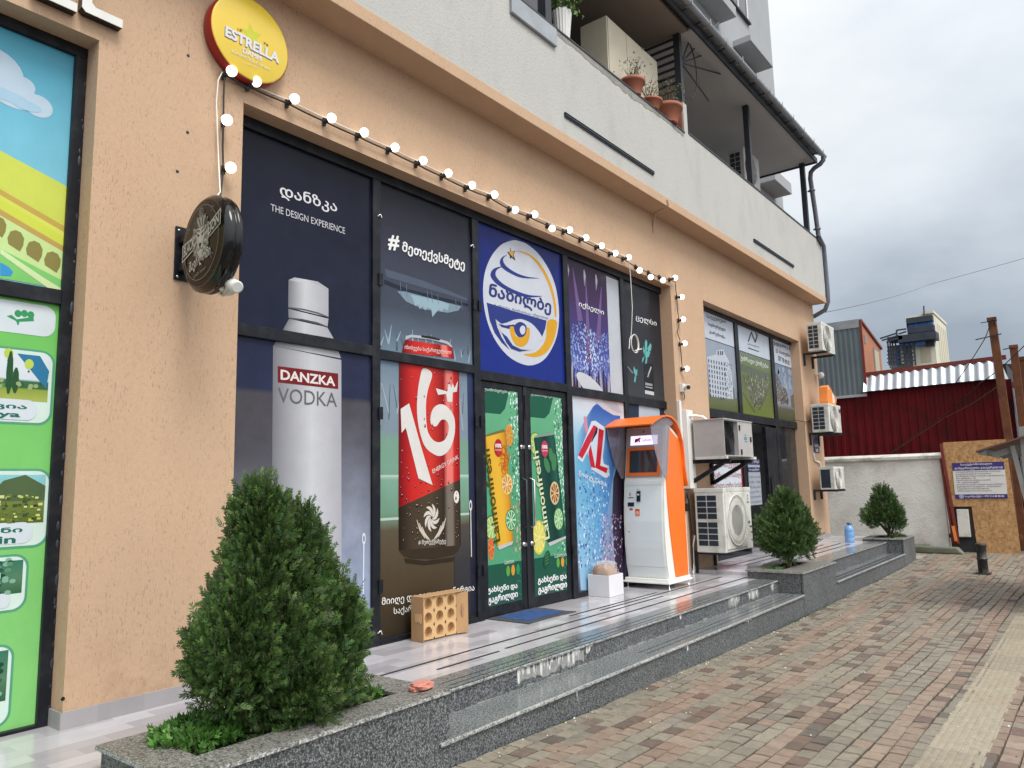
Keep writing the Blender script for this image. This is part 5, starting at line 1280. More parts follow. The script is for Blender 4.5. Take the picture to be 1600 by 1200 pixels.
# ribbon, mane, face
a.poly([(bx - .235, bz - .075), (bx - .06, bz - .02), (bx - .06, bz + .065), (bx - .235, bz + .03)], svl); a.poly([(bx + .06, bz - .01), (bx + .235, bz + .055), (bx + .235, bz + .15), (bx + .06, bz + .075)], svl)
a.poly([(bx - .235, bz - .075), (bx - .185, bz - .06), (bx - .185, bz - .10), (bx - .21, bz - .095), (bx - .225, bz - .115)], svd)
a.layer()
a.poly([(bx - .228, bz - .064), (bx - .07, bz - .014), (bx - .07, bz + .056), (bx - .228, bz + .022)], C(36, 33, 30, .84)); a.poly([(bx + .07, bz - .0), (bx + .228, bz + .06), (bx + .228, bz + .138), (bx + .07, bz + .068)], C(36, 33, 30, .84))
a.layer()
a.text('BLACK', (bx - .215, bz - .045), (bx - .085, bz - .004), (bx - .215, bz + .018), svl, .02); a.text('LION', (bx + .09, bz + .02), (bx + .215, bz + .07), (bx + .09, bz + .075), svl, .02)
mane = [(bx + (.098 + .018 * (i % 2)) * math.cos(t), bz + .035 + (.125 + .022 * (i % 2)) * math.sin(t)) for i, t in enumerate(np.linspace(0, 2 * PI, 41)[:-1])]
a.tess(mane, sv); a.layer()
for i in range(26):
    t = 2 * PI * i / 26; a.stroke([(bx + .05 * math.cos(t), bz + .035 + .07 * math.sin(t)), (bx + .085 * math.cos(t + .15), bz + .035 + .115 * math.sin(t + .15))], [.004, .009], svd if i % 2 else svl)
a.layer(); a.tess([(bx - .045, bz + .09), (bx + .045, bz + .09), (bx + .05, bz + .03), (bx + .03, bz - .02), (bx + .035, bz - .06), (bx, bz - .09), (bx - .035, bz - .06), (bx - .03, bz - .02), (bx - .05, bz + .03)], C(176, 174, 168, .86)); a.layer()
for sx in (-1, 1):
    a.poly([(bx + sx * .012, bz + .048), (bx + sx * .04, bz + .060), (bx + sx * .036, bz + .044), (bx + sx * .016, bz + .038)], dk); a.ell(bx + sx * .06, bz + .115, .02, .022, svd, 12)
    a.stroke([(bx + sx * .01, bz + .07), (bx + sx * .045, bz + .082)], .008, svd); a.stroke([(bx, bz - .03), (bx + sx * .02, bz - .045), (bx + sx * .03, bz - .035)], .005, dk)
a.poly([(bx - .018, bz - .005), (bx + .018, bz - .005), (bx + .006, bz - .028), (bx - .006, bz - .028)], dk); a.poly([(bx - .008, bz + .06), (bx + .008, bz + .06), (bx + .014, bz), (bx - .014, bz)], svl)
a.text('შავი ლომი', (bx - .13, bz - .175), (bx + .13, bz - .12), (bx - .13, bz - .095), svl, .02); a.text('craft beer', (bx - .07, bz - .205), (bx + .08, bz - .175), (bx - .07, bz - .185), sv)
a.ell(bx, bz + .185, .028, .026, sv, 16, hole=.8); a.text('BL', (bx - .015, bz + .172), (bx + .015, bz + .172), (bx - .015, bz + .197), sv, .01)
for sx, sz in ((-.15, .10), (.14, .17), (-.15, -.17), (.15, -.11)): a.ell(bx + sx, bz + sz, .016, .016, sv, 14, 0, 4.6, hole=.8)
a.done('emblem', BSN, 'painted')
for o in [o for o in COL.objects if o.parent == BSN]:       # the box hangs turned a little towards the wall
    pv = Vector((bx, by, bz)) - WL[BSN]; o.data.transform(Matrix.Translation(pv) @ Matrix.Rotation(math.radians(-4), 4, 'Z') @ Matrix.Diagonal((1, .8, 1, 1)) @ Matrix.Translation(-pv))
mb = MB(); mb.box(WX + .001, WX + .012, by - .05, by + .06, 2.85, 3.19); mb.box(WX + .012, -4.27, by - .03, by + .03, 3.08, 3.13); mb.box(WX + .012, -4.27, by - .03, by + .03, 2.90, 2.95)
mb.build('bracket', 'black_frame', BSN, bevel=.003, seg=1)
mb = MB()
for z in (2.87, 3.165): mb.lathe((WX + .012, by - .03, z), [(.008, 0), (.008, .004), (.002, .005)], 8, 'x')
mb.build('bolt', 'steel_bright', BSN)
FL = thing('spot_lamp', (-3.9, 2.36, 2.6), 'small white spot lamp fixed under the black oval sign', 'lamp')
mb = MB(); q = Vector((-3.90, 2.36, 2.735)); mb.tube([q + Vector((-.09, 0, -.01)), q + Vector((-.02, 0, 0)), q + Vector((.03, 0, .01))], [.03, .045, .035], 14); mb.build('base', 'white_plastic', FL)
mb = MB(); d = Vector((.10, -.012, -.045)); p0 = q + Vector((.02, -.02, .02)); mb.tube([p0, p0 + d * .15, p0 + d, p0 + d * 1.02], [.03, .036, .036, .028], 18); mb.build('head', 'white_plastic', FL)
mb = MB(); mb.lathe((q.x - .02, q.y - .045, q.z), [(.028, 0), (.02, -.012), (0, -.014)], 14, 'y'); mb.tube([q + Vector((-.05, -.03, -.03)), q + Vector((0, -.05, -.055)), q + Vector((.06, -.03, -.03))], .005, 6); mb.build('joint', 'steel_bright', FL)

def letter(kind, pts, lab):
    r = thing('raised_letter', wall(*pts[0]), lab, 'sign letter', 'raised white letters above the travel print')
    P3 = [CX(x, y, WX) for x, y in pts]
    o2 = [(q[1], q[2]) for q in P3]
    mb = MB(); mb.prism(o2, 'x', WX + .002, WX + .058); mb.build('return', 'black_gloss', r)
    cy_, cz_ = sum(q[0] for q in o2) / len(o2), sum(q[1] for q in o2) / len(o2)
    mb = MB(); mb.prism(o2, 'x', WX + .058, WX + .064); mb.build('face', 'white_plastic', r)
# bottom parts of two letters L, they run up out of the picture
def Lshape(x, y, lab):
    q = CX(x, y, WX); y0, z0 = q[1], q[2]; s_ = .052; h = .42; w = .225
    r = thing('raised_letter', (WX, y0 + .1, z0), lab, 'sign letter', 'raised white letters above the travel print')
    out = [(y0 + .02, z0), (y0 + w, z0), (y0 + w, z0 + s_), (y0 + s_ + .02, z0 + s_), (y0 + s_, z0 + s_ + .02), (y0 + s_, z0 + h), (y0, z0 + h), (y0, z0 + .02)]
    mb = MB(); mb.prism(out, 'x', WX + .002, WX + .055); mb.build('return', 'black_gloss', r)
    mb = MB(); mb.prism(out, 'x', WX + .055, WX + .060); mb.build('face', 'white_plastic', r)
Lshape(121, 22, 'white raised letter L, the whole corner of it in view'); Lshape(44, -5, 'white raised letter at the top edge, only its foot in view')

# ------------------------------------------------------------------ payment kiosk, facing the camera
K = thing('payment_kiosk', (-4.22, 8.1, PLAT), 'white and orange self service payment kiosk with curved orange hood', 'kiosk')
kx0, kx1 = -4.495, -3.95
prof = [(7.90, .465), (7.865, .62), (7.845, .85), (7.845, 1.1), (7.865, 1.35), (7.895, 1.57), (7.915, 1.60), (7.985, 2.06), (8.01, 2.20), (8.06, 2.22)]
back = [(8.38, 2.05), (8.38, .465)]
mb = MB(); mb.prism(prof + back, 'x', kx0 + .012, kx1 - .012); mb.build('body', 'kiosk_cream', K)
def kface(z, d=0):                                 # front of the kiosk at height z
    zs = [q[1] for q in prof]; return float(np.interp(z, zs, [q[0] for q in prof])) - d
def kpanel(mb, x0, x1, z0, z1, d, m=0, n=10):
    zz = np.linspace(z0, z1, n); vs = []
    for z in zs_(zz): vs += [(x0, kface(z, d), z), (x1, kface(z, d), z), (x0, kface(z, -.01), z), (x1, kface(z, -.01), z)]
    fs = []
    for i in range(n - 1):
        b = i * 4; fs += [(b, b + 1, b + 5, b + 4), (b + 1, b + 3, b + 7, b + 5), (b + 2, b, b + 4, b + 6)]
    fs += [(0, 2, 3, 1), (4 * n - 4, 4 * n - 3, 4 * n - 1, 4 * n - 2)]
    mb.add(vs, fs, m)
zs_ = list
mb = MB(); kpanel(mb, kx0 + .03, kx1 - .04, .60, 1.515, .006); kpanel(mb, kx0 + .03, kx1 - .04, .475, .592, .006, n=4); kpanel(mb, kx0 + .03, kx1 - .04, 1.525, 1.575, .006, n=3)
mb.build('front_panel', 'kiosk_white', K)
mb = MB(); kpanel(mb, kx0 + .02, kx1 - .05, 1.61, 2.19, .006); mb.build('screen_panel', 'grey_metal', K)
mb = MB(); kpanel(mb, kx0 + .035, kx1 - .075, 1.63, 1.965, .016); mb.build('screen_frame', 'kiosk_orange', K)
mb = MB(); kpanel(mb, kx0 + .075, kx1 - .11, 1.67, 1.93, .019); mb.build('screen', 'screen_glass', K)
mb = MB(); kpanel(mb, kx0 + .075, kx1 - .115, 1.995, 2.105, .010); hd = mb.build('display', 'screen_lit', K)
a = Art('y', kface(2.05) - .0135, -1, .0006)
cxk = kx0 + .15
for sx, sz, w, h in ((0, 0, .018, .022), (.025, .008, .022, .016), (.05, .022, .014, .012), (-.012, -.018, .008, .014), (.045, -.012, .008, .018), (.02, -.02, .006, .012)): a.ell(cxk + sx, 2.05 + sz, w, h, C(190, 50, 60, .85), 14)
a.tline('ბარათი', cxk + .085, cxk + .20, 2.035, .03, C(40, 40, 90, .8), .01); a.done('lettering', hd, 'painted')
mb = MB(); mb.sphere((-4.25, kface(2.15) - .01, 2.15), .009, 10, 6); mb.build('camera_lens', 'near_black', K)
mb = MB(); kpanel(mb, -4.42, -4.35, 1.375, 1.383, .009, n=2); mb.build('card_slot', 'near_black', K); mb = MB(); kpanel(mb, -4.425, -4.345, 1.28, 1.325, .012, n=2); mb.build('note_slot', 'near_black', K)
mb = MB(); kpanel(mb, -4.305, -4.262, 1.335, 1.455, .022, n=3); pp = mb.build('pin_pad', 'black_gloss', K)
mb = MB(); kpanel(mb, -4.296, -4.271, 1.405, 1.425, .0245, n=2); mb.build('pad_screen', 'white_plastic', pp)
mb = MB(); kpanel(mb, -4.33, -4.272, 1.17, 1.25, .0085, n=2); st_ = mb.build('sticker', 'kiosk_orange', K)
a = Art('y', kface(1.21) - .0105, -1, .0006); a.ell(-4.30, 1.207, .018, .018, WHITE, 20, hole=.6); a.ell(-4.30, 1.207, .006, .006, WHITE, 10); a.rect(-4.325, -4.278, 1.235, 1.243, C(90, 60, 50)); a.done('sign_mark', st_, 'painted')
a = Art('y', kface(1.3) - .012, -1, .0006); a.ell(-4.385, 1.245, .026, .014, C(206, 90, 70, .85), 16); a.tline('€', -4.40, -4.38, 1.40, .04, C(190, 60, 70, .85), .02); a.n = 0
a.tline('ბარათი', -4.305, -4.262, 1.465, .018, C(200, 120, 130, .85)); a.done('sticker_mark', K, 'painted')
mb = MB(); kpanel(mb, -4.425, -4.41, .985, .993, .009, n=2); mb.build('lock', 'near_black', K)
# orange flanks
side = [(8.05, .47), (8.0, .75), (7.955, 1.05), (7.93, 1.35), (7.925, 1.60), (8.02, 2.05), (8.06, 2.18), (8.375, 2.0), (8.375, .47)]
mb = MB(); mb.prism(side, 'x', kx1 - .012, kx1 - .002); mb.prism(side, 'x', kx0 + .002, kx0 + .012); mb.build('side_panel', 'kiosk_orange', K)
mb = MB(); mb.box(kx0 - .02, kx1 + .025, 7.82, 8.42, .415, .437); mb.box(kx0 - .005, kx1 + .01, 7.84, 8.40, .437, .468); mb.build('base', 'kiosk_cream', K, bevel=.004, seg=1)
for x in (kx0 + .02, kx1):
    for y in (7.86, 8.36):
        mb = MB(); mb.lathe((x, y, PLAT), [(.016, 0), (.016, .008), (.007, .012), (.007, .06)], 10); mb.build('foot', 'steel_bright', K)
hood = [(7.56, 2.205), (7.66, 2.250), (7.82, 2.305), (7.95, 2.325), (8.08, 2.315), (8.20, 2.26), (8.29, 2.16), (8.345, 2.03), (8.365, 1.88), (8.375, 1.72), (8.40, 1.60), (8.43, 1.50)]
inner = [(7.565, 2.19), (7.665, 2.235), (7.82, 2.288), (7.95, 2.307), (8.07, 2.297), (8.185, 2.245), (8.272, 2.15), (8.326, 2.025), (8.346, 1.88), (8.356, 1.72), (8.38, 1.60), (8.41, 1.50)]
mb = MB(); hx0, hx1 = kx0 - .03, kx1 + .035
n = len(hood); vs = [(x, *q) for x in (hx0, hx1) for q in hood] + [(x, *q) for x in (hx0, hx1) for q in inner]
fs = [(i, i + 1, n + i + 1, n + i) for i in range(n - 1)] + [(2 * n + i, 3 * n + i, 3 * n + i + 1, 2 * n + i + 1) for i in range(n - 1)]
fs += [(i, 2 * n + i, 2 * n + i + 1, i + 1) for i in range(n - 1)] + [(n + i, n + i + 1, 3 * n + i + 1, 3 * n + i) for i in range(n - 1)] + [(0, n, 3 * n, 2 * n), (n - 1, 3 * n - 1, 4 * n - 1, 2 * n - 1)]
mb.add(vs, fs); mb.build('hood', 'kiosk_orange', K)
sh = [(7.57, 2.195), (7.60, 2.05), (7.66, 1.88), (7.74, 1.74), (7.86, 1.60), (7.93, 1.62), (8.02, 2.05), (8.06, 2.2), (8.16, 2.24), (8.06, 2.29), (7.95, 2.30), (7.82, 2.285), (7.66, 2.23)]
for x in (kx0 - .008, kx1 + .012):
    mb = MB(); mb.prism(sh, 'x', x - .003, x + .003); mb.build('shield', 'milky_shield', K, fix=True)

# ------------------------------------------------------------------ air conditioners
def ac_unit(name, x0, x1, y0, y1, z0, z1, label, rows=6, split=False, solid_side=False, group='air conditioner units on the far wall', brand=None, grille='rings', bracket=True, wallx=WX, mat_='white_metal'):
    r = thing(name, ((x0 + x1) / 2, (y0 + y1) / 2, z0), label, 'air conditioner', group)
    W_, D_, H_ = y1 - y0, x1 - x0, z1 - z0
    mb = MB(); mb.box(x0, x1, y0, y1, z0 + .02, z1); mb.build('casing', mat_, r, bevel=.012, seg=2)
    mb = MB(); mb.box(x0 - .004, x1 + .004, y0 - .004, y1 + .004, z1 - .05, z1 + .003); mb.build('lid', mat_, r, bevel=.006)
    mb = MB(); u0, u1 = x0 + .06 * D_ + .01, x1 - .26 * D_ * (1.0 if not split else .95)
    v0, v1 = z0 + .12 * H_, z1 - .10 * H_
    groups = [(v0, v1, rows)] if not split else [(v0, v0 + (v1 - v0) * .475, 4), (v0 + (v1 - v0) * .525, v1, 4)]
    if solid_side: mb.box(u0, u1, y0 - .003, y0 + .01, v0, v1)
    else:
        um = (u0 + u1) / 2; g = .012
        for a_, b_, k in groups:
            h = (b_ - a_) / k
            for i in range(k):
                for p, q in ((u0, um - g / 2), (um + g / 2, u1)): mb.box(p, q, y0 - .003, y0 + .01, a_ + i * h + g / 2, a_ + (i + 1) * h - g / 2)
    mb.build('coil_grille', 'dark_grille', r)
    cy_, cz_ = y0 + W_ * .40, z0 + H_ * .5; R0 = min(W_ * .34, H_ * .44)
    mb = MB()
    if grille == 'bars':
        mb.box(x1, x1 + .012, cy_ - R0 * 1.05, cy_ + R0 * 1.05, cz_ - R0 * 1.12, cz_ + R0 * 1.12); mb.build('fan_plate', mat_, r, bevel=.005)
        M('grille_shade', rgb(120, 122, 112, .82), .6, var=.15)
        mb = MB(); mb.lathe((x1 + .0125, cy_, cz_), [(R0, 0), (R0, .001), (0, .001)], 40, 'x'); mb.build('fan', 'grille_shade', r)
        mb = MB()
        for i in range(-11, 12):
            yy = cy_ + i * R0 / 12; hh = math.sqrt(max(0, R0 ** 2 - (yy - cy_) ** 2)); mb.box(x1 + .014, x1 + .026, yy - .005, yy + .005, cz_ - hh, cz_ + hh)
        mb.lathe((x1 + .013, cy_, cz_), [(R0, 0), (R0 + .012, 0), (R0 + .012, .014), (R0, .014), (R0, 0)], 40, 'x')
        for rr_ in (.3, .6, .85): mb.lathe((x1 + .016, cy_, cz_), [(R0 * rr_, 0), (R0 * rr_ + .006, 0), (R0 * rr_ + .006, .008), (R0 * rr_, .008)], 36, 'x')
        mb.build('fan_grille', mat_, r)
    else:
        mb.lathe((x1 + .001, cy_, cz_), [(R0, 0), (R0, .001), (0, .0012)], 40, 'x'); mb.build('fan_hole', 'grille_hole', r)
        mb = MB()
        for i in range(3):
            t = i * 2.094 + .4
            pts = [(x1 + .004, cy_ + R0 * f * math.cos(t + s_), cz_ + R0 * f * math.sin(t + s_)) for f, s_ in ((.2, 0), (.9, -.1), (.95, .5), (.8, .9), (.25, .7))]
            mb.add(pts, [(0, 1, 2, 3, 4)])
        mb.lathe((x1 + .003, cy_, cz_), [(R0 * .22, 0), (R0 * .2, .006), (0, .008)], 20, 'x'); mb.build('fan', 'grey_metal', r, fix=False)
        mb = MB()
        for rr_ in np.linspace(.15, 1, 9): mb.lathe((x1 + .010, cy_, cz_), [(R0 * rr_ - .003, 0), (R0 * rr_ + .003, 0), (R0 * rr_ + .003, .006), (R0 * rr_ - .003, .006), (R0 * rr_ - .003, 0)], 36, 'x')
        for i in range(8): t = i * PI / 4; mb.bar((x1 + .012, cy_, cz_), (x1 + .012, cy_ + R0 * math.cos(t), cz_ + R0 * math.sin(t)), .006)
        mb.build('fan_grille', mat_, r)
    if brand == 'blue':
        mb = MB(); mb.box(x1, x1 + .004, y1 - .15 * W_, y1 - .04 * W_, z1 - .24 * H_, z1 - .12 * H_); mb.build('badge', 'plaque_blue', r)
    elif brand == 'mark':
        a = Art('x', x1 + .002); a.ell(y1 - .11 * W_, z1 - .16 * H_, .022, .035, C(60, 60, 62), 18, .5, 5.6, hole=.6); a.rect(y1 - .155 * W_, y1 - .065 * W_, z1 - .25 * H_, z1 - .225 * H_, C(120, 120, 120)); a.rect(y1 - .15 * W_, y1 - .07 * W_, z0 + .42 * H_, z0 + .46 * H_, C(90, 92, 94)); a.rect(y1 - .14 * W_, y1 - .08 * W_, z0 + .38 * H_, z0 + .39 * H_, C(150, 150, 150)); a.done('badge', r, 'painted')
    if bracket:
        for yy in (y0 + .18 * W_, y1 - .18 * W_):
            mb = MB(); mb.bar((wallx + .005, yy, z0), (x1 + .03, yy, z0), .04, .04); mb.bar((wallx + .02, yy, z0 - .02), (wallx + .02, yy, z0 - .3 * min(1, H_ * 1.3)), .035, .04); mb.build('bracket', 'dark_steel', r)
    return r
M('grille_hole', rgb(96, 102, 106, .8), .5, var=.2)
BIG = ac_unit('air_conditioner', -4.25, -3.855, 9.30, 10.24, .62, 1.455, 'large white air conditioner with ribbed fan cover, under the grey cooling box', split=True, brand='mark', grille='bars', group='air conditioner units between the shopfronts')
ac_unit('air_conditioner', -4.215, -3.94, 14.70, 15.55, 3.95, 4.52, 'uppermost white air conditioner at the building corner, below the eave pipe')
ac_unit('air_conditioner', -4.25, -3.93, 14.70, 15.52, 2.40, 2.95, 'white air conditioner with a blue badge at the building corner, below the white dome camera', brand='blue')
ac_unit('air_conditioner', -4.19, -3.93, 14.72, 15.42, 1.325, 1.765, 'lowest and smallest white air conditioner at the building corner', solid_side=True)
ac_unit('air_conditioner', -4.78, -4.50, 12.72, 13.5, 6.82, 7.50, 'greyish air conditioner standing on the terrace behind the parapet', bracket=False, group='air conditioner units on the terrace', mat_='grey_metal')
# cabinet-type cooling box with open front
CB = thing('cooling_box', (-4.0, 9.9, 1.80), 'grey metal cooling box with open fan front on black wall brackets', 'cooling unit')
x0, x1, y0, y1, z0, z1 = -4.22, -3.80, 9.32, 10.32, 1.87, 2.345
mb = MB(); t = .012
mb.box(x0, x1, y0, y0 + t, z0, z1); mb.box(x0, x1, y1 - t, y1, z0, z1); mb.box(x0, x1, y0 + t, y1 - t, z1 - t, z1); mb.box(x0, x1, y0 + t, y1 - t, z0, z0 + t); mb.box(x0, x0 + t, y0 + t, y1 - t, z0 + t, z1 - t)
mb.box(x1 - .014, x1 - .001, 9.80, y1 - t, z0 + t, z1 - t)
mb.box(x0 + .01, x1 - .016, 9.80, 9.812, z0 + t, z1 - t)
mb.build('casing', 'grey_metal', CB)
mb = MB(); mb.box(x0 - .01, x1 + .008, y0 - .012, y1 + .012, z1, z1 + .014); mb.build('lid', 'grey_metal', CB)
mb = MB(); cy_, cz_ = 9.56, (z0 + z1) / 2
for rr_ in np.linspace(.03, .21, 8): mb.lathe((x1 - .05, cy_, cz_), [(rr_ - .004, 0), (rr_ + .004, 0), (rr_ + .004, .006), (rr_ - .004, .006), (rr_ - .004, 0)], 30, 'x')
for i in range(10): t_ = i * PI / 5; mb.bar((x1 - .045, cy_, cz_), (x1 - .045, cy_ + .21 * math.cos(t_), cz_ + .21 * math.sin(t_)), .006)
mb.build('fan_grille', 'near_black', CB)
mb = MB(); mb.box(x0 + .03, x1 - .06, y0 + .02, 9.79, z0 + .02, z1 - .02); mb.build('fan_recess', 'dark_grille', CB)
mb = MB()
for y, z in ((9.85, z1 - .09), (9.88, z0 + .06), (10.24, cz_)): mb.box(x1 - .001, x1 + .012, y - .015, y + .015, z - .035, z + .035)
mb.build('latch', 'near_black', CB)
a = Art('x', x1 + .001); q = (10.06, cz_); a.rect(q[0] - .045, q[0] + .045, q[1] - .01, q[1] + .03, C(60, 150, 170, .83)); a.tess([(q[0] - .02, q[1] + .045), (q[0] + .02, q[1] + .045), (q[0], q[1] + .075)], C(60, 110, 160, .8)); a.rect(q[0] - .03, q[0] + .05, q[1] - .04, q[1] - .025, C(110, 130, 140, .8)); a.done('badge', CB, 'painted')
mb = MB(); mb.box(x0 + .01, x1 + .02, y0 - .01, y0 + .05, z0 - .035, z0); mb.build('foot_rail', 'white_metal', CB); mb = MB(); mb.box(x0 + .01, x1 + .03, y1 - .08, y1 + .02, z0 - .035, z0); mb.build('foot_rail', 'white_metal', CB)
for y in (9.36, 10.12):
    mb = MB(); mb.box(WX + .003, x1 + .05, y - .025, y + .025, z0 - .085, z0 - .037); mb.bar((WX + .02, y, z0 - .085), (WX + .02, y, 1.50), .05); mb.bar((x1 - .05, y, z0 - .09), (WX + .03, y, 1.52), .05); mb.build('bracket', 'black_frame', CB)
mb = MB(); mb.tube([(-4.33, 9.26, 1.7), (-4.31, 9.26, 2.36), (-4.29, 9.28, 2.42), (-4.2, 9.38, 2.42), (-4.12, 9.42, 2.40), (-4.08, 9.44, 2.36)], .02, 10); mb.tube([(-4.33, 9.32, .36), (-4.33, 9.34, .7), (-4.3, 9.36, .85)], .014, 8); mb.build('insulated_pipe', 'cable_white', CB)

# wall duct, camera, meter cabinet
DU = thing('cable_duct', (WX, 9.2, 1.5), 'white cable duct up the pillar with a wide trunking panel', 'cable duct')
mb = MB(); mb.box(WX, WX + .04, 9.155, 9.215, 1.55, 2.62); mb.box(WX, WX + .03, 9.158, 9.20, PLAT + .005, 1.18); mb.build('duct', 'duct_white', DU, bevel=.003, seg=1)
mb = MB(); mb.box(WX, WX + .10, 9.225, 9.42, 1.46, 2.50); mb.build('trunking', 'duct_white', DU, bevel=.006)
mb = MB(); mb.box(WX, WX + .06, 9.15, 9.22, 1.17, 1.27); mb.tube([(WX + .02, 9.20, 1.27), (WX + .03, 9.24, 1.4), (WX + .03, 9.30, 1.3), (WX + .03, 9.33, .9), (WX + .03, 9.32, .4)], .012, 6); mb.build('cable_bundle', 'black_rubber', DU)
SCM = thing('security_camera', (WX, 9.22, 2.62), 'small white bullet security camera on the pillar beside the lamps', 'camera')
q = CX(1064, 607, WX); mb = MB(); mb.box(WX, WX + .05, q[1] - .05, q[1] + .05, q[2] - .05, q[2] + .06); mb.build('mount', 'white_plastic', SCM, bevel=.004)
c0 = Vector((WX + .05, q[1] + .03, q[2] + .01)); d = Vector((.6, -.55, -.05)).normalized()
mb = MB(); mb.tube([c0, c0 + d * .02, c0 + d * .10, c0 + d * .105], [.02, .034, .036, .030], 16); mb.build('barrel', 'white_plastic', SCM)
mb = MB(); mb.tube([c0 + d * .104, c0 + d * .108, c0 + d * .109], [.030, .029, .012], 16); mb.build('lens', 'near_black', SCM)
mb = MB(); mb.tube([c0 + Vector((-.03, 0, -.05)), c0 + Vector((-.02, .01, -.12)), c0 + Vector((-.03, 0, -.16))], .006, 6); mb.build('lead', 'cable_black', SCM)
DC = thing('dome_camera', (WX, 15.7, 3.25), 'white dome camera on the building corner between two air conditioners', 'camera')
q = CX(1277, 587, WX + .03); mb = MB(); mb.tube([(WX, q[1] - .05, q[2] + .02), (WX + .07, q[1] - .02, q[2] + .02)], .03, 10); mb.build('arm', 'white_plastic', DC)
mb = MB(); mb.sphere((WX + .10, q[1], q[2]), .065, 16, 10); mb.build('dome', 'white_plastic', DC)
OL = thing('work_lamp', (-4.05, 15.6, 2.96), 'orange plastic lamp housing standing on the blue badged air conditioner', 'lamp')
mb = MB(); A_ = [(14.98, 3.02), (15.02, 3.30), (15.12, 3.34), (15.62, 3.10), (15.50, 2.955), (15.0, 2.955)]; mb.prism(A_, 'x', -4.16, -4.0); mb.build('housing', 'orange_plastic', OL, bevel=.012)
mb = MB(); mb.add([(-3.998, 15.30, 3.0), (-3.998, 15.45, 3.02), (-3.998, 15.42, 3.16), (-3.998, 15.28, 3.2)], [(0, 1, 2, 3)]); mb.box(-4.001, -3.996, 15.05, 15.09, 3.25, 3.29); mb.build('sticker', 'white_plastic', OL, fix=False)
PL = thing('number_plaque', (WX, 15.1, 2.1), 'dark blue house shaped address plaque under the air conditioner', 'plaque')
q = CX(1275, 690, WX + .01); y_, z_ = q[1], q[2]; w = .16
mb = MB(); mb.prism([(y_ - w, z_ - .22), (y_ + w, z_ - .22), (y_ + w, z_ + .05), (y_, z_ + .17), (y_ - w, z_ + .05)], 'x', WX + .002, WX + .014); mb.build('plate', 'plaque_blue', PL)
a = Art('x', WX + .0155); a.stroke([(y_ - w - .02, z_ + .04), (y_, z_ + .17), (y_ + w + .02, z_ + .04)], .035, C(150, 156, 170, .84)); a.tline('ჭავჭავაძე', y_ - .13, y_ + .13, z_ - .11, .07, WHITE, .02); a.tline('38', y_ - .08, y_ + .08, z_ - .20, .06, WHITE, .02); a.done('lettering', PL, 'painted')
mb = MB(); mb.tube([(WX + .01, 15.0, 2.05), (WX + .02, 15.02, 1.9), (WX + .03, 15.3, 1.86), (WX + .03, 15.35, 1.7), (WX + .05, 15.3, 1.6)], .018, 8); mb.build('drain_hose', 'cable_white', PL)
mb = MB(); q = CX(1254, 656, WX + .006); mb.tube([(WX + .006, 13.9, 2.63), (WX + .02, 14.6, 2.62), (WX + .006, 15.0, 2.66)], .006, 5)
tag(mb.build('thin_wire', 'cable_black'), 'thin dark wire crossing from the far window to the corner air conditioner', 'wire')

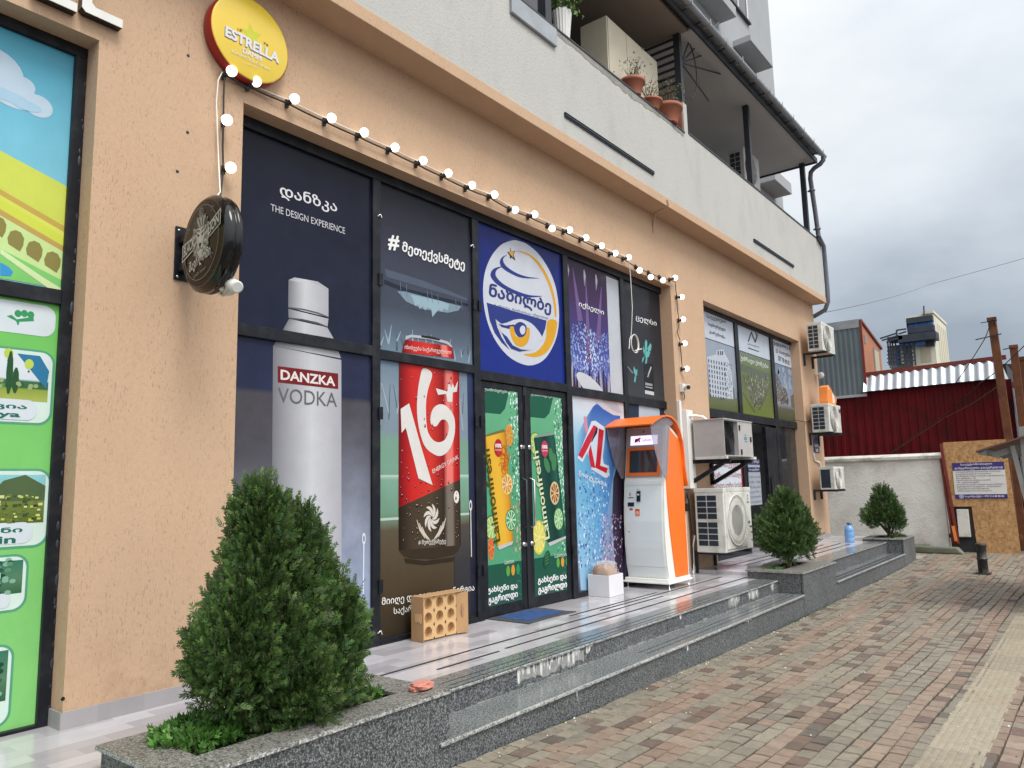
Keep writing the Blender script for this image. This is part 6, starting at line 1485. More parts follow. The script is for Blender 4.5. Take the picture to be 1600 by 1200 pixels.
# ------------------------------------------------------------------ small things on the landing
def tray():
    r = thing('cardboard_tray', (-4.35, 4.55, PLAT), 'open brown cardboard bottle tray with round holes standing on edge', 'cardboard tray')
    x0, x1, y0, y1, z0, z1 = -4.42, -4.275, 4.32, 4.80, PLAT + .001, PLAT + .345
    t = .006
    mb = MB(); mb.box(x0, x1, y0, y0 + t, z0, z1); mb.box(x0, x1 - .02, y1 - t, y1, z0, z1 - .004); mb.box(x0, x1, y0 + t, y1 - t, z1 - t, z1); mb.box(x0, x1 - .03, y0 + t, y1 - t, z0, z0 + t); mb.box(x0, x0 + t, y0 + t, y1 - t, z0 + t, z1 - t)
    mb.build('shell', 'cardboard', r, bevel=.002, seg=1)
    # insert board with punched holes
    yb0, yb1, zb0, zb1 = y0 + .008, y1 - .10, z0 + .012, z1 - .008; x = x1 - .02
    mb = MB(); cols, rows = 3, 3; cw, ch = (yb1 - yb0) / cols, (zb1 - zb0) / rows; n = 24
    for i in range(cols):
        for j in range(rows):
            cy_, cz_ = yb0 + (i + .5) * cw, zb0 + (j + .5) * ch; R0 = .040
            out = []; inn = []
            for k in range(n):
                t_ = 2 * PI * k / n; cx_, sx_ = math.cos(t_), math.sin(t_); f = min(cw / 2 / max(abs(cx_), 1e-6), ch / 2 / max(abs(sx_), 1e-6)); out.append((x, cy_ + f * cx_, cz_ + f * sx_)); inn.append((x, cy_ + R0 * cx_, cz_ + R0 * 1.12 * sx_))
            bk = [(x - .05, q[1], q[2]) for q in inn]
            mb.add(out + inn + bk, [(k, (k + 1) % n, n + (k + 1) % n, n + k) for k in range(n)] + [(n + k, n + (k + 1) % n, 2 * n + (k + 1) % n, 2 * n + k) for k in range(n)])
            mb.add([(x - .05, cy_ + R0 * math.cos(2 * PI * k / n), cz_ + R0 * 1.12 * math.sin(2 * PI * k / n)) for k in range(n)], [tuple(range(n))])
    mb.build('hole_board', 'cardboard_inside', r, fix=False)
    mb = MB(); mb.bar((x1 - .02, yb1, (z0 + z1) / 2), (x1 + .012, y1 + .004, (z0 + z1) / 2), .005, z1 - z0 - .02)
    f = mb.build('flap', 'cardboard', r)
    mb = MB(); c = Vector((x1 + .003, yb1 + .052, (z0 + z1) / 2 + .02)); mb.add([(c.x - .003 + .0035, c.y + .016 * math.cos(t_), c.z + .055 * math.sin(t_)) for t_ in np.linspace(0, 2 * PI, 16)[:-1]], [tuple(range(15))]); mb.build('hand_hole', 'kraft', f, fix=False)
    mb = MB(); mb.tube([(x1 - .03, y0 - .001, z0 + .14 + .0), (x1 - .05, y0 - .004, z0 + .17), (x1 - .03, y0 - .001, z0 + .22)], .003, 5); mb.box(x0 + .05, x1 - .02, y0 - .003, y0, z0 + .15, z0 + .21); mb.build('tuck_tab', 'cardboard_inside', r)
    r.rotation_euler = (0, 0, math.radians(-3))
tray()
mb = MB(); x0, x1, y0, y1 = -4.53, -4.05, 5.37, 6.10
n = 18; vs = []
for i in range(n + 1):
    for j in range(9):
        y = y0 + (y1 - y0) * i / n; x = x0 + (x1 - x0) * j / 8; vs.append((x - .02 * math.sin(i * .2), y, PLAT + .010 + .004 * math.sin(i * 1.1) * math.sin(j * .9) + (.012 if j == 8 and 7 < i < 12 else 0)))
r = thing('doormat', (-4.3, 5.75, PLAT), 'worn blue doormat with grey rubber border in front of the double door', 'doormat')
mb.add(vs, [(i * 9 + j, (i + 1) * 9 + j, (i + 1) * 9 + j + 1, i * 9 + j + 1) for i in range(2, n - 2) for j in range(1, 7)], 0, None, True); mb.build('pile', 'mat_blue', r)
mb = MB(); mb.add([(x, y, z - .002) for x, y, z in vs], [(i * 9 + j, (i + 1) * 9 + j, (i + 1) * 9 + j + 1, i * 9 + j + 1) for i in range(n) for j in range(8)], 0, None, True)
rim = [vs[j] for j in range(9)] + [vs[i * 9 + 8] for i in range(1, n + 1)] + [vs[n * 9 + j] for j in range(7, -1, -1)] + [vs[i * 9] for i in range(n - 1, 0, -1)]
k = len(rim); mb.add([(x, y, z - .002) for x, y, z in rim] + [(x, y, PLAT) for x, y, z in rim], [(i, (i + 1) % k, k + (i + 1) % k, k + i) for i in range(k)]); mb.build('border', 'mat_edge', r)
# white box with a wrapped kraft parcel
r = thing('white_box', (-4.36, 7.2, PLAT), 'open white cardboard box beside the kiosk', 'box')
x0, x1, y0, y1, z0, z1 = -4.50, -4.235, 7.04, 7.34, PLAT + .001, PLAT + .225; t = .006
M('white_card', rgb(222, 220, 224, .88), .7, var=.04, vs=3)
mb = MB(); mb.box(x0, x1, y0, y0 + t, z0, z1); mb.box(x0, x1, y1 - t, y1, z0, z1); mb.box(x0, x0 + t, y0 + t, y1 - t, z0, z1); mb.box(x1 - t, x1, y0 + t, y1 - t, z0, z1); mb.box(x0 + t, x1 - t, y0 + t, y1 - t, z0, z0 + t); mb.build('carton', 'white_card', r, bevel=.002, seg=1)
r2 = thing('wrapped_parcel', (-4.37, 7.19, PLAT + .02), 'brown paper bundle in crinkled clear film inside the white box', 'parcel')
mb = MB(); rr = random.Random(4); n = 10
def lump(mb, c, s_, seed, n=14, k=10, amp=.16, m=0):
    r_ = random.Random(seed); b = len(mb.v); mb.sphere((0, 0, 0), 1, n, k, m)
    for i in range(b, len(mb.v)):
        x, y, z = mb.v[i]; p = (abs(x) ** .55 * (1 if x > 0 else -1), abs(y) ** .55 * (1 if y > 0 else -1), abs(z) ** .6 * (1 if z > 0 else -1)); f = 1 + r_.uniform(-amp, amp); mb.v[i] = (c[0] + p[0] * s_[0] * f, c[1] + p[1] * s_[1] * f, c[2] + p[2] * s_[2] * f)
lump(mb, (-4.37, 7.19, PLAT + .20), (.105, .115, .125), 3); mb.build('bundle', 'kraft', r2)
mb = MB(); lump(mb, (-4.37, 7.19, PLAT + .22), (.118, .13, .14), 8, 16, 10, .10)
for f in range(len(mb.sm)): mb.sm[f] = False
mb.build('film', 'clear_wrap', r2)
# lump of pink brick lying on the planter corner
mb = MB(); q = CZ(659, 1068, .50); lump(mb, (q[0], q[1], .468 + .022), (.05, .062, .022), 12, 12, 7, .14); lump(mb, (q[0] - .01, q[1] - .045, .468 + .012), (.028, .03, .012), 15, 8, 6, .2)
for f in range(len(mb.sm)): mb.sm[f] = False
tag(mb.build('brick_lump', 'pink_brick', bevel=.002), 'broken lump of pink brick lying on the near planter corner', 'brick')
# blue water bottle
r = thing('water_bottle', (-3.72, 14.6, .40), 'large pale blue plastic water bottle standing on the far landing', 'bottle')
mb = MB(); o_ = (-3.715, 14.6, .402); k = .92
mb.lathe(o_, [(.02, .004), (.075, 0), (.082, .012), (.082, .07), (.076, .08), (.082, .09), (.082, .17), (.075, .185), (.082, .20), (.080, .235), (.062, .275), (.035, .300), (.026, .308), (.026, .325)], 24); mb.build('body', 'water_blue', r)
mb = MB(); mb.lathe(o_, [(.031, .318), (.031, .345), (.026, .349), (0, .35)], 18); mb.tube([(o_[0], o_[1] - .03, o_[2] + .30), (o_[0] + .05, o_[1] - .02, o_[2] + .33), (o_[0] + .05, o_[1] + .03, o_[2] + .33), (o_[0], o_[1] + .03, o_[2] + .30)], .006, 6); mb.build('cap', 'plaque_blue', r)
# bollard
r = thing('bollard', (-1.66, 14.25, 0), 'black metal bollard standing on the brick paving', 'bollard')
o_ = (-1.655, 14.25, gz(14.25)); mb = MB(); M('bollard_black', rgb(34, 34, 35), .5, var=.25, vs=20, dirt=rgb(86, 80, 74), dirts=9)
mb.lathe(o_, [(.072, .02), (.072, .22), (.080, .225), (.083, .235), (.080, .245), (.070, .25), (.070, .42), (.082, .43), (.082, .46), (.074, .475), (.05, .482), (0, .484)], 28); mb.build('post', 'bollard_black', r)
mb = MB(); mb.box(o_[0] - .105, o_[0] + .105, o_[1] - .105, o_[1] + .105, o_[2] - .01, o_[2] + .022); mb.build('base_plate', 'bollard_black', r, bevel=.006)

# ------------------------------------------------------------------ clipped conifers and weeds
def fronds(name, parent, pts, nrm, size, cols, seed, lobes=7, upw=.66, mat_='leaf', wide=.062):
    """many flat feathery sprays; pts, nrm = where they sit and which way they grow"""
    r = np.random.default_rng(seed); n = len(pts)
    up = np.array([0, 0, 1.0]); d = nrm * (1 - upw) + up * upw + r.normal(0, .38, (n, 3)); d /= np.linalg.norm(d, axis=1)[:, None]
    side = np.cross(d, nrm + r.normal(0, .5, (n, 3))); side /= np.linalg.norm(side, axis=1)[:, None] + 1e-9
    nm = np.cross(side, d)
    sz = size * r.uniform(.6, 1.35, n)
    V = []; Fc = []; Cc = []
    tmpl = []                                        # rhombic leaflets of one spray: base, tip along (side, d)
    for i in range(lobes):
        f = i / (lobes - 1) * 2 - 1; b0 = .10 + .32 * (1 - abs(f)) * .5; an = f * .95
        L = .85 * (1 - .45 * abs(f)); tmpl.append((f * .05, b0 * .6, an, L))
    base_ = pts; col = np.array(cols)[r.integers(0, len(cols), n)] * r.uniform(.75, 1.25, (n, 1))
    quads = []
    for (sx, b, an, L) in tmpl:
        jit = r.normal(0, .12, n); a_ = an + jit; ll = L * r.uniform(.75, 1.15, n)
        ax = side * np.sin(a_)[:, None] + d * np.cos(a_)[:, None]; pe = side * np.cos(a_)[:, None] - d * np.sin(a_)[:, None]
        o = base_ + (side * sx + d * b) * sz[:, None]; bend = nm * (r.normal(0, .12, n) * sz)[:, None]
        w = wide
        p0 = o; p1 = o + (ax * (ll * .45)[:, None] + pe * w) * sz[:, None] + bend * .3; p2 = o + ax * (ll * sz)[:, None] + bend; p3 = o + (ax * (ll * .45)[:, None] - pe * w) * sz[:, None] + bend * .3
        quads.append(np.stack([p0, p1, p2, p3], 1))
    Q = np.stack(quads, 1).reshape(-1, 4, 3); cc = np.repeat(col, lobes, 0)
    org = np.array(WL[parent]); me = bpy.data.meshes.new(name); nv = Q.shape[0] * 4
    me.vertices.add(nv); me.vertices.foreach_set('co', (Q.reshape(-1, 3) - org).ravel())
    me.loops.add(nv); me.loops.foreach_set('vertex_index', np.arange(nv, dtype=np.int32)); me.polygons.add(Q.shape[0])
    me.polygons.foreach_set('loop_start', np.arange(0, nv, 4, dtype=np.int32)); me.polygons.foreach_set('loop_total', np.full(Q.shape[0], 4, dtype=np.int32))
    at = me.color_attributes.new('col', 'FLOAT_COLOR', 'CORNER'); ca = np.ones((nv, 4)); ca[:, :3] = np.repeat(cc, 4, 0); at.data.foreach_set('color', ca.ravel())
    me.materials.append(MATS[mat_]); me.update(calc_edges=True); me.validate()
    o = bpy.data.objects.new(name, me); COL.objects.link(o); o.parent = parent; WL[o] = WL[parent].copy(); return o
def crown_points(lobes, n, seed, tufts=300, shells=(1, .93, .84, .70), w=(.46, .26, .18, .10)):
    """sprays gathered in tufts over the outer layers of a crown made of egg-shaped lobes (centre, radii, taper)"""
    r = np.random.default_rng(seed); area = np.array([l[1][0] * l[1][2] + l[1][1] * l[1][2] for l in lobes]); area = area / area.sum()
    T = []; Tn = []; Ts = []
    while len(T) < tufts:
        i = r.choice(len(lobes), p=area); c, R0, tp = lobes[i]; c = np.array(c); R0 = np.array(R0)
        d = r.normal(size=3); d /= np.linalg.norm(d); k = 1 - tp * max(-.3, d[2]); sh = r.choice(shells, p=w)
        q = c + d * np.array([k, k, 1]) * R0 * sh * (1 + r.normal(0, .045))
        if any(np.linalg.norm((q - np.array(c2)) / np.array(R2)) < .62 for j, (c2, R2, t2) in enumerate(lobes) if j != i) and r.random() < .9: continue
        g = d / R0; T.append(q); Tn.append(g / np.linalg.norm(g)); Ts.append(.035 + .085 * r.random() ** 1.5)
    T = np.array(T); Tn = np.array(Tn); Ts = np.array(Ts); sz = Ts ** 1.3 / (Ts ** 1.3).sum()
    pick = r.choice(tufts, n, p=sz); u = r.normal(size=(n, 3)); u /= np.linalg.norm(u, axis=1)[:, None]; rad = r.uniform(.25, 1, n) ** .6
    off = u * rad[:, None] * Ts[pick][:, None]; off[:, 2] *= 1.35
    nrm = Tn[pick] * .6 + u * .7; nrm /= np.linalg.norm(nrm, axis=1)[:, None]
    return T[pick] + off - Tn[pick] * (Ts[pick] * .35)[:, None], nrm
GREEN = [np.array(c) * 1.25 for c in ((.030, .062, .016), (.022, .050, .016), (.040, .078, .020), (.052, .095, .024), (.018, .040, .014), (.070, .112, .030))]
GREEN2 = GREEN + [np.array([.075, .066, .022])]
def feathers(name, parent, pts, nrm, size, cols, tips, seed, pairs=5):
    """flat upright conifer sprays: a stalk with narrow leaflets to both sides, the young tips paler"""
    r = np.random.default_rng(seed); n = len(pts); up = np.array([0, 0, 1.0])
    d = nrm * .55 + up * r.uniform(.05, 1.0, n)[:, None] + r.normal(0, .26, (n, 3)); d /= np.linalg.norm(d, axis=1)[:, None]
    side = np.cross(d, np.cross(up, nrm + r.normal(0, .45, (n, 3)))); side /= np.linalg.norm(side, axis=1)[:, None] + 1e-9
    nm = np.cross(side, d); sz = (size * r.uniform(.55, 1.4, n))[:, None]; bend = nm * r.normal(0, .18, n)[:, None] + up * r.uniform(-.05, .18, n)[:, None]
    col = np.array(cols)[r.integers(0, len(cols), n)] * r.uniform(.7, 1.3, (n, 1)); tip = np.array(tips)[r.integers(0, len(tips), n)] * r.uniform(.7, 1.2, (n, 1))
    at = lambda f: pts + (d * f + bend * f * f) * sz
    Q = []; Cc = []
    def leaf(o, ax, pe, L, w, f):
        Q.append(np.stack([o, o + (ax * L * .45 + pe * w) * sz, o + ax * L * sz, o + (ax * L * .45 - pe * w) * sz], 1)); Cc.append(col * (1 - f) + tip * f)
    for i in range(pairs):
        f = .12 + .75 * i / (pairs - 1)
        for s_ in (-1, 1):
            an = .75 - .25 * f + r.normal(0, .10, n); ax = d * np.cos(an)[:, None] + side * (s_ * np.sin(an))[:, None] + nm * r.normal(0, .15, n)[:, None]; pe = side * np.cos(an)[:, None] - d * (s_ * np.sin(an))[:, None]
            leaf(at(f), ax, pe, .50 * (1.05 - .6 * f), .055, .1 + .5 * f)
    leaf(at(.0), d, side, 1.0, .03, .1); leaf(at(.72), d, side, .42, .06, .85)
    Q = np.stack(Q, 1).reshape(-1, 4, 3); cc = np.stack(Cc, 1).reshape(-1, 3)
    org = np.array(WL[parent]); me = bpy.data.meshes.new(name); nv = len(Q) * 4
    me.vertices.add(nv); me.vertices.foreach_set('co', (Q.reshape(-1, 3) - org).ravel())
    me.loops.add(nv); me.loops.foreach_set('vertex_index', np.arange(nv, dtype=np.int32)); me.polygons.add(len(Q))
    me.polygons.foreach_set('loop_start', np.arange(0, nv, 4, dtype=np.int32)); me.polygons.foreach_set('loop_total', np.full(len(Q), 4, dtype=np.int32))
    ca = np.ones((nv, 4)); ca[:, :3] = np.repeat(cc, 4, 0); me.color_attributes.new('col', 'FLOAT_COLOR', 'CORNER').data.foreach_set('color', ca.ravel())
    me.materials.append(MATS['leaf']); me.update(calc_edges=True)
    o = bpy.data.objects.new(name, me); COL.objects.link(o); o.parent = parent; WL[o] = WL[parent].copy(); return o
DARK = [np.array(c) * np.array([.9, 1.12, 1.0]) for c in ((.034, .064, .018), (.022, .048, .016), (.044, .078, .020), (.016, .034, .012), (.054, .090, .024))]
TIPS = [np.array(c) * np.array([.9, 1.1, 1.0]) for c in ((.110, .158, .036), (.080, .128, .034), (.140, .180, .046), (.060, .104, .030), (.12, .11, .05))]
def conifer(label, base, lobes, n, size, seed, stems, cols=DARK, tufts=300, tips=TIPS):
    r = thing('conifer_bush', base, label, 'bush', 'clipped conifers in the granite planters')
    p, nn = crown_points(lobes, n, seed, tufts); feathers('foliage', r, p, nn, size, cols, tips, seed)
    mb = MB()
    for pts, rad in stems: mb.tube(pts, rad, 8)
    rr = random.Random(seed)
    for c, R0, tp in lobes:
        for k in range(7):
            t_ = rr.uniform(0, 6.28); b = Vector((base[0] + rr.uniform(-.03, .03), base[1] + rr.uniform(-.03, .03), base[2] + rr.uniform(.05, .4))); e = Vector((c[0] + R0[0] * .7 * math.cos(t_), c[1] + R0[1] * .7 * math.sin(t_), c[2] + R0[2] * rr.uniform(-.4, .6)))
            mb.tube([b, b.lerp(e, .5) + Vector((0, 0, .05)), e], [.010, .007, .003], 5)
    mb.build('trunk', 'trunk_bark', r)
    return r
bx_, by_, bz_ = -3.30, 2.27, .42
big_lobes = [((-3.27, 2.22, .90), (.25, .285, .37), .22), ((-3.27, 2.17, 1.14), (.15, .16, .42), .50), ((-3.26, 2.38, 1.06), (.14, .16, .36), .40), ((-3.24, 2.56, .76), (.17, .15, .30), .18), ((-3.24, 2.04, .84), (.20, .185, .23), .15), ((-3.20, 2.36, .63), (.23, .25, .19), .0)]
conifer('big dense conifer bush with two tops in the nearest planter', (bx_, by_, bz_), big_lobes, 23000, .058, 21, [([(bx_, by_, bz_), (bx_ + .02, by_, .8), (-3.26, 2.18, 1.5)], [.04, .032, .006]), ([(bx_, by_ + .05, bz_), (-3.24, 2.46, .9), (-3.24, 2.48, 1.35)], [.03, .02, .005])], tufts=520)
conifer('round topped conifer bush in the planter between the two flights of steps', (-3.33, 10.0, .42), [((-3.28, 9.90, .90), (.32, .35, .32), .12), ((-3.28, 9.88, 1.07), (.22, .24, .29), .35), ((-3.25, 10.08, .84), (.26, .26, .25), .1), ((-3.28, 9.70, .83), (.24, .22, .22), .05)], 7600, .062, 31, [([(-3.33, 10.0, .40), (-3.31, 9.98, .6), (-3.28, 9.95, 1.2)], [.032, .026, .006]), ([(-3.33, 10.02, .42), (-3.25, 10.1, .62), (-3.2, 10.2, .8)], [.018, .012, .005])])
conifer('small open conifer bush with bare stem at the far end before the rough white wall', (-3.22, 15.4, .42), [((-3.25, 15.30, 1.06), (.20, .24, .28), .3), ((-3.40, 15.2, .86), (.18, .22, .14), .1), ((-3.12, 15.40, .86), (.15, .21, .18), .1), ((-3.08, 15.36, .70), (.10, .13, .11), 0), ((-3.45, 15.22, .74), (.11, .13, .09), 0)], 4000, .064, 41, [([(-3.22, 15.4, .40), (-3.22, 15.4, .6), (-3.22, 15.38, 1.15)], [.03, .024, .006]), ([(-3.22, 15.4, .5), (-3.34, 15.3, .7), (-3.42, 15.25, .85)], [.014, .010, .005]), ([(-3.22, 15.4, .48), (-3.1, 15.44, .7), (-3.04, 15.45, .85)], [.014, .010, .005])], [g * .85 for g in DARK])
def weeds(label, c, rx, ry, n, size, h, seed, cols, x_max=None):
    r = thing('weed_plant', c, label, 'weed', 'weeds in the granite planters'); g = np.random.default_rng(seed)
    a_ = g.uniform(0, 2 * PI, n); q = np.sqrt(g.uniform(0, 1, n)); z = g.uniform(.1, 1, n) * h * (1.1 - q * .6)
    p = np.stack([c[0] + rx * q * np.cos(a_), c[1] + ry * q * np.sin(a_), c[2] + z], 1); nn = np.stack([np.cos(a_) * q * .8, np.sin(a_) * q * .8, np.full(n, .9)], 1); nn /= np.linalg.norm(nn, axis=1)[:, None]
    fronds('foliage', r, p, nn, size, cols, seed, 5, .2, wide=.13)
    mb = MB(); rr = random.Random(seed)
    for k in range(min(40, n // 6)):
        i = rr.randrange(n); mb.tube([(c[0] + (p[i][0] - c[0]) * .3, c[1] + (p[i][1] - c[1]) * .3, c[2]), tuple(p[i])], [.003, .0015], 4)
    mb.build('stem', 'leaf_stem', r)
M('leaf_stem', (.05, .12, .025, 1), .6)
LUSH = [np.array([.055, .15, .022]), np.array([.075, .19, .03]), np.array([.04, .11, .02]), np.array([.10, .20, .05])]
weeds('fresh bright green leafy weeds at the left end of the nearest planter', (-3.36, 1.93, .42), .19, .22, 900, .042, .13, 51, LUSH)
weeds('thin green weeds at the right end of the nearest planter', (-3.24, 2.80, .42), .12, .11, 160, .032, .09, 52, LUSH[:3] + [GREEN[3]])
weeds('pale green weeds in the planter between the flights of steps', (-3.36, 9.55, .40), .12, .18, 260, .04, .06, 53, [np.array([.09, .21, .06]), np.array([.13, .26, .08]), np.array([.06, .16, .04])])
weeds('low dull green weeds in the planter at the far end', (-3.12, 15.38, .41), .18, .2, 240, .05, .12, 54, [np.array([.05, .10, .025]), np.array([.07, .13, .03])])
# moss and weeds along the foot of the steps
g = np.random.default_rng(60); n = 500; yy = np.concatenate([g.uniform(8.6, 11.2, 340), g.uniform(3.2, 15, 160)])
r = empty('moss', (-2.88, 9.5, 0)); tag(r, 'thin moss and weeds in the joint at the foot of the steps', 'moss', kind='stuff')
p = np.stack([-2.895 + np.abs(g.normal(0, .022, n)), yy, np.array([gz(y) for y in yy]) - .004], 1); nn = np.tile(np.array([[.5, 0, .86]]), (n, 1))
fronds('tuft', r, p, nn, .016, [np.array([.05, .10, .02]), np.array([.07, .12, .03]), np.array([.05, .06, .025])], 61, 4, .5, wide=.12)

# ------------------------------------------------------------------ things on the terraces
r = thing('plant_pot', (-4.16, 6.5, 6.35), 'tall white pleated pot with a leafy green plant on the terrace edge', 'plant pot')
o_ = (-4.18, 6.42, 6.35); mb = MB(); n = 36; prof_ = [(.07, 0), (.105, .34), (.098, .34), (.07, .06)]; vs = []
for rr_, h in prof_: vs += [(o_[0] + (rr_ + (.006 if j % 2 else 0)) * math.cos(2 * PI * j / n), o_[1] + (rr_ + (.006 if j % 2 else 0)) * math.sin(2 * PI * j / n), o_[2] + h + (.012 if j % 4 < 2 and h > .3 else 0)) for j in range(n)]
mb.add(vs, [(i * n + j, i * n + (j + 1) % n, (i + 1) * n + (j + 1) % n, (i + 1) * n + j) for i in range(3) for j in range(n)]); mb.build('pot', 'white_plastic', r)
g = np.random.default_rng(70); n = 420; p = np.stack([o_[0] + g.normal(0, .10, n), o_[1] + g.normal(0, .10, n), o_[2] + g.uniform(.34, .95, n)], 1); nn = g.normal(size=(n, 3)); nn /= np.linalg.norm(nn, axis=1)[:, None]
fronds('foliage', r, p, nn, .055, [np.array([.07, .17, .03]), np.array([.10, .21, .04]), np.array([.16, .22, .05])], 71, 3, .1, wide=.2)
mb = MB()
for k in range(6): mb.tube([(o_[0], o_[1], o_[2] + .1), (o_[0] + random.uniform(-.05, .05), o_[1] + random.uniform(-.05, .05), o_[2] + .5), (o_[0] + random.uniform(-.1, .1), o_[1] + random.uniform(-.1, .1), o_[2] + .85)], .004, 5)
mb.build('stem', 'leaf_stem', r)
def clay(y, R0, h, lab, x=-4.16, seed=1, nn_=110):
    r = thing('clay_pot', (x, y, 6.35), lab, 'clay pot', 'clay pots on the terrace edge'); o_ = (x, y, 6.35)
    mb = MB(); mb.lathe(o_, [(R0 * .68, 0), (R0 * .95, h * .78), (R0 * 1.08, h * .80), (R0 * 1.1, h), (R0 * .98, h), (R0 * .9, h * .8), (R0 * .6, h * .5), (0, h * .5)], 28); mb.build('pot', 'terracotta', r)
    g = np.random.default_rng(seed); mb = MB()
    for k in range(26):
        t_ = g.uniform(0, 6.28); l = g.uniform(.5, 1) * R0 * 2.0; mb.tube([(x, y, 6.35 + h * .5), (x + l * .3 * math.cos(t_), y + l * .3 * math.sin(t_), 6.35 + h + l * .5), (x + l * .55 * math.cos(t_ + .3), y + l * .55 * math.sin(t_ + .3), 6.35 + h + l)], [.004, .003, .0015], 4)
    mb.build('stem', 'trunk_bark', r)
    p = np.stack([x + g.normal(0, R0 * .7, nn_), y + g.normal(0, R0 * .7, nn_), 6.35 + h + g.uniform(0, R0 * 2, nn_)], 1); q = g.normal(size=(nn_, 3)); q /= np.linalg.norm(q, axis=1)[:, None]
    fronds('foliage', r, p, q, .035, [np.array([.12, .13, .05]), np.array([.16, .14, .07]), np.array([.09, .11, .04])], seed + 1, 4, .3, wide=.12)
clay(7.95, .15, .20, 'clay pot with dry stems, left of the three', seed=81); clay(8.42, .15, .12, 'low clay pot with dry stems, middle of the three', seed=83); clay(8.92, .19, .24, 'wide clay pot with dry straggly plant beside the pier', seed=85, nn_=160)
r = thing('cabinet', (-4.5, 8.4, 6.2), 'cream cabinet standing on the terrace behind the clay pots', 'cabinet')
mb = MB(); mb.box(-4.75, -4.36, 7.72, 9.10, 5.3, 7.42); mb.build('carcass', 'cream_panel', r, bevel=.006)
mb = MB(); mb.box(-4.359, -4.350, 7.74, 8.20, 5.4, 7.40); mb.box(-4.359, -4.350, 8.212, 9.08, 5.4, 7.40); mb.build('door', 'cream_panel', r)
r = thing('terrace_screen', (-4.9, 9.33, 6.9), 'black metal screen of level bars dividing the two terraces', 'screen')
mb = MB(); mb.box(-4.19, -4.10, 9.30, 9.38, 6.80, 7.86); mb.build('post', 'dark_steel', r)
mb = MB()
for z in np.linspace(7.02, 7.80, 8): mb.box(-6.0, -4.19, 9.325, 9.35, z, z + .03)
mb.build('bar', 'dark_steel', r)
r = thing('spike_guard', (-4.1, 9.4, 7.4), 'fan of thin black spikes fixed to the terrace post', 'spike guard')
c0 = Vector((-4.11, 9.36, 7.43)); mb = MB()
for px, py in ((1094, 18), (1123, 35), (1139, 72), (1130, 117), (1108, 158)):
    e = Vector(CX(px, py, -4.08)); mb.tube([c0, e], .011, 6)
mb.build('spike', 'dark_steel', r)
mb = MB(); mb.tube([c0 + Vector((.01, .02 + .48 * math.sin(t_), .02 + .52 * math.cos(t_))) for t_ in np.linspace(0, 2.7, 18)], .009, 6); mb.build('hoop', 'dark_steel', r)
r = thing('glazed_screen', (-4.2, 5.2, 6.35), 'dark glazed terrace screen with a black post at the top edge', 'screen')
mb = MB(); mb.box(-4.22, -4.12, 6.02, 6.13, 6.35, 7.86); mb.build('post', 'dark_steel', r)
mb = MB(); mb.box(-4.20, -4.17, 3.6, 6.02, 6.40, 7.8); mb.build('pane', 'dark_glass', r)
mb = MB(); mb.box(-4.215, -4.15, 3.6, 6.02, 6.35, 6.40); mb.build('rail', 'dark_steel', r)
mb = MB(); mb.box(-4.083, -4.05, 5.35, 6.12, 6.10, 6.30); tag(mb.build('lead_flashing', 'zinc', bevel=.01), 'loose grey metal flashing folded over the parapet below the dark screen', 'flashing')
r = thing('basket_chair', (-4.75, 7.2, 6.6), 'round dark basket chair in the shade of the terrace', 'chair')
mb = MB(); mb.lathe((-5.35, 8.0, 6.62), [(.02, .0), (.25, .03), (.40, .22), (.44, .5), (.40, .75), (.36, .78), (.40, .5), (.36, .25), (.2, .08), (0, .06)], 28); mb.build('seat', 'near_black', r)
mb = MB(); mb.lathe((-5.35, 8.0, 5.3), [(.3, 0), (.3, .04), (.05, .06), (.05, 1.33)], 16); mb.build('stand', 'near_black', r)

# ------------------------------------------------------------------ end of the street
r = thing('roughcast_wall', (-4.3, 17.7, 0), 'rough white rendered wall with mossy coping behind the far planter', 'wall')
mb = MB(); mb.box(-9, -2.585, 17.6, 17.85, -.1, 1.92); mb.build('wall', 'white_roughcast', r)
mb = MB(); mb.prism([(17.55, 1.90), (17.92, 1.90), (17.92, 1.96), (17.74, 2.03), (17.55, 1.97)], 'x', -9, -2.56); mb.build('coping', 'coping_white', r, bevel=.012)
mb = MB(); mb.prism([(-3.45, gz(17)), (-3.35, .17), (-2.38, .15), (-2.28, .03)], 'y', 17.05, 17.32); mb.prism([(-6.2, -.1), (-6.2, .20), (-2.95, .17), (-2.75, -.1)], 'y', 17.322, 17.6)
tag(mb.build('mossy_kerb', 'mossy_concrete', bevel=.03), 'green mossy concrete kerb at the foot of the rough white wall', 'kerb')
mb = MB(); mb.box(-3.35, -2.86, 15.95, 17.04, -.05, gz(16.4) + .004); tag(mb.build('concrete_apron', 'concrete', origin=(-3, 16.5, 0)), kind='structure')
# chipboard panel and its notice
mb = MB(); mb.tess = None
r = thing('chipboard_panel', (-1.96, 17.6, 0), 'tall raw chipboard hoarding panel beside the white wall', 'panel')
mb = MB(); mb.prism([(-2.515, .93), (-2.515, 2.225), (-1.435, 2.235), (-1.39, -.02), (-2.10, .03), (-2.125, .93)], 'y', 17.56, 17.58); mb.build('board', 'osb_board', r)
mb = MB(); mb.box(-2.6, -1.35, 17.66, 17.74, 1.9, 2.0); mb.box(-2.6, -1.35, 17.66, 17.74, .3, .38); mb.box(-2.54, -2.47, 17.585, 17.66, -.05, 2.2); mb.box(-1.47, -1.40, 17.585, 17.66, -.05, 2.2); mb.build('batten', 'rusty_steel', r)
r = thing('notice_board', (-1.95, 17.55, 1.05), 'white notice with purple heading and foot screwed to the chipboard panel', 'notice')
P4 = [CY(px, py, 17.55) for px, py in ((1487, 725), (1568, 720.5), (1575, 777), (1496, 781.5))]
u0, u1, v0, v1 = -2.39, -1.50, 1.085, 1.80
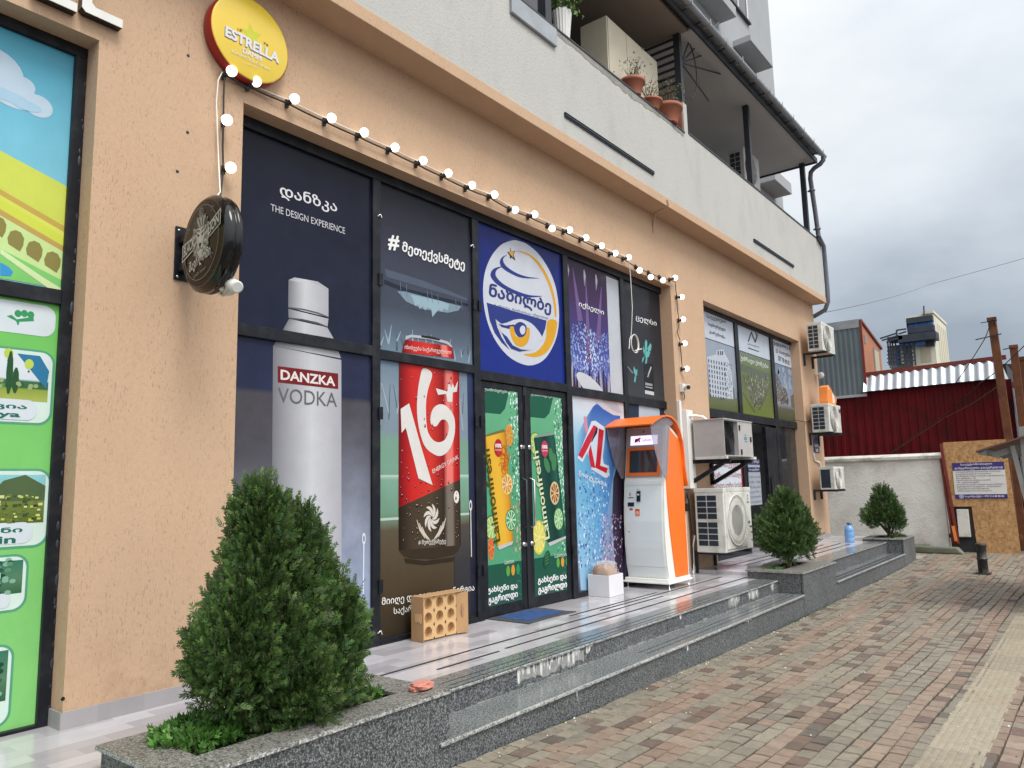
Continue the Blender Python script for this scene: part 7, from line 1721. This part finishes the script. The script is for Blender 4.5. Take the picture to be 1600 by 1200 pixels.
mb = MB(); mb.box(u0, u1, 17.548, 17.558, v0, v1); mb.build('plate', 'white_plastic', r)
a = Art('y', 17.546, -1, .0012); pu = C(66, 52, 128, .8)
a.rect(u0, u1, v1 - .155, v1, pu); a.rect(u0, u1, v0, v0 + .085, pu); a.layer()
a.tline('საავტომობილო', u0 + .15, u1 - .2, v1 - .065, .05, WHITE, .02); a.tline('დამტვირთველთა გასაყურებლად', u0 + .04, u1 - .03, v1 - .14, .055, WHITE, .02)
a.ell(u0 + .11, v0 + .045, .045, .045, C(150, 170, 206, .84), 20); a.tline('საკონტაქტო: +995 514 88 88 88', u0 + .17, u1 - .06, v0 + .02, .045, WHITE, .02)
ik = C(96, 90, 120, .8); y_ = v1 - .20
for i, (s_, w) in enumerate((('საზოგადოებრივი ტრანსპორტი მოძრაობს', .78), ('ყოველდღე დილის საათებიდან', .62), ('მარშრუტები იწყება ქალაქის ცენტრიდან და', .84), ('მთავრდება აქ', .34), ('ბილეთის შეძენა შესაძლებელია სალაროში', .6), ('ან ავტომატში', .40), ('გთხოვთ დაიცვათ სისუფთავე და წესრიგი', .80), ('ტერიტორია დაცულია კამერებით', .76), ('საინფორმაციო სამსახური მუშაობს', .56), ('ორშაბათიდან შაბათის ჩათვლით', .60))):
    a.tline(s_, u0 + .05, u0 + .05 + w * .98, y_ - i * .042, .030, ik, .015)
a.done('lettering', r, 'painted')
r = thing('meter_box', (-2.3, 17.6, .3), 'pale grey electric meter box in the notch of the chipboard', 'meter box')
mb = MB(); q0, q1 = CY(1496, 797, 17.55), CY(1517, 841, 17.55); mb.box(-2.39, -2.19, 17.50, 17.62, .33, .875); mb.build('case', 'white_metal', r, bevel=.01)
mb = MB(); mb.box(-2.392, -2.188, 17.496, 17.50, .69, .697); mb.box(-2.385, -2.195, 17.494, 17.50, .345, .68); mb.build('door', 'white_metal', r)
mb = MB(); mb.box(-2.5, -2.1, 17.625, 17.64, -.05, .93); mb.build('dark_gap_sheet', 'dark_roof', r)  # dark sheet added behind the notch, standing in for the dark gap
mb = MB(); mb.bar((-2.19, 17.63, .65), (-2.10, 17.63, .9), .02); mb.bar((-2.19, 17.63, .9), (-2.10, 17.63, .68), .02); mb.build('rusty_cage', 'rusty_steel', r)
r = thing('rusty_gate_post', (-2.5, 17.5, 0), 'rust red leaning angle post between the white wall and the chipboard', 'post')
mb = MB(); mb.bar((-2.545, 17.5, 2.2), (-2.415, 17.5, .2), .07, .05); mb.bar((-2.58, 17.54, 1.9), (-2.50, 17.54, .2), .04, .04); mb.build('angle', 'red_cap', r)
mb = MB(); mb.bar((-2.47, 17.46, .55), (-2.44, 17.46, .25), .05, .05); mb.build('patch', 'orange_plastic', r)
# rusty mast posts and their wires
def mast(px0, py0, px1, py1, Y, w, lab):
    a_, b_ = CY(px0, py0, Y), CY(px1, py1, Y); r = thing('rusty_mast', (b_[0], Y, 0), lab, 'mast', 'rust brown steel masts')
    d = (b_ - a_) / (b_[2] - a_[2]); foot = a_ + d * (gz(Y) - a_[2])
    mb = MB(); mb.bar(tuple(a_), tuple(foot), w, w * 1.1); mb.build('shaft', 'rusty_steel', r)
    mb = MB(); mb.box(a_[0] - w * .62, a_[0] + w * .62, Y - w * .62, Y + w * .62, a_[2] - .05, a_[2] + .02); mb.build('cap', 'rusty_steel', r)
    return r, Vector(a_)
r1, t1 = mast(1549.5, 498, 1577, 690, 18.4, .135, 'tallest rust brown steel mast beside the red hall')
mb = MB(); mb.bar(t1 + Vector((-.2, 0, -.06)), t1 + Vector((0, -.07, -.06)), .015); mb.bar(t1 + Vector((-.32, -.1, -.42)), t1 + Vector((.15, -.1, -.36)), .02); mb.build('crossarm', 'dark_steel', r1)
r2, t2 = mast(1583.5, 541, 1601, 690, 18.6, .125, 'middle rust brown steel mast right of the tallest one')
mb = MB(); mb.bar(t2 + Vector((-.18, -.1, -.06)), t2 + Vector((0, -.07, -.03)), .02); mb.build('crossarm', 'dark_steel', r2)
r3, t3 = mast(1598, 559, 1606, 690, 18.9, .11, 'rust brown steel mast at the right edge of the photo')
def wire(name, pts, rad, lab, s_=.02, m='cable_black'):
    mb = MB(); mb.tube(sag([Vector(p) for p in pts], s_, 8), rad, 5); tag(mb.build(name, m), lab, 'wire')
wire('overhead_wire', [t1 + Vector((0, -.1, -.05)), t1 + Vector((-.14, -.1, -.40)), CY(1492, 600, 18.6)], .009, 'dark wire running from the tallest mast down to the red hall')
wire('overhead_wire', [t1 + Vector((.05, -.1, -.05)), t2 + Vector((-.25, -.1, -.05))], .010, 'dark wire hanging between the tallest and middle masts', .06)
wire('overhead_wire', [CY(1640, 500, 17.8), CY(1585, 555, 18.2), CY(1560, 578, 18.4), CY(1530, 600, 18.5), CY(1487, 640, 18.9), CY(1440, 672, 18.9), CY(1395, 704, 18.9)], .010, 'long dark wire sloping across the face of the red hall', .01)
wire('overhead_wire', [CY(1562, 601, 18.2), CY(1520, 630, 18.5), CY(1475, 653, 18.8), CY(1440, 676, 18.9), CY(1392, 708, 18.9)], .008, 'thin brown wire sagging across the red hall below the dark one', .01, 'trunk_bark')
wire('overhead_wire', [CX(1268, 492, -4.36), CY(1450, 445, 40), CY(1640, 392, 40)], .010, 'faint wire crossing the open sky from the building corner', .004, 'pipe_grey')
mb = MB(); q = t2 + Vector((-.30, -.1, -.12)); mb.bar(q + Vector((-.05, 0, .12)), q + Vector((.06, 0, -.12)), .05); tag(mb.build('cable_clamp', 'near_black'), 'black cable clamp hanging from the wire between the masts', 'clamp')
# corrugated halls
def corr(x0, x1, y, z0, z1, pitch, depth, axis='x', zt=None):
    """ribbed sheet along x (facing -y) or along y (facing +x); zt = top height at the far end"""
    mb = MB(); pts = []; n = int(abs(x1 - x0) / pitch) + 1; s_ = 1 if x1 > x0 else -1
    for i in range(n):
        b = x0 + s_ * i * pitch
        for f, o in ((0, 0), (.45, 0), (.55, 1), (.9, 1)): pts.append((b + s_ * f * pitch, o * depth))
    pts = [p for p in pts if (p[0] - x1) * s_ <= 0]
    vs = []
    for u, o in pts:
        f = (u - x0) / (x1 - x0); zz = z1 if zt is None else z1 + (zt - z1) * f
        vs += [(u, y - o, z0), (u, y - o, zz)] if axis == 'x' else [(y + o, u, z0), (y + o, u, zz)]
    mb.add(vs, [(2 * i, 2 * i + 2, 2 * i + 3, 2 * i + 1) for i in range(len(pts) - 1)]); return mb
RH = thing('red_hall', (-3.4, 19.5, 0), 'dark red corrugated hall with silver eave band', 'building')
corr(-9, -1.33, 19.0, -.1, 3.56, .185, .018).build('wall', 'red_sheet', RH, fix=False)
corr(19.0, 26, -1.33, -.1, 3.5, .2, .015, 'y').build('wall', 'red_sheet', RH, fix=False)
mb = MB(); n = 150; xs_ = np.linspace(-4.22, -1.50, n)
lo = [(x, 18.80 + .02 * math.cos(x * 2 * PI / .18), 3.54 + .035 * (x + 4.22) / 2.7) for x in xs_]; hi = [(x, 19.02 + .02 * math.cos(x * 2 * PI / .18), 3.93 + .07 * (x + 4.22) / 2.7) for x in xs_]
mb.add(lo + hi, [(i, i + 1, n + i + 1, n + i) for i in range(n - 1)], 0, None, True); mb.add([lo[-1], (-1.38, 19.1, 3.55), hi[-1]], [(0, 1, 2)]); mb.build('eave_band', 'silver_sheet', RH, fix=False)
mb = MB(); mb.bar((-4.24, 19.05, 3.965), (-1.38, 19.05, 4.04), .10, .09); mb.build('ridge_cap', 'red_cap', RH)
mb = MB(); mb.box(-9, -1.4, 19.1, 26, 3.5, 3.9); mb.build('roof', 'dark_roof', RH)
mb = MB(); mb.box(-1.325, -1.30, 18.95, 19.05, .3, 3.35); mb.build('corner_trim', 'silver_sheet', RH); mb = MB(); mb.box(-1.26, -1.2, 18.85, 18.98, 1.6, 3.2); mb.build('flue', 'near_black', RH)
GH = thing('grey_hall', (-6.5, 19.6, 0), 'grey ribbed metal clad block with rust coloured rendered side', 'building')
corr(-12, -4.17, 18.94, 3.50, 5.12, .115, .016).build('cladding', 'grey_sheet', GH, fix=False)
mb = MB(); mb.box(-12, -4.165, 18.915, 18.945, 5.10, 5.30); mb.box(-12, -5.55, 18.93, 19.2, 5.3, 5.42); mb.build('fascia', 'zinc', GH)
mb = MB(); mb.box(-12, -4.17, 18.905, 18.93, 3.44, 3.50); mb.build('drip_trim', 'silver_sheet', GH)
mb = MB()
s_ = [(18.96, 3.5), (18.96, 5.28), (20.9, 4.86), (20.9, 3.5)]; mb.prism(s_, 'x', -12, -4.19); mb.build('side_wall', 'orange_render', GH)
mb = MB(); mb.bar((-4.18, 18.93, 3.5), (-4.18, 18.93, 5.27), .05); mb.bar((-4.18, 18.95, 5.27), (-4.18, 20.95, 4.84), .06); mb.build('edge_trim', 'red_cap', GH)
mb = MB(); mb.box(-4.189, -4.175, 20.05, 20.6, 3.9, 4.75); mb.box(-4.189, -4.178, 19.2, 19.35, 4.75, 4.95); w_ = mb.build('window', 'tower_grey', GH)
mb = MB(); mb.box(-4.175, -4.170, 20.1, 20.55, 3.95, 4.70); mb.build('pane', 'tower_panel', w_)
mb = MB(); mb.prism([(-8.0, 3.9), (-8.0, 4.2), (-5.7, 4.95), (-2.5, 4.95), (-1.8, 4.85), (0, 4.4), (0, 3.9)], 'y', 27.0, 33)
tag(mb.build('barn_roof', 'dark_roof'), 'low dark roof behind the red hall', 'roof')
# tower under construction far behind
TW = thing('tower_block', (-9.3, 60, 0), 'pale concrete tower with blue glazing and scaffolding far behind', 'building')
Y = 60.0
def R2(mb, px0, py0, px1, py1, y0=Y, d=.4, m=0):
    a_, b_ = CY(px0, py0, y0), CY(px1, py1, y0); mb.box(a_[0], b_[0], y0, y0 + d, a_[2], b_[2], m)
xr = -8.45; mb = MB(); mb.box(-10.2, xr, Y + .35, Y + 6, 0, 13.15); mb.box(-10.2, xr - 1.0, Y + .3, Y + .35, 12.9, 13.1); mb.box(-9.95, xr, Y - .1, Y + .34, 0, 10.95)
mb.build('core', 'tower_cream', TW)
mb = MB(); mb.box(xr - .7, xr + .06, Y + .2, Y + 6.1, 13.15, 13.35); mb.box(xr, xr + .02, Y + 1.2, Y + 5.6, 5, 12.9) ; mb.build('parapet', 'tower_cream', TW)
mb = MB(); R2(mb, 1437, 541, 1456, 565, Y - .13, .03)
for k in range(5): mb.box(xr + .02, xr + .03, Y + 1.6 + k * .85, Y + 2.0 + k * .85, 4, 12.6)
mb.build('recessed_panel', 'tower_panel', TW)
mb = MB(); R2(mb, 1418, 502, 1458, 512, Y, .3); R2(mb, 1420, 518, 1459, 524, Y - .2, .4); R2(mb, 1404, 531, 1446, 538, Y - .6, .4)
mb.build('glazing', 'tower_glass', TW)
mb = MB(); R2(mb, 1415.5, 497.5, 1457, 500.5, Y - .25, .6); R2(mb, 1417, 512, 1459.5, 516, Y - .3, .6); R2(mb, 1402, 524.5, 1463, 528.5, Y - 1.0, 1.3); R2(mb, 1446, 529, 1460, 540, Y - .3, .5); R2(mb, 1415.5, 500, 1418, 513, Y - .2, .5); R2(mb, 1386, 527, 1410, 530, Y - 1, 1.5)
for px in (1426, 1434.5, 1447): R2(mb, px, 502, px + 1.2, 512, Y - .05, .1)
for (p, q) in (((1375, 529), (1400, 521)), ((1378, 532), (1404, 524)), ((1385, 535), (1404, 528)), ((1401, 516), (1416, 514)), ((1401, 516), (1401, 524)), ((1404, 522), (1416, 518))): mb.bar(tuple(CY(*p, Y - 1)), tuple(CY(*q, Y - 1)), .10)
mb.build('slab_edge', 'tower_dark', TW)
mb = MB(); R2(mb, 1387, 541, 1429, 571, Y + .2, 3); mb.build('frame_floor', 'tower_grey', TW)
mb = MB(); R2(mb, 1400, 549, 1406, 569, Y - .1, .2); mb.build('blue_sheet', 'tower_glass', TW); mb = MB(); R2(mb, 1406, 542, 1412.5, 568, Y - .1, .2); mb.build('white_sheet', 'tower_cream', TW)
mb = MB()
for px in (1387, 1390.5, 1394, 1399, 1413, 1420, 1428): mb.bar(tuple(CY(px, 532, Y - .6)), tuple(CY(px + 2.5, 571, Y - .6)), .09)
for py in (541, 547, 553, 559, 565): mb.bar(tuple(CY(1386, py + 1.5, Y - .6)), tuple(CY(1430, py - 2, Y - .6)), .08)
mb.build('scaffold', 'tower_dark', TW)
q = CY(1444, 492, Y); mb = MB(); mb.tube([tuple(q), tuple(CY(1443.5, 478, Y))], .05, 5); mb.build('antenna', 'tower_dark', TW)
r = thing('palm_tree', (-3.2, 40, 0), 'small palm crown showing above the hall roof', 'palm'); c = CY(1534, 561, 40); mb = MB(); mb.tube([(c[0], 40, 0), tuple(c)], [.16, .12], 8); mb.build('trunk', 'trunk_bark', r)
mb = MB()
for i in range(14):
    t_ = 2 * PI * i / 14; L_ = random.uniform(.55, .85); pts = [c + np.array([math.cos(t_) * L_ * f, math.sin(t_) * L_ * f, .30 * f - .65 * f * f]) for f in (0, .3, .6, 1)]; sd_ = np.array([-math.sin(t_), math.cos(t_), 0]) * .07
    vs = [tuple(p + s2 * sd_ * w) for p, w in zip(pts, (.4, 1, .8, .05)) for s2 in (-1, 1)]; mb.add(vs, [(2 * k, 2 * k + 1, 2 * k + 3, 2 * k + 2) for k in range(3)])
mb.build('crown', 'palm_green', r, fix=False)
# lean-to shelter at the right edge
r = thing('shelter_roof', (-.5, 10.6, 0), 'low lean-to shelter with red brown sheet roof and grey strut at the right edge', 'shelter')
sl = .31; x0 = -1.165; z0 = 1.835
mb = MB(); mb.prism([(x0, z0), (x0 + 2.6, z0 + 2.6 * sl), (x0 + 2.6, z0 + 2.6 * sl - .02), (x0, z0 - .02)], 'y', 10.45, 13.2); mb.build('roof_sheet', 'canopy_roof', r)
mb = MB(); 
for y in (10.62, 11.5, 12.4): mb.prism([(x0 + .12, z0 - .03), (x0 + 2.5, z0 + 2.45 * sl - .03), (x0 + 2.5, z0 + 2.45 * sl - .10), (x0 + .18, z0 - .09)], 'y', y, y + .05)
mb.prism([(x0 + .02, z0 - .022), (x0 + .1, z0 - .022 + .1 * sl), (x0 + .1, z0 - .05), (x0 + .02, z0 - .045)], 'y', 10.5, 13.1); mb.build('rafter', 'canopy_wood', r)
mb = MB(); a_, b_ = CY(1582, 696, 10.6), CY(1603, 778, 10.6); d = (b_ - a_); e_ = a_ + d * 1.0; mb.bar(tuple(a_), tuple(a_ + d * 1.25), .06, .05); px_ = (a_ + d * 1.25)[0]; mb.build('strut', 'canopy_wood', r)
mb = MB(); mb.box(px_ - .01, px_ + .08, 10.56, 10.65, gz(10.6), 2.1); mb.box(px_ - .01, px_ + .08, 12.6, 12.69, gz(12.6), 2.1); mb.build('post', 'canopy_wood', r)
mb = MB(); mb.box(-.62, .9, 10.8, 12.9, gz(11.5), .52); mb.build('added_shadow_box', 'dark_roof', r, bevel=.02)  # dark box added under the roof to cast the shadow there
